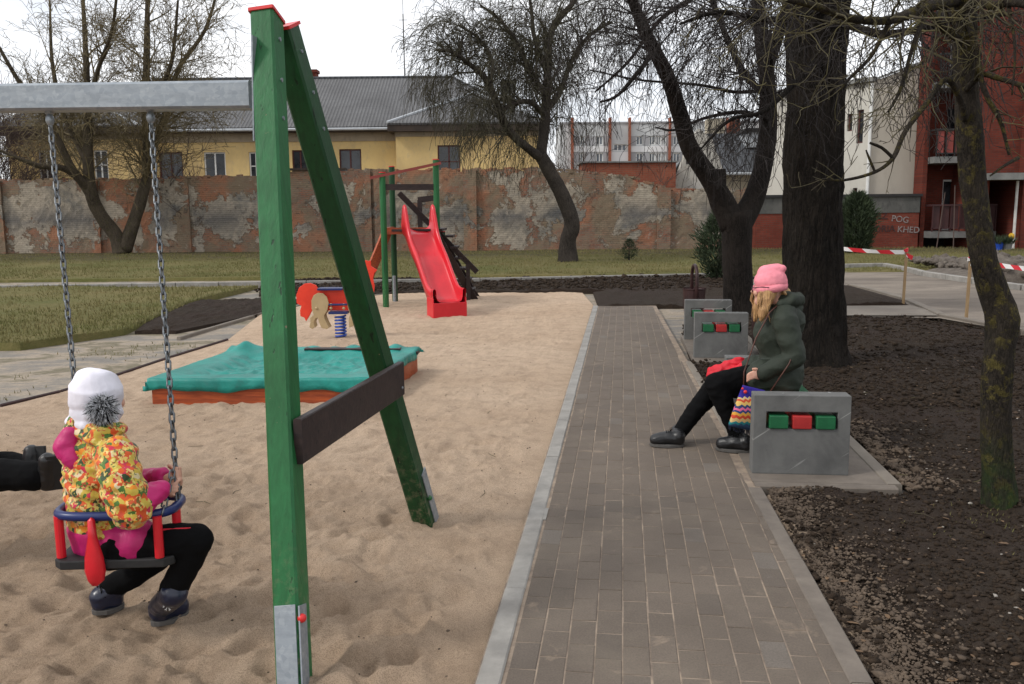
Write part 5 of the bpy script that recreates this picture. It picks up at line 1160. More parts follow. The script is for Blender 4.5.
#@@PART3
# ================================================================== trees
def rough_tube(m, pts, rad, n=24, amp=.06, freq=6, seed=0, fl=None):
    # smooth the line, then a noisy bark-like skin
    P_ = []; R_ = []
    for i in range(len(pts)-1):
        a = pts[max(i-1, 0)]; b = pts[i]; c = pts[i+1]; d = pts[min(i+2, len(pts)-1)]; k = max(2, int((c-b).length/.10) if n > 20 else 5)
        k = min(k, 60)
        for j in range(k):
            t = j/k; P_.append(.5*((2*b)+(c-a)*t+(2*a-5*b+4*c-d)*t*t+(3*b-a-3*c+d)*t**3)); R_.append(rad[i]+(rad[i+1]-rad[i])*t)
    P_.append(pts[-1]); R_.append(rad[-1]); k0 = len(m.v); m.tube(P_, R_, n)
    for i in range(len(P_)):
        c = P_[i]
        for j in range(n):
            q = k0+i*n+j; v = V(m.v[q]); d = v-c; w = V((v.x*freq, v.y*freq, v.z*freq*.28)); f = noise.noise(w+V((seed, 0, 0)))+.5*noise.noise(w*2.6)+.35*noise.noise(w*6); big = noise.noise(V((v.x*1.7, v.y*1.7, v.z*1.1+seed)))
            m.v[q] = tuple(c+d*(1+amp*f+amp*.9*big))
    return P_, R_
class Tree:
    def __init__(s, seed): s.r = random.Random(seed); s.m = MB(); s.n = 0
    def rv(s): return V((s.r.gauss(0, 1), s.r.gauss(0, 1), s.r.gauss(0, 1)))
    def branch(s, p, d, L, r, lev, o):
        nseg = max(3, int(L/o['seg'][min(lev, len(o['seg'])-1)])); st = L/nseg; pts = [V(p)]; rad = [r]; d = d.normalized(); g = o['grav'][min(lev, len(o['grav'])-1)]; wob = o['wob'][min(lev, len(o['wob'])-1)]
        nch = o['nch'][lev] if lev < len(o['nch']) else 0; sp = []
        for i in range(nseg):
            d = (d+s.rv()*wob+V((0, 0, g*st*(1+2.0*i/nseg if g < 0 else 1)))).normalized(); pts.append(pts[-1]+d*st); rad.append(max(o['rmin'], r*(1-.85*(i+1)/nseg))); sp.append((pts[-1], d.copy(), rad[-1], (i+1)/nseg))
        s.m.tube(pts, rad, 7 if r > .04 else (5 if r > .012 else 3), False); s.n += 1
        cnt = nch if nch < 1 else s.r.uniform(.7, 1.3)*nch*L/o['lref'][min(lev, len(o['lref'])-1)]
        for k in range(int(cnt+s.r.random())):
            q, dd, rr, t = sp[min(nseg-1, int(nseg*(s.r.random()**.8)))]
            if t < .12: continue
            ax = s.rv(); ax = (ax-dd*ax.dot(dd)).normalized(); an = s.r.uniform(*o['ang']); nd_ = dd*math.cos(an)+ax*math.sin(an)
            s.branch(q, nd_, L*s.r.uniform(*o['shr'])*(1.15-.5*t), max(o['rmin'], rr*.62), lev+1, o)
    def spawn(s, pts, rad, per_m, L, o, t0=.1, rmul=.4, dirb=None, up=0):
        tot = sum((pts[i+1]-pts[i]).length for i in range(len(pts)-1))
        for k in range(int(tot*per_m)):
            t = t0+(1-t0)*s.r.random(); x = t*(len(pts)-1); i = min(len(pts)-2, int(x)); f = x-i; q = pts[i].lerp(pts[i+1], f); rr = rad[i]*(1-f)+rad[i+1]*f; d = (pts[i+1]-pts[i]).normalized()
            ax = s.rv(); ax = (ax-d*ax.dot(d)).normalized(); an = s.r.uniform(*o['ang']); nd_ = d*math.cos(an)+ax*math.sin(an)+V((0, 0, up))
            if dirb is not None: nd_ = nd_+V(dirb)
            s.branch(q+nd_.normalized()*rr*.3, nd_, L*s.r.uniform(.6, 1.25)*(1.1-.4*t), max(o['rmin'], min(rr*rmul, o.get('rmax', .05))), 0, o)
def mk(limbs, name, label, base, barkm, twigm, seed, spawns, n=16, amp=.06, freq=6, flare=None, group=None, cat='tree'):
    t = thing(name, label, cat, base, 0, group); m = MB(); T = Tree(seed); res = []
    for pts, rad in limbs: res.append(rough_tube(m, [V(p) for p in pts], rad, n if rad[0] > .06 else 8, amp, freq, seed))
    m.build('trunk', barkm, t, smooth=True)
    for i, kw in spawns: T.spawn(res[i][0], res[i][1], **kw)
    T.m.build('crown', twigm, t, smooth=True); print('TREE', name, T.n, len(T.m.f)); return t

# 1: old many-stemmed willow by the wall, left
Y1 = 35.6; f_ = lambda x, y, dy=0: P(x, y, Y1+dy)
o1 = dict(seg=[.35, .3, .25, .2], grav=[.02, -.02, -.06, -.12], wob=[.10, .13, .15, .16], nch=[8, 6, 3], lref=[2.2, 1.4, .9], ang=(.35, 1.2), shr=(.4, .8), rmin=.0075, rmax=.04)
limbs = [([f_(122, 254), f_(116, 236), f_(100, 214, -.2), f_(92, 196, -.4), f_(88, 165, -.5), f_(88, 120, -.2), f_(86, 60, .2), f_(82, -20, .5)], [.36, .27, .25, .24, .20, .15, .11, .05]),
         ([f_(124, 250), f_(133, 225, .2), f_(142, 196, .5), f_(147, 170, .6), f_(146, 110, .9), f_(147, 40, 1.2), f_(148, -40, 1.5)], [.30, .24, .22, .18, .15, .12, .05]),
         ([f_(94, 200, -.4), f_(78, 178, -.6), f_(62, 168, -.9), f_(40, 166, -1.3), f_(18, 158, -1.6), f_(-10, 146, -1.9)], [.20, .15, .12, .10, .07, .04]),
         ([f_(92, 192, -.4), f_(72, 168, -1), f_(58, 140, -1.3), f_(40, 110, -1.5), f_(18, 80, -1.8), f_(-5, 40, -2)], [.16, .14, .12, .10, .08, .05]),
         ([f_(148, 165, .6), f_(156, 140, .8), f_(166, 112, 1), f_(178, 70, 1.2), f_(205, 30, 1.4), f_(220, -20, 1.5)], [.13, .12, .10, .09, .07, .04]),
         ([f_(90, 170, -.5), f_(76, 140, 0), f_(62, 110, .5), f_(52, 60, 1), f_(50, 0, 1.5)], [.13, .11, .09, .07, .03]),
         ([f_(147, 130, .7), f_(160, 90, -.3), f_(172, 60, -.8), f_(178, 0, -1.1)], [.10, .09, .07, .04]),
         ([f_(88, 110, -.2), f_(98, 70, -1), f_(112, 30, -1.5), f_(118, -20, -2)], [.10, .08, .06, .04])]
mk(limbs, 'willow_tree', 'old bare tree forking low into two stems against the ruined wall, left', (f_(122, 252).x, Y1, 0), 'bark_willow', 'twig_willow', 11,
   [(0, dict(per_m=2.2, L=2.4, o=o1, t0=.45, up=.4)), (1, dict(per_m=2.4, L=2.6, o=o1, t0=.35, up=.4)), (2, dict(per_m=2.0, L=1.8, o=o1, t0=.2, up=.5)), (3, dict(per_m=2.4, L=2.2, o=o1, up=.4)), (4, dict(per_m=2.8, L=2.6, o=o1, up=.3)), (5, dict(per_m=2.2, L=2.2, o=o1, up=.4)), (6, dict(per_m=2.6, L=2.3, o=o1, up=.3)), (7, dict(per_m=2.4, L=2.2, o=o1, up=.4))], n=18)

# 2: weeping tree in the middle
Y2 = 28; g_ = lambda x, y, dy=0: P(x, y, Y2+dy)
o2 = dict(seg=[.25, .22, .2, .2], grav=[-.15, -.5, -1.1, -1.5], wob=[.18, .16, .10, .06], nch=[5.8, 5, 2], lref=[1.4, 1.0, .9], ang=(.4, 1.2), shr=(.6, 1.05), rmin=.006, rmax=.035)
limbs = [([g_(568, 263), g_(568, 240), g_(572, 222), g_(562, 195), g_(550, 172), g_(541, 155)], [.34, .25, .24, .23, .22, .20]),
         ([g_(542, 158), g_(530, 150, -.3), g_(510, 132, -.6), g_(498, 108, -.9), g_(488, 82, -1.1), g_(472, 66, -1.4), g_(452, 52, -1.7), g_(436, 50, -2)], [.17, .13, .12, .11, .09, .075, .06, .035]),
         ([g_(541, 156), g_(544, 130, .2), g_(546, 105, .4), g_(548, 70, .6), g_(552, 30, .9), g_(575, 0, 1.1), g_(590, -30, 1.3)], [.18, .16, .15, .13, .11, .08, .04]),
         ([g_(544, 115, .3), g_(530, 102, -.5), g_(512, 104, -1.0), g_(500, 112, -1.3)], [.09, .08, .06, .04]),
         ([g_(547, 110, .4), g_(560, 92, 1.0), g_(572, 60, 1.5), g_(590, 35, 2.0), g_(612, 22, 2.4)], [.10, .09, .075, .06, .03]),
         ([g_(546, 95, .4), g_(530, 72, .2), g_(518, 45, 0), g_(500, 20, -.3), g_(480, 5, -.5)], [.10, .09, .07, .05, .03]),
         ([g_(548, 70, .6), g_(535, 40, 1.2), g_(530, 0, 1.8), g_(520, -30, 2)], [.08, .07, .05, .03]),
         ([g_(490, 86, -1.1), g_(492, 60, -.8), g_(478, 38, -.8), g_(458, 25, -1)], [.06, .055, .045, .03])]
mk(limbs, 'weeping_tree', 'bare weeping tree with gnarled leaning trunk on the lawn before the wall', (g_(568, 262).x, Y2, 0), 'bark_weep', 'twig_weep', 21,
   [(1, dict(per_m=7.5, L=1.5, o=o2, t0=.25, up=.35)), (2, dict(per_m=6.5, L=1.6, o=o2, t0=.15, up=.3)), (3, dict(per_m=7, L=1.2, o=o2, t0=.3)), (4, dict(per_m=7.5, L=1.5, o=o2, t0=.1, up=.35)), (5, dict(per_m=7.5, L=1.4, o=o2, up=.3)), (6, dict(per_m=6, L=1.4, o=o2, up=.3)), (7, dict(per_m=7.5, L=1.2, o=o2, up=.3))], n=18, amp=.09)

# 3: forked dark tree behind the benches
Y3 = 13.4; h_ = lambda x, y, dy=0: P(x, y, Y3+dy)
o3 = dict(seg=[.16, .14, .12, .14], grav=[-.1, -.9, -2.2, -3.2], wob=[.16, .14, .10, .06], nch=[4.4, 4.2, 2], lref=[1.0, .8, .7], ang=(.4, 1.2), shr=(.6, 1.05), rmin=.0032, rmax=.013)
limbs = [([h_(740, 322), h_(739, 300), h_(737, 260), h_(737, 232), h_(735, 212)], [.27, .225, .215, .22, .25]),
         ([h_(734, 226), h_(722, 202), h_(712, 182, -.1), h_(690, 148, -.3), h_(681, 118, -.4), h_(668, 78, -.6), h_(648, 38, -.9), h_(630, -5, -1.2), h_(610, -50, -1.5)], [.20, .18, .145, .125, .12, .10, .085, .065, .03]),
         ([h_(737, 228), h_(752, 202, .1), h_(762, 170, .2), h_(768, 130, .3), h_(767, 80, .4), h_(762, 40, .5), h_(756, -20, .7), h_(750, -90, 1)], [.20, .16, .14, .135, .12, .11, .09, .04]),
         ([h_(768, 65, .4), h_(778, 35, .1), h_(790, 0, -.2), h_(800, -50, -.4)], [.10, .085, .07, .03]),
         ([h_(718, 188), h_(719, 176, .02), h_(719, 169, .02)], [.12, .105, .095]),
         ([h_(668, 80, -.6), h_(655, 55, -1.2), h_(640, 70, -1.6), h_(618, 95, -1.9), h_(600, 102, -2.1)], [.045, .035, .03, .022, .012]),
         ([h_(690, 0, .2), h_(660, 20, -.2), h_(628, 62, -.6), h_(595, 92, -.9)], [.04, .032, .022, .01]),
         ([h_(766, 95, .4), h_(745, 75, .2), h_(728, 40, -.1), h_(712, 0, -.3), h_(700, -40, -.4)], [.06, .05, .042, .035, .02]),
         ([h_(770, 120, .3), h_(742, 112, -.2), h_(705, 118, -.6), h_(675, 130, -.9), h_(655, 127, -1.1)], [.035, .03, .022, .016, .009]),
         ([h_(768, 90, .4), h_(735, 92, -.2), h_(700, 85, -.5), h_(640, 80, -.9), h_(590, 70, -1.2)], [.03, .025, .02, .015, .008])]
mk(limbs, 'forked_tree', 'dark bare tree forking in two behind the farther bench', (h_(740, 315).x, Y3, 0), 'bark_fork', 'twig_dark', 33,
   [(1, dict(per_m=8, L=1.1, o=o3, t0=.5)), (2, dict(per_m=7, L=1.2, o=o3, t0=.35)), (3, dict(per_m=9, L=1.1, o=o3, t0=.1)), (5, dict(per_m=7, L=.6, o=o3)), (6, dict(per_m=9, L=.8, o=o3)), (7, dict(per_m=9, L=.9, o=o3)), (8, dict(per_m=7, L=.5, o=o3)), (9, dict(per_m=6, L=.6, o=o3))], n=26, amp=.05, freq=9)

# 4: the thick trunk behind the near bench
Y4 = 9.25; k_ = lambda x, y, dy=0: P(x, y, Y4+dy)
limbs = [([k_(808, 372), k_(810, 356), k_(811, 335), k_(813, 290), k_(813, 200), k_(815, 120), k_(817, 40), k_(822, -60), k_(826, -250), k_(835, -500)], [.48, .40, .335, .30, .285, .28, .29, .31, .26, .16]),
         ([k_(822, -40, -.1), k_(850, -80, -.4), k_(900, -140, -.9), k_(960, -200, -1.4)], [.16, .13, .10, .06]), ([k_(820, -20, .1), k_(790, -80, .2), k_(740, -150, .4), k_(690, -220, .6)], [.15, .12, .09, .05]),
         ([k_(824, 20, -.25), k_(845, 24, -.9), k_(880, 34, -1.4), k_(915, 30, -1.8), k_(960, 20, -2.2), k_(1010, 14, -2.5)], [.045, .04, .034, .028, .022, .012]),
         ([k_(818, 60, -.25), k_(790, 88, -.8), k_(762, 112, -1.2), k_(730, 120, -1.5), k_(700, 150, -1.7)], [.03, .026, .02, .015, .008]),
         ([k_(820, 10, -.25), k_(770, 20, -.9), k_(720, 12, -1.3), k_(680, 24, -1.6)], [.03, .025, .02, .01])]
o4 = dict(seg=[.12, .1, .1, .12], grav=[-.1, -1., -2., -2.5], wob=[.14, .14, .12, .08], nch=[5, 5, 2], lref=[.8, .6, .6], ang=(.5, 1.2), shr=(.5, .9), rmin=.0026, rmax=.009)
mk(limbs, 'large_tree', 'thickest trunk of all with dark furrowed bark behind the seated woman', (k_(815, 352).x, Y4, 0), 'bark_big', 'twig_dark', 44,
   [(1, dict(per_m=6, L=1.3, o=o4)), (2, dict(per_m=6, L=1.3, o=o4)), (3, dict(per_m=14, L=.8, o=o4)), (4, dict(per_m=12, L=.5, o=o4)), (5, dict(per_m=16, L=.7, o=o4))], n=90, amp=.085, freq=16)

# 5: leaning lichen-covered tree on the right, nearest
Y5 = 4.7; l_ = lambda x, y, dy=0: P(x, y, Y5+dy)
o5 = dict(seg=[.07, .06, .05, .05], grav=[.0, -.1, -.25, -.3], wob=[.17, .20, .2, .2], nch=[3.5, 3, 1.5], lref=[.45, .3, .25], ang=(.5, 1.2), shr=(.4, .8), rmin=.0018, rmax=.009)
limbs = [([l_(998, 530), l_(999, 505), l_(998, 470), l_(996, 400), l_(1000, 345), l_(1003, 320), l_(996, 297), l_(984, 262), l_(975, 200), l_(970, 140), l_(966, 80), l_(964, 20), l_(962, -60), l_(955, -160)], [.108, .09, .074, .074, .075, .084, .072, .060, .060, .064, .062, .058, .052, .04]),
         ([l_(966, 120, -.05), l_(957, 92, -.12), l_(945, 80, -.18), l_(926, 104, -.24), l_(905, 132, -.3), l_(893, 158, -.34), l_(875, 172, -.36), l_(845, 180, -.38), l_(822, 179, -.4)], [.018, .016, .014, .013, .012, .011, .009, .007, .004]),
         ([l_(893, 158, -.34), l_(882, 148, -.36), l_(870, 143, -.38)], [.009, .008, .006]), ([l_(875, 172, -.36), l_(869, 158, -.37), l_(866, 150, -.37)], [.007, .006, .004]),
         ([l_(966, 90, -.06), l_(982, 75, -.14), l_(998, 78, -.2), l_(1024, 86, -.28), l_(1060, 95, -.4)], [.018, .016, .014, .012, .008]),
         ([l_(968, 20, -.05), l_(975, 45, -.14), l_(984, 90, -.18), l_(1000, 120, -.22), l_(1009, 155, -.25)], [.017, .016, .014, .011, .006]),
         ([l_(960, 40, -.05), l_(945, 30, -.16), l_(930, 12, -.25), l_(918, -10, -.3)], [.02, .017, .014, .01]),
         ([l_(962, 0, 0), l_(930, 6, -.25), l_(890, 20, -.5), l_(850, 18, -.7), l_(800, 2, -.85), l_(750, -4, -1)], [.028, .024, .020, .016, .012, .007]),
         ([l_(962, -15, 0), l_(990, 5, -.2), l_(1010, 2, -.35), l_(1050, 10, -.5)], [.03, .024, .02, .01]),
         ([l_(890, 20, -.5), l_(872, 55, -.55), l_(850, 78, -.6), l_(838, 92, -.62)], [.011, .009, .007, .004]),
         ([l_(930, 6, -.25), l_(915, 40, -.4), l_(900, 90, -.5), l_(888, 112, -.55)], [.012, .010, .008, .004]),
         ([l_(1009, 5, -.33), l_(1015, 50, -.4), l_(1012, 95, -.42)], [.008, .006, .004]),
         ([l_(1018, 158, .0), l_(1004, 166, -.08), l_(990, 176, -.1)], [.010, .008, .004])]
mk(limbs, 'lichen_tree', 'slim leaning tree with yellow lichen and mossy foot at the right edge', (l_(998, 510).x, Y5, 0), 'bark_lichen', 'twig_lichen', 55,
   [(1, dict(per_m=11, L=.22, o=o5)), (4, dict(per_m=14, L=.22, o=o5)), (5, dict(per_m=9, L=.2, o=o5)), (6, dict(per_m=18, L=.35, o=o5)), (7, dict(per_m=20, L=.5, o=o5, up=-.15)), (8, dict(per_m=20, L=.35, o=o5)), (9, dict(per_m=15, L=.25, o=o5)), (10, dict(per_m=15, L=.25, o=o5)), (0, dict(per_m=7, L=.7, o=o5, t0=.72, rmul=.2))], n=30, amp=.13, freq=17)
# limb of another tree whose trunk is out of the frame would be the same lichen tree: all twigs above belong to it
# bare shrubs behind the wall
o6 = dict(seg=[.25, .2, .2], grav=[.05, 0, 0], wob=[.1, .12, .12], nch=[4, 3], lref=[1.6, 1], ang=(.3, .8), shr=(.4, .75), rmin=.009, rmax=.03)
def shrub(x, yb, Y, L, n_, label, seed, mat='twig_brown', grp='bare shrubs by the wall'):
    b = P(x, yb, Y); b.z = 0; t = thing('bare_shrub', label, 'shrub', b, 0, grp); T = Tree(seed); o = dict(o6)
    for i in range(n_):
        d = V((T.r.gauss(0, .26), T.r.gauss(0, .26), 1)); T.branch(b+V((T.r.gauss(0, .12), T.r.gauss(0, .12), 0)), d, L*T.r.uniform(.7, 1.1), .035, 0, o)
    m = MB(); m.tube([b-V((0, 0, .1)), b+V((0, 0, .3))], [.14, .10], 8); m.build('stem', 'bark_weep', t, smooth=True); T.m.build('crown', mat, t, smooth=True)
shrub(648, 250, 37.6, 2.9, 6, 'tall brown bare shrub behind the wall before the red brick shed', 61)
shrub(580, 250, 38.6, 3.2, 9, 'brown bare shrub behind the wall next to the leaning weeping trunk', 62)
shrub(186, 250, 38.2, 4.0, 5, 'brown bare shrub behind the wall between the yellow windows', 63)
shrub(-6, 250, 44, 6.5, 16, 'bare greyish shrub at the left corner of the yellow house', 64)
# conifers
def conifer(x, py, Y, h, r, label, seed, n=2600):
    b = P(x, py, Y); b.z = 0; t = thing('conifer_bush', label, 'bush', b, 0, 'small dark conifers near the wall'); rr = random.Random(seed); m = MB(); m.tube([b-V((0, 0, .05)), b+V((0, 0, h*.8))], [.06*h, .01], 6); m.build('stem', 'bark_weep', t); m = MB()
    for i in range(n):
        z = rr.random()**.9; env = r*(math.sin(PI*min(1, z*.82+.16))**.8)*(.72+.75*noise.noise(V((z*4, (i % 9)*1.7, seed)))); a = rr.uniform(0, 2*PI); q = env*math.sqrt(rr.uniform(.15, 1)); p = b+V((q*math.cos(a), q*math.sin(a), .03+z*h)); d = V((math.cos(a)*.7+rr.gauss(0, .3), math.sin(a)*.7+rr.gauss(0, .3), .7+rr.gauss(0, .3))).normalized()*h*rr.uniform(.05, .15); s = d.cross(V((rr.gauss(0, 1), rr.gauss(0, 1), rr.gauss(0, 1)))).normalized()*h*.012
        m.add([p-s, p+s, p+d], [(0, 1, 2)])
    m.build('foliage', 'needle', t); return t
conifer(629, 259, 28.5, .62, .33, 'tiny dark round conifer on the lawn near the wall', 71, 1500)
conifer(719, 283, 20.5, 1.5, .68, 'dark conifer just left of the forked trunk, behind the bench', 72, 3000)
conifer(855, 257, 31.5, 2.0, .82, 'tall dark conifer beside the graffiti on the brick garage wall', 73, 5200)

# ================================================================== buildings
def facade(m, x0, x1, z0, z1, holes, y, dep=.2, M=None):
    xs = sorted({x0, x1, *[h[0] for h in holes], *[h[1] for h in holes]}); zs = sorted({z0, z1, *[h[2] for h in holes], *[h[3] for h in holes]}); xs = [x for x in xs if x0-1e-6 <= x <= x1+1e-6]; zs = [z for z in zs if z0-1e-6 <= z <= z1+1e-6]
    T = (lambda p: M @ V(p)) if M else V
    for i in range(len(xs)-1):
        for j in range(len(zs)-1):
            cx, cz = (xs[i]+xs[i+1])/2, (zs[j]+zs[j+1])/2
            if any(h[0] < cx < h[1] and h[2] < cz < h[3] for h in holes): continue
            m.add([T((xs[i], y, zs[j])), T((xs[i+1], y, zs[j])), T((xs[i+1], y, zs[j+1])), T((xs[i], y, zs[j+1]))], [(0, 1, 2, 3)])
    for a, b, c, d in holes:
        v = [T((x, yy, z)) for yy in (y, y+dep) for x, z in ((a, c), (b, c), (b, d), (a, d))]; m.add(v, [(0, 4, 5, 1), (1, 5, 6, 2), (2, 6, 7, 3), (3, 7, 4, 0)])
def shell(m, x0, x1, y0, y1, z0, z1, M=None):     # sides, back and top of a block whose front is a facade
    T = (lambda p: M @ V(p)) if M else V
    v = [T((x, y, z)) for z in (z0, z1) for y in (y0, y1) for x in (x0, x1)]; m.add(v, [(4, 5, 7, 6), (2, 6, 7, 3), (0, 4, 6, 2), (1, 3, 7, 5)])
def win(parent, a, b, c, d, y, fm='win_red', gm='glass', mull=1, tr=0, dep=.14, M=None, fw_=.07):
    T = (lambda p: M @ V(p)) if M else V; m = MB(); Y_ = y+dep-.05
    def bx(x0, x1, z0, z1, t=.06):
        m.box(x0, x1, Y_, Y_+t, z0, z1, M)
    bx(a, a+fw_, c, d); bx(b-fw_, b, c, d); bx(a+fw_, b-fw_, c, c+fw_); bx(a+fw_, b-fw_, d-fw_, d)
    for k in range(mull): x = a+(b-a)*(k+1)/(mull+1); bx(x-fw_*.55, x+fw_*.55, c+fw_, d-fw_, .05)
    if tr: z = c+(d-c)*tr; bx(a+fw_, b-fw_, z-.025, z+.025, .045)
    f = m.build('window', fm, parent); m = MB(); m.box(a+.02, b-.02, Y_+.03, Y_+.04, c+.02, d-.02, M); m.build('pane', gm, f); return f
def rc_(x0, y0, x1, y1, Y): p = P(x0, y1, Y); q = P(x1, y0, Y); return p.x, q.x, p.z, q.z

# yellow house
YH = 48.0; YW = 46.6
yh = thing('yellow_house', 'long yellow plastered house with grey corrugated roof behind the ruined wall', 'house', (P(250, 200, YH).x, 53, 0))
xl, xr = P(8, 150, YW).x, P(541, 150, YW).x; zE = P(300, 127, YH).z; zW = P(470, 122, YW-.5).z; zR = P(380, 79, 53.2).z
wx0, wx1 = P(396, 150, YW).x, xr; vx0, vx1 = xl, P(138, 150, YW).x
mainw = [(160, 152, 182, 178, 'win_red', 1, 0), (205, 152, 225, 177, 'win_white', 1, 0), (250, 152, 262, 176, 'win_white', 1, .5), (293, 150, 308, 170, 'win_red', 1, 0), (340, 149, 361, 171, 'win_red', 1, 0), (385, 148, 406, 169, 'win_red', 1, .45)]
m = MB(); hol = [rc_(a, b, c, max(d, b+28), YH) for a, b, c, d, *_ in mainw]; hol[-1] = None; hol = [h for h in hol if h]
m2 = [(q, h) for q, h in zip(mainw, hol)]
facade(m, vx1-.3, wx0+.3, 0, zE-.75, hol, YH); m.build('wall', 'yellow', yh)
for q, h in m2: win(yh, *h, YH, q[4], 'glass', q[5], q[6])
m = MB(); m.box(vx1-.3, wx0+.3, YH-.06, YH+.3, zE-.75, zE-.12); m.build('frieze', 'frieze', yh)
m = MB(); shell(m, vx1-.3, wx0+.3, YH, 58, 0, zE-.1); m.build('rear_wall', 'yellow', yh)
for (a, b, ws) in ((vx0, vx1, [(95, 150, 107, 176, 'win_white', 1, .5), (40, 150, 52, 176, 'win_white', 1, .5)]), (wx0, wx1, [(438, 145, 460, 171, 'win_red', 1, .45), (500, 145, 520, 171, 'win_red', 1, .45)])):
    m = MB(); hs = [rc_(w[0], w[1], w[2], w[3]+4, YW) for w in ws]
    if a == wx0: hs = hs[:1]; ws = ws[:1]
    facade(m, a, b, 0, zW-.65, hs, YW); shell(m, a, b, YW, YH+4, 0, zW-.65); m.build('wing_wall', 'yellow', yh)
    for w, h in zip(ws, hs): win(yh, *h, YW, w[4], 'glass', w[5], w[6])
    m = MB(); m.box(a-.04, b+.04, YW-.05, YH+1, zW-.65, zW-.42); m.build('frieze', 'frieze', yh)
    m = MB(); m.box(a-.35, b+.35, YW-.5, YH+1, zW-.42, zW-.10); m.build('eave', 'dark_wood', yh)
# window in the corner beside the wing (door-like, dark red)
h = rc_(385, 148, 394, 175, YH-.02)
def roof(faces, name, mat, parent, t=.10):
    m = MB()
    for f in faces: m.add(f, [tuple(range(len(f)))])
    o = m.build(name, mat, parent); md = o.modifiers.new('s', 'SOLIDIFY'); md.thickness = t; md.offset = 0; return o
eL, eR = xl-.5, P(541, 122, YH).x+.3; yf = YH-.6; yb = 58.6; rR = P(452, 79, 53.2).x; rL = eL+5.5
FLp, FRp, BRp, BLp = V((eL, yf, zE-.1)), V((eR, yf, zE-.1)), V((eR, yb, zE-.1)), V((eL, yb, zE-.1)); RLp, RRp = V((rL, 53.2, zR)), V((rR, 53.2, zR))
rf = roof([[FLp, FRp, RRp, RLp], [FRp, BRp, RRp], [BRp, BLp, RLp, RRp], [BLp, FLp, RLp]], 'roof', 'roof', yh)
m = MB(); m.box(eL+.1, eR-.1, YH-.55, YH+.1, zE-.30, zE-.17); m.build('eave', 'dark_wood', yh)
for a, b, apx in ((wx0-.35, wx1+.35, 475), (vx0-.35, vx1+.35, 70)):
    ap = P(apx, 94, 50.0); y0 = YW-.55; z0 = zW-.06
    A, B, C, D, E = V((a, y0, z0)), V((b, y0, z0)), V((b, 52, z0)), V((a, 52, z0)), V((ap.x, ap.y, ap.z)); E2 = V((ap.x, 53.0, ap.z))
    roof([[A, B, E], [B, C, E2, E], [D, A, E, E2]], 'wing_roof', 'roof', yh)
    for q in (A, B): m = MB(); m.tube([q+V((0, -.02, .07)), E+V((0, -.02, .09))], .075, 6); m.build('hip_flashing', 'flash', yh)
m = MB(); m.tube([RLp+V((0, 0, .08)), RRp+V((0, 0, .08))], .09, 6); m.tube([RRp+V((0, 0, .08)), FRp+V((0, 0, .08))], .06, 6); m.build('ridge_cap', 'roof_dark', rf)
m = MB(); m.tube([V((eL, yf-.07, zE-.18)), V((wx0-.3, yf-.07, zE-.18))], .07, 6); m.build('gutter', 'flash', yh)
m = MB(); q = P(398, 122, YH-.7); m.tube([q, q+V((.15, .1, -.4)), q+V((.75, .4, -1.0)), q+V((.9, .5, -1.5)), V((q.x+.9, q.y+.5, .2))], .05, 6); m.build('downpipe', 'flash', yh)
q = P(312, 80, 54.0); m = MB(); m.box(q.x-.33, q.x+.33, 53.6, 54.3, zR-1.2, P(312, 72, 54).z); m.box(q.x-.4, q.x+.4, 53.53, 54.37, P(312, 73.5, 54).z, P(312, 70.5, 54).z); m.build('chimney', 'brick_red', rf)
q = P(508, 84, 54.5); m = MB(); m.box(q.x-.4, q.x+.4, 54.2, 54.8, zR-1.8, q.z+.2); m.build('chimney', 'slab_grey', rf)
an = thing('antenna_mast', 'thin mast standing above the ridge of the grey roof', 'antenna', (P(404, 80, 55).x, 55, P(404, 84, 55).z))
m = MB(); a = P(405, 84, 55); b = P(403, 14, 55); m.tube([a, b], .035, 5); m.build('mast', 'rail_dark', an)
m = MB(); b2_ = P(402.5, -8, 55); m.tube([b, b2_], .02, 4); c_ = P(403, 20, 55); m.tube([c_-V((.25, 0, 0)), c_+V((.25, 0, 0))], .02, 4); m.build('aerial', 'rail_dark', an)

# ruined wall
TOP = [(-420, 184), (0, 181), (150, 179), (262, 176), (300, 171), (420, 170), (540, 169), (572, 171), (600, 174), (630, 177), (652, 184), (668, 190), (700, 191), (735, 190), (764, 188)]
def wY(x): return 37.2-1.6*(x/762)
def wallseg(x0, x1, name, mat, parent, proud=0, th=.42, step=.13, seed=0, up=0, chip=.10):
    pa, pb = P(x0, 200, wY(x0)), P(x1, 200, wY(x1)); n = max(3, int((pb.x-pa.x)/step)); m = MB(); vs = []; nz_ = 18
    for i in range(n+1):
        t = i/n; px = x0+(x1-x0)*t; y = wY(px)-proud; X = pa.x+(pb.x-pa.x)*t; ty = np.interp(px, [q[0] for q in TOP], [q[1] for q in TOP]); zt_ = P(px, ty, wY(px)).z+up; zt_ = round((zt_+chip*noise.noise(V((X*1.7, 3, seed)))+chip*.8*noise.noise(V((X*6, 7, seed))))/.08)*.08
        for k in range(nz_+1): z = -.2+(zt_+.2)*k/nz_; vs.append((X, y-.035*noise.noise(V((X*1.1, 0, z*1.1)))-.02*noise.noise(V((X*5, 1, z*5))), z))
        vs.append((X, y+th, zt_-.02)); vs.append((X, y+th, -.2))
    w_ = nz_+3; m.add(vs, [(i*w_+k, (i+1)*w_+k, (i+1)*w_+k+1, i*w_+k+1) for i in range(n) for k in range(w_-1)]+[tuple(range(w_)), tuple(n*w_+k for k in reversed(range(w_)))]); return m.build(name, mat, parent)
rw = thing('ruined_wall', 'long old brick wall with flaking plaster behind the lawn', 'wall', (P(380, 250, 36.4).x, 36.4, 0))
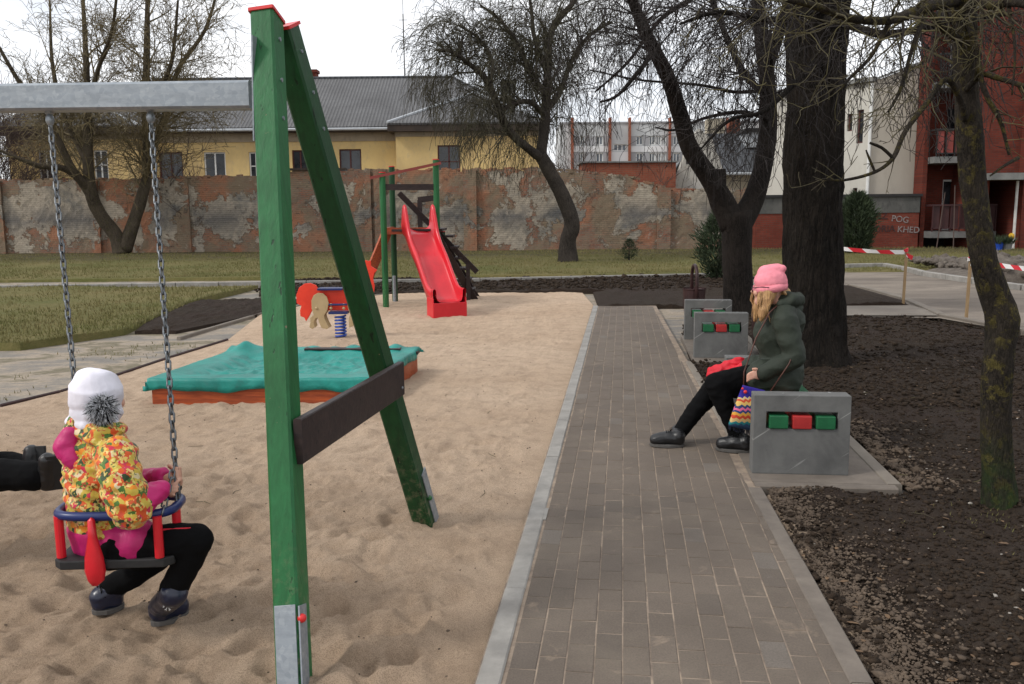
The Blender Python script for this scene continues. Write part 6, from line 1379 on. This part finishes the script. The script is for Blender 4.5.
wallseg(-420, 280, 'wall', 'ruin', rw); wallseg(280, 384, 'brick_section', 'ruin_brick', rw, seed=2); wallseg(384, 764, 'wall', 'ruin', rw, seed=3)
for x in (-160, -60, -1, 96, 183, 368, 379, 470, 664): 
    hw_ = {96: 3, 368: 3.5, 379: 4.5, -1: 4}.get(x, 6.5); wallseg(x-hw_, x+hw_, 'pilaster', 'ruin_brick', rw, .14, .2, .12, seed=x % 7, up=.02)
m = MB(); rr = random.Random(4)
for i in range(260):     # loose bricks of the broken top
    px = rr.uniform(-60, 760); y = wY(px); ty = np.interp(px, [q[0] for q in TOP], [q[1] for q in TOP]); p = P(px, ty, y); M = Matrix.Translation((p.x, y+rr.uniform(.02, .3), p.z+rr.uniform(-.05, .05))) @ Matrix.Rotation(rr.uniform(-.5, .5), 4, 'Z') @ Matrix.Rotation(rr.uniform(-.15, .15), 4, 'Y'); m.box(-.12, .12, -.06, .06, -.035, .045, M)
ct = m.build('coping_bricks', 'ruin_brick', rw)
m = MB(); a, b = P(262, 173, 36.4), P(345, 170, 36.4); m.box(a.x, b.x, 36.45, 36.9, a.z+.10, a.z+.18); m.build('coping_board', 'dark_wood', rw)

# brick shed behind it and the whitewashed wall
sh = thing('brick_shed', 'low red brick shed wall rising just above the ruined wall', 'shed', (P(628, 250, 38.5).x, 39, 0))
a, b = P(583, 163, 38.5), P(676, 163, 38.5); m = MB(); m.box(a.x, b.x, 38.5, 41, 0, a.z); m.build('wall', 'brick_orange', sh); m = MB(); m.box(a.x-.1, b.x+.1, 38.4, 41.1, a.z, a.z+.06); m.build('roof', 'slab_grey', sh)
gw = thing('gable_wall', 'broken whitewashed gable wall left of the slate roof', 'wall', (P(698, 250, 40).x, 40.2, 0))
poly = [P(x, y, 40) for x, y in [(668, 252), (669, 205), (676, 180), (684, 158), (688, 140), (700, 128), (712, 140), (722, 165), (728, 195), (730, 252)]]
poly2 = []
for i, p in enumerate(poly):
    q = poly[(i+1) % len(poly)]; k = max(1, int((q-p).length/.25))
    for j in range(k): r_ = p.lerp(q, j/k); e = .06*noise.noise(r_*3) if 0 < i < 8 else 0; poly2.append((r_.x+e, r_.z+e))
M = Matrix(((1, 0, 0, 0), (0, 0, 1, 0), (0, 1, 0, 0), (0, 0, 0, 1))); m = MB(); m.prism(poly2, 40.0, 40.5, M); m.build('masonry', 'whitewash', gw)
h = rc_(686, 155, 690, 164, 39.99); m = MB(); m.box(h[0], h[1], 39.985, 40.1, h[2], h[3]); m.build('opening_shade', 'void', gw)  # dark block set on the wall face, paints the shade of an opening
# slate-roofed house
gh = thing('slate_roof_house', 'low cream house with a dark slate roof, between the forked and the thick trunk', 'house', (P(770, 250, 46).x, 49, 0))
a, b, z = P(704, 173, 46).x, P(850, 173, 46).x, P(760, 173, 46).z
m = MB(); facade(m, a, b, 0, z, [], 46); shell(m, a, b, 46, 54, 0, z); m.build('wall', 'cream', gh)
zr_ = P(760, 134, 50.5).z; rx0 = P(700, 134, 50.5).x; rx1 = P(850, 134, 50.5).x
rg = roof([[V((a-.3, 45.5, z-.05)), V((b+.3, 45.5, z-.05)), V((rx1, 50.5, zr_)), V((rx0, 50.5, zr_))], [V((b+.3, 45.5, z-.05)), V((b+.3, 55, z)), V((rx1, 50.5, zr_))], [V((b+.3, 55, z)), V((a-.3, 55, z)), V((rx0, 50.5, zr_)), V((rx1, 50.5, zr_))]], 'roof', 'roof_dark', gh)
m = MB(); m.tube([(a-.3, 45.42, z-.05), (b+.3, 45.42, z-.05)], .07, 6); m.build('gutter', 'flash', gh)
for px in (777, 847): m = MB(); q = P(px, 175, 45.8); m.tube([(q.x, 45.45, z-.05), (q.x, 45.85, z-.5), (q.x, 45.9, 0)], .05, 6); m.build('downpipe', 'win_white', gh)
m = MB(); q = P(733, 128, 52); m.box(q.x-.3, q.x+.3, 51.6, 52.4, zr_-1, P(733, 119, 52).z); m.build('chimney', 'brick_orange', rg)
m = MB(); q = P(720, 128, 50); m.box(q.x-.45, q.x+.45, 50.8, 51.8, zr_-1, P(718, 117, 50).z); m.build('chimney', 'cream', rg)
dq = rc_(746, 131, 762, 140, 48.5); m = MB(); m.box(dq[0], dq[1], 48.2, 50.3, dq[2]-.4, dq[3]-.08); m.build('dormer', 'flash', rg); m = MB(); m.box(dq[0]-.1, dq[1]+.1, 48.05, 50.4, dq[3]-.08, dq[3]+.12); m.build('dormer_roof', 'rail_dark', rg)

# far panel block
FB = 130; fb = thing('panel_block', 'pale grey three-storey block with orange fins in the far distance', 'building', (P(660, 200, FB).x, FB+5, 0))
cols = [(572, 609), (629, 669), (669, 726), (726, 790)]
def px4(x0, y0, x1, y1): return rc_(x0, y0, x1, y1, FB)
wins = []
for r0, r1 in ((136, 145), (153, 162.5)):
    for x0, x1 in ((580, 585), (596, 603), (636, 643), (649, 655), (656, 661), (662, 666), (673, 680), (690, 698), (703, 711), (714, 722), (735, 743), (750, 758), (766, 774)): wins.append((x0, r0, x1, r1))
wins.append((613.5, 144, 626.5, 151))
m = MB(); X0, X1, _, ZT = px4(560, 122, 800, 200); facade(m, X0, X1, 0, ZT, [px4(*w_) for w_ in wins], FB, .3); shell(m, X0, X1, FB, FB+12, 0, ZT); m.build('wall', 'panel_light', fb)
for w_ in wins: win(fb, *px4(*w_), FB, 'win_white', 'glass_pale', 2 if w_[0] == 613.5 else 1, 0, .25, None, .12)
def clip(b0, b1, holes, x0, x1): return [h for h in holes]
m = MB()
for x0, x1 in ((572, 608), (631, 667), (671, 725), (728, 795)):
    h = px4(x0, 146, x1, 152); m.box(h[0], h[1], FB-.12, FB, h[2], h[3])
h = px4(611, 152, 628, 162); m.box(h[0], h[1], FB-.12, FB, h[2], h[3]); m.build('white_band', 'panel_white', fb)
m = MB()
for r0, r1 in ((136, 145.5), (152.5, 162.5)):
    xs_ = [(572, 580), (585, 596), (603, 608), (631, 636), (643, 649), (666, 667), (671, 673), (680, 690), (698, 703), (711, 714), (722, 725), (728, 735), (743, 750), (758, 766)]
    for x0, x1 in xs_: h = px4(x0, r0, x1, r1); m.box(h[0], h[1], FB-.06, FB, h[2], h[3])
m.build('grey_panels', 'panel_grey', fb)
for x in (572, 609.5, 629, 669, 726, 760): h = px4(x-1.2, 118, x+1.4, 175); m = MB(); m.box(h[0], h[1], FB-.9, FB+.5, 0, h[3]); m.build('fin', 'brick_orange', fb)
m = MB(); m.box(X0, X1, FB-.15, FB+12, ZT, ZT+.25); m.build('roof', 'panel_grey', fb)

# white house behind the garage wall
wh = thing('white_house', 'tall white and beige rendered house behind the brick garage wall', 'house', (P(880, 250, 37).x, 39, 0))
YC = 35.9; cA = P(869, 200, YC); cR = P(922, 200, YC); zt1 = P(869, 81, YC).z; zt2 = P(922, 60, YC).z
m = MB(); v = [(cA.x, YC, 0), (cR.x+.02, YC, 0), (cR.x+.02, YC, zt2), (cA.x, YC, zt1), (cA.x+3, 52, 0), (cR.x+2, 52, 0), (cR.x+2, 52, zt2), (cA.x+3, 52, zt1)]; m.add(v, [(0, 1, 2, 3), (1, 5, 6, 2), (3, 2, 6, 7), (5, 4, 7, 6)]); m.build('side_wall', 'beigeplaster', wh)
L_ = 5.2; ang = math.atan2(4.0, -3.4); M = Matrix.Translation((cA.x, YC, 0)) @ Matrix.Rotation(math.atan2(-4.6, 3.2), 4, 'Z')      # local +x runs from the far end to the corner
M = M @ Matrix.Translation((-L_, 0, 0)); T0 = M.inverted()
def onface(px, py):
    d_ = T0.to_3x3() @ ray(px, py); o_ = T0 @ V((0, 0, 1.6)); t = -o_.y/d_.y; q = o_+d_*t; return q.x, q.z
hs = []
for x0, y0, x1, y1 in ((847.5, 114, 852, 131), (857.5, 110, 862.5, 143), (853, 188, 857, 196)):
    a, d = onface(x0, y0); b, c = onface(x1, y1); hs.append((min(a, b), max(a, b), min(c, d), max(c, d)))
m = MB(); facade(m, 0, L_, 0, zt1, hs, 0, .2, M); shell(m, 0, L_, 0, 6, 0, zt1, M); m.build('front_wall', 'whiteplaster', wh)
for h in hs: win(wh, *h, 0, 'win_red', 'glass', 0, 0, .14, M, .06)
m = MB(); m.box(-.1, L_+.05, -.22, .3, zt1-.02, zt1+.14, M); m.build('cornice', 'slab_grey', wh)
m = MB(); m.tube([(cA.x-.12, YC-.08, zt1-.1), (cA.x-.12, YC-.08, 0)], .06, 6); m.build('downpipe', 'win_white', wh)
m = MB(); m.beam((cA.x-.1, YC, zt1+.03), (cR.x, YC, zt2+.03), .25, .08, V((0, 1, 0))); m.build('verge', 'slab_grey', wh)

# garage wall
GY = 35.0; gg = thing('garage_wall', 'brick wall with grey plaster band and graffiti right of the thick trunk', 'wall', (P(840, 250, GY).x, GY, 0))
gz = lambda y: P(850, y, GY).z
a, b = P(756, 200, GY).x, P(920, 200, GY).x
m = MB(); m.box(a, b, GY, GY+.4, -.1, gz(213)); m.build('brickwork', 'brick_dark', gg)
m = MB(); m.box(a, b, GY-.03, GY+.4, gz(213), gz(197)); m.box(P(840, 200, GY).x, P(861, 200, GY).x, GY-.03, GY, 0, gz(213)); m.build('plaster_band', 'garage_band', gg)
m = MB(); m.box(a-.05, b+.05, GY-.12, GY+.5, gz(197), gz(194.3)); m.build('coping', 'rail_dark', gg)
def text(s, size, loc, mat, parent, name='graffiti', rot=0):
    c = bpy.data.curves.new(name, 'FONT'); c.body = s; c.size = size; c.extrude = .002; c.offset = .004; o = bpy.data.objects.new(name, c); COL.objects.link(o); bpy.context.view_layer.update()
    me = bpy.data.meshes.new_from_object(o.evaluated_get(bpy.context.evaluated_depsgraph_get())); bpy.data.objects.remove(o); me.materials.clear(); me.materials.append(mats[mat]); o = bpy.data.objects.new(name, me); COL.objects.link(o); o.parent = parent; o.matrix_world = Matrix.Translation(V(loc)) @ Matrix.Rotation(PI/2, 4, 'X') @ Matrix.Rotation(rot, 4, 'Z'); o.location = V(loc)-wloc(parent); o.rotation_euler = (PI/2, rot, 0); return o
q = P(891, 221, GY-.02); text('POG', .33, q, 'graf_white', gg, rot=.12)
q = P(897, 232, GY-.02); text('KHED', .33, q, 'graf_white', gg, rot=.05)
q = P(866, 232, GY-.02); text('MORIA', .36, q, 'graf_dark', gg); q = P(871, 219, GY-.02); text('ZEZ', .36, q, 'graf_dark', gg)
m = MB(); c_ = P(865.5, 213.5, GY-.02); m.tube([c_+V((.0, .01, 0)), c_+V((0, -.012, 0))], .12, 18); m.build('painted_disc', 'graf_white', gg)
m = MB()
for dx_, dz, ex, ez in ((0, -.14, 0, -.42), (0, -.2, -.14, -.32), (0, -.2, .14, -.32), (0, -.42, -.10, -.6), (0, -.42, .10, -.6)): m.tube([c_+V((dx_, 0, dz)), c_+V((ex, 0, ez))], .014, 4)
m.build('graffiti', 'graf_white', gg)

# red brick flats with balconies
AY_ = 35.3; ap = thing('brick_flats', 'dark red brick block of flats with balconies at the right edge', 'building', (P(970, 250, 37).x, 38, 0))
rq = lambda x0, y0, x1, y1, Y=AY_: rc_(x0, y0, x1, y1, Y)
ZTOP = 13.2; XR = P(1500, 200, AY_).x
x0, x1, _, _ = rq(919, 100, 929, 200); m = MB(); m.box(x0, x1, AY_-.2, AY_+.55, -.1, ZTOP); m.build('corner_pier', 'brick_red', ap)
bx0, bx1 = x1, P(988, 200, AY_).x
floors = [ (P(950, yb_, AY_).z) for yb_ in (231, 157.5, 84)]; floors.append(floors[-1]+2.85); floors.append(floors[-1]+2.85)
# recessed wall with a balcony door and window on each floor
hol = []
for z in floors[:4]:
    hol += [(bx0+1.15, bx0+1.8, z+.02, z+2.0), (bx0+1.85, bx0+2.4, z+.75, z+2.0)]
m = MB(); facade(m, bx0, bx1+.02, floors[0], ZTOP, hol, AY_+.9); m.build('recess_wall', 'brick_red', ap)
for i, h in enumerate(hol): win(ap, *h, AY_+.9, 'win_white' if i % 4 == 0 else 'win_red', 'glass', 0 if i % 2 == 0 else 1)
m = MB(); m.box(bx0, bx1, AY_+1.3, AY_+1.6, -.1, floors[0]); m.build('basement_wall', 'void', ap)
for i, z in enumerate(floors):
    m = MB(); m.box(bx0-.0, bx1, AY_-.75, AY_+1.5, z-.24, z); sl_b = m.build('balcony', 'slab_grey', ap)
    ra = ['rail_brown', 'rail_red', 'rail_dark', 'rail_brown', 'rail_red'][i]; m = MB(); n_ = 7; W2 = bx1-bx0
    if i != 2:
        for k in range(n_): m.box(bx0+.06+W2*k/n_, bx0+.06+W2*(k+1)/n_-.08, AY_-.70, AY_-.67, z+.14, z+.95)
        m.build('railing_panels', ra, sl_b)
    m = MB(); m.box(bx0+.02, bx1-.02, AY_-.76, AY_-.70, z+.96, z+1.03); m.box(bx0+.02, bx1-.02, AY_-.76, AY_-.72, z+.10, z+.14)
    for k in range(n_+1 if i != 2 else 26): x = bx0+.04+(W2-.1)*k/(n_ if i != 2 else 25); m.box(x, x+(.035 if i != 2 else .02), AY_-.76, AY_-.71, z, z+.97)
    m.box(bx0+.02, bx0+.06, AY_-.7, AY_, z+.96, z+1.03); m.build('railing', 'rail_dark' if i != 0 else 'rail_brown', sl_b)
# projecting stair bay
by = AY_-1.6; sx0 = P(984, 200, by).x; sx1 = P(1017, 200, by).x; zc_ = P(1000, 180, by).z
m = MB(); m.box(sx0, sx1, by, AY_+2, zc_, ZTOP); m.build('stair_bay', 'brick_red', ap)
m = MB(); m.box(sx0+.0, sx1, AY_+.6, AY_+2, -.1, zc_-.01); m.build('entrance_wall', 'brick_red', ap)
m = MB(); m.box(sx0+.0, sx0+.22, by+.1, AY_+.6, -.1, zc_-.01); m.build('entrance_side', 'brick_red_side', ap)
m = MB(); m.box(sx0+.3, sx0+.95, AY_+.54, AY_+.6, 0, 2.05); dr = m.build('door', 'rail_dark', ap); m = MB(); m.sphere((sx0+.85, AY_+.5, 1.0), .04); m.build('handle', 'galv', dr)
m = MB(); m.box(sx0-.35, sx1+.1, by-1.1, by-.003, zc_-.02, zc_+.22); m.build('canopy', 'slab_grey', ap)
px0 = P(1017, 200, by).x; m = MB(); m.box(sx1, sx1+.75, by-.35, AY_+2, -.1, ZTOP); m.build('pier', 'brick_red', ap)
m = MB(); facade(m, sx1+.75, XR, -.1, ZTOP, [], AY_+.2); m.build('wall', 'brick_red', ap)
for i, z in enumerate(floors): m = MB(); m.box(sx1+.76, sx1+4.2, AY_-.75, AY_+.2, z-.24, z); q_ = m.build('balcony', 'slab_grey', ap); m = MB(); m.box(sx1+.78, sx1+4.18, AY_-.72, AY_-.68, z+.1, z+1.0); m.build('railing_panels', 'rail_brown', q_)
m = MB(); m.box(bx0-.5, XR, AY_-.2, AY_+14, ZTOP, ZTOP+.3); m.build('roof', 'slab_grey', ap)
m = MB(); q = P(1013.5, 250, by-.5); m.tube([(q.x, by-.45, 0), (q.x, by-.45, zc_-.05)], .05, 8); gp = m.build('gas_pipe', 'white_pipe', ap); m = MB(); q2 = P(1012, 236, by-.5); m.sphere((q2.x, by-.47, q2.z), .11, 8, 6); m.build('valve', 'yellow_paint', gp)
# two poles leaning on the lowest balcony
for (xa, ya, xb, yb_, lb) in ((936, 254, 945, 193, 'long thin pole leaning against the lowest balcony, tilted to the right'), (953, 254, 955, 186, 'long thin upright pole in front of the lowest balcony')):
    a = P(xa, ya, 33.9); b = P(xb, yb_, 34.35); t = thing('leaning_pole', lb, 'pole', (a.x, a.y, 0)); m = MB(); m.tube([(a.x, a.y, 0), b], .02, 6); m.build('rod', 'twig_brown', t); m = MB(); m.tube([b, b+V((0, 0, .03))], .034, 6); m.build('tip', 'rail_dark', t)

# ================================================================== stakes and tape
def stake(x, yb_, yt_, label):
    b = G(x, yb_); t = P(x+1, yt_, b.y); th_ = thing('wooden_stake', label, 'stake', b, 0, 'stakes holding the barrier tape'); m = MB(); m.beam((b.x, b.y, -.1), (b.x+.01, b.y, t.z), .035, .03, V((1, 0, 0)), 6); m.build('post', 'wood_stake', th_)
    m = MB(); rr = random.Random(x)
    for k in range(5): a = rr.uniform(0, 6); m.tube([(b.x+.026*math.cos(j)+.0, b.y+.026*math.sin(j), t.z-.07+.006*j+.01*k) for j in range(8)], .011, 5)
    m.build('tape_knot', 'tape', th_); m = MB(); q = V((b.x, b.y-.02, t.z-.06)); m.add([q, q+V((0, 0, -.06)), q+V((.09, -.01, -.12)), q+V((.11, -.01, -.05))], [(0, 1, 2, 3)]); m.build('tape_end', 'tape', th_); return V((b.x, b.y, t.z-.05))
s1 = stake(903, 306, 249, 'pale wooden stake between driveway and soil, left of the two'); s2 = stake(966, 320, 257, 'pale wooden stake just left of the lichen-covered trunk')
b3 = G(806, 292); s3 = stake(806, 292, 240, 'wooden stake hidden behind the thick trunk holding the tape')
def tape(a, b, label, sag=.05):
    m = MB(); n_ = 30; vs = []
    for i in range(n_+1):
        t = i/n_; p = a.lerp(b, t); p.z -= sag*4*t*(1-t); tw_ = .5*math.sin(t*7)+.2*math.sin(t*23); vs += [p+V((0, math.sin(tw_)*.03, math.cos(tw_)*.035)), p-V((0, math.sin(tw_)*.03, math.cos(tw_)*.035))]
    m.add(vs, [(2*i, 2*i+1, 2*i+3, 2*i+2) for i in range(n_)]); o = m.build('barrier_tape', 'tape', None, origin=tuple(a)); tag(o, label, 'barrier tape', 'red and white barrier tapes'); md = o.modifiers.new('s', 'SOLIDIFY'); md.thickness = .002; return o
tape(s3, s1, 'red and white tape stretched from behind the thick trunk to a stake')
tape(s2, P(1110, 276, 12.4), 'red and white tape running off the right edge of the photo', .03)
# plants and pots by the entrance
pt = thing('potted_plants', 'small blue-green plants in tubs beside the entrance of the flats', 'plants', (P(1003, 248, 32.6).x, 32.6, 0))
m = MB(); rr = random.Random(8)
for i in range(260): 
    c_ = P(rr.uniform(995, 1011), 244, 32.6); d = V((rr.gauss(0, .5), rr.gauss(0, .5), 1)).normalized()*rr.uniform(.15, .4); s = V((rr.gauss(0, 1), rr.gauss(0, 1), 0)).normalized()*.03; b_ = V((c_.x, 32.6+rr.uniform(-.2, .2), .25)); m.add([b_-s, b_+s, b_+d], [(0, 1, 2)])
m.build('leaves', 'needle', pt)
for px in (998, 1007): q = P(px, 250, 32.6); m = MB(); m.tube([(q.x, 32.6, 0), (q.x, 32.6, .3)], [.13, .18], 10); m.build('tub', 'blue_spring' if px == 998 else 'slab_grey', pt)
# ================================================================== light
w = bpy.data.worlds.new('World'); scene.world = w; w.use_nodes = True; nt = w.node_tree; nt.nodes.clear()
o = nt.nodes.new('ShaderNodeOutputWorld'); bg_ = nt.nodes.new('ShaderNodeBackground'); nt.links.new(bg_.outputs[0], o.inputs[0]); bg_.inputs[1].default_value = .10
sky = nt.nodes.new('ShaderNodeTexSky'); sky.sky_type = 'NISHITA'; sky.sun_disc = False; EL, AZ = R(40), R(-112); sky.sun_elevation = EL; sky.sun_rotation = AZ; sky.air_density = 1; sky.dust_density = 2
tc = nt.nodes.new('ShaderNodeTexCoord'); mp = nt.nodes.new('ShaderNodeMapping'); mp.inputs['Scale'].default_value = (1, 1, 2.6); nt.links.new(tc.outputs['Generated'], mp.inputs[0])
nz = nt.nodes.new('ShaderNodeTexNoise'); nz.inputs['Scale'].default_value = 2.6; nz.inputs['Detail'].default_value = 8; nz.inputs['Roughness'].default_value = .6; nt.links.new(mp.outputs[0], nz.inputs['Vector'])
rp_ = nt.nodes.new('ShaderNodeValToRGB'); rp_.color_ramp.elements[0].position = .34; rp_.color_ramp.elements[0].color = (7.2, 7.6, 8.3, 1); rp_.color_ramp.elements[1].position = .56; rp_.color_ramp.elements[1].color = (10.4, 10.4, 10.5, 1); nt.links.new(nz.outputs['Fac'], rp_.inputs[0])
mx = nt.nodes.new('ShaderNodeMix'); mx.data_type = 'RGBA'; mx.inputs[0].default_value = .88; nt.links.new(sky.outputs[0], mx.inputs[6]); nt.links.new(rp_.outputs[0], mx.inputs[7]); nt.links.new(mx.outputs[2], bg_.inputs[0])
sl_ = bpy.data.lights.new('sun', 'SUN'); sl_.energy = 1.5; sl_.angle = R(11); sl_.color = (1, .96, .9); so = bpy.data.objects.new('sun', sl_); COL.objects.link(so)
dirv = V((math.sin(AZ)*math.cos(EL), math.cos(AZ)*math.cos(EL), math.sin(EL))); so.rotation_euler = dirv.to_track_quat('Z', 'Y').to_euler(); so.location = (0, 0, 30)
scene.view_settings.view_transform = 'Standard'; scene.view_settings.look = 'None'; scene.view_settings.exposure = .42; scene.view_settings.gamma = 1
scene.render.engine = 'CYCLES'; scene.cycles.max_bounces = 6; scene.cycles.use_denoising = True
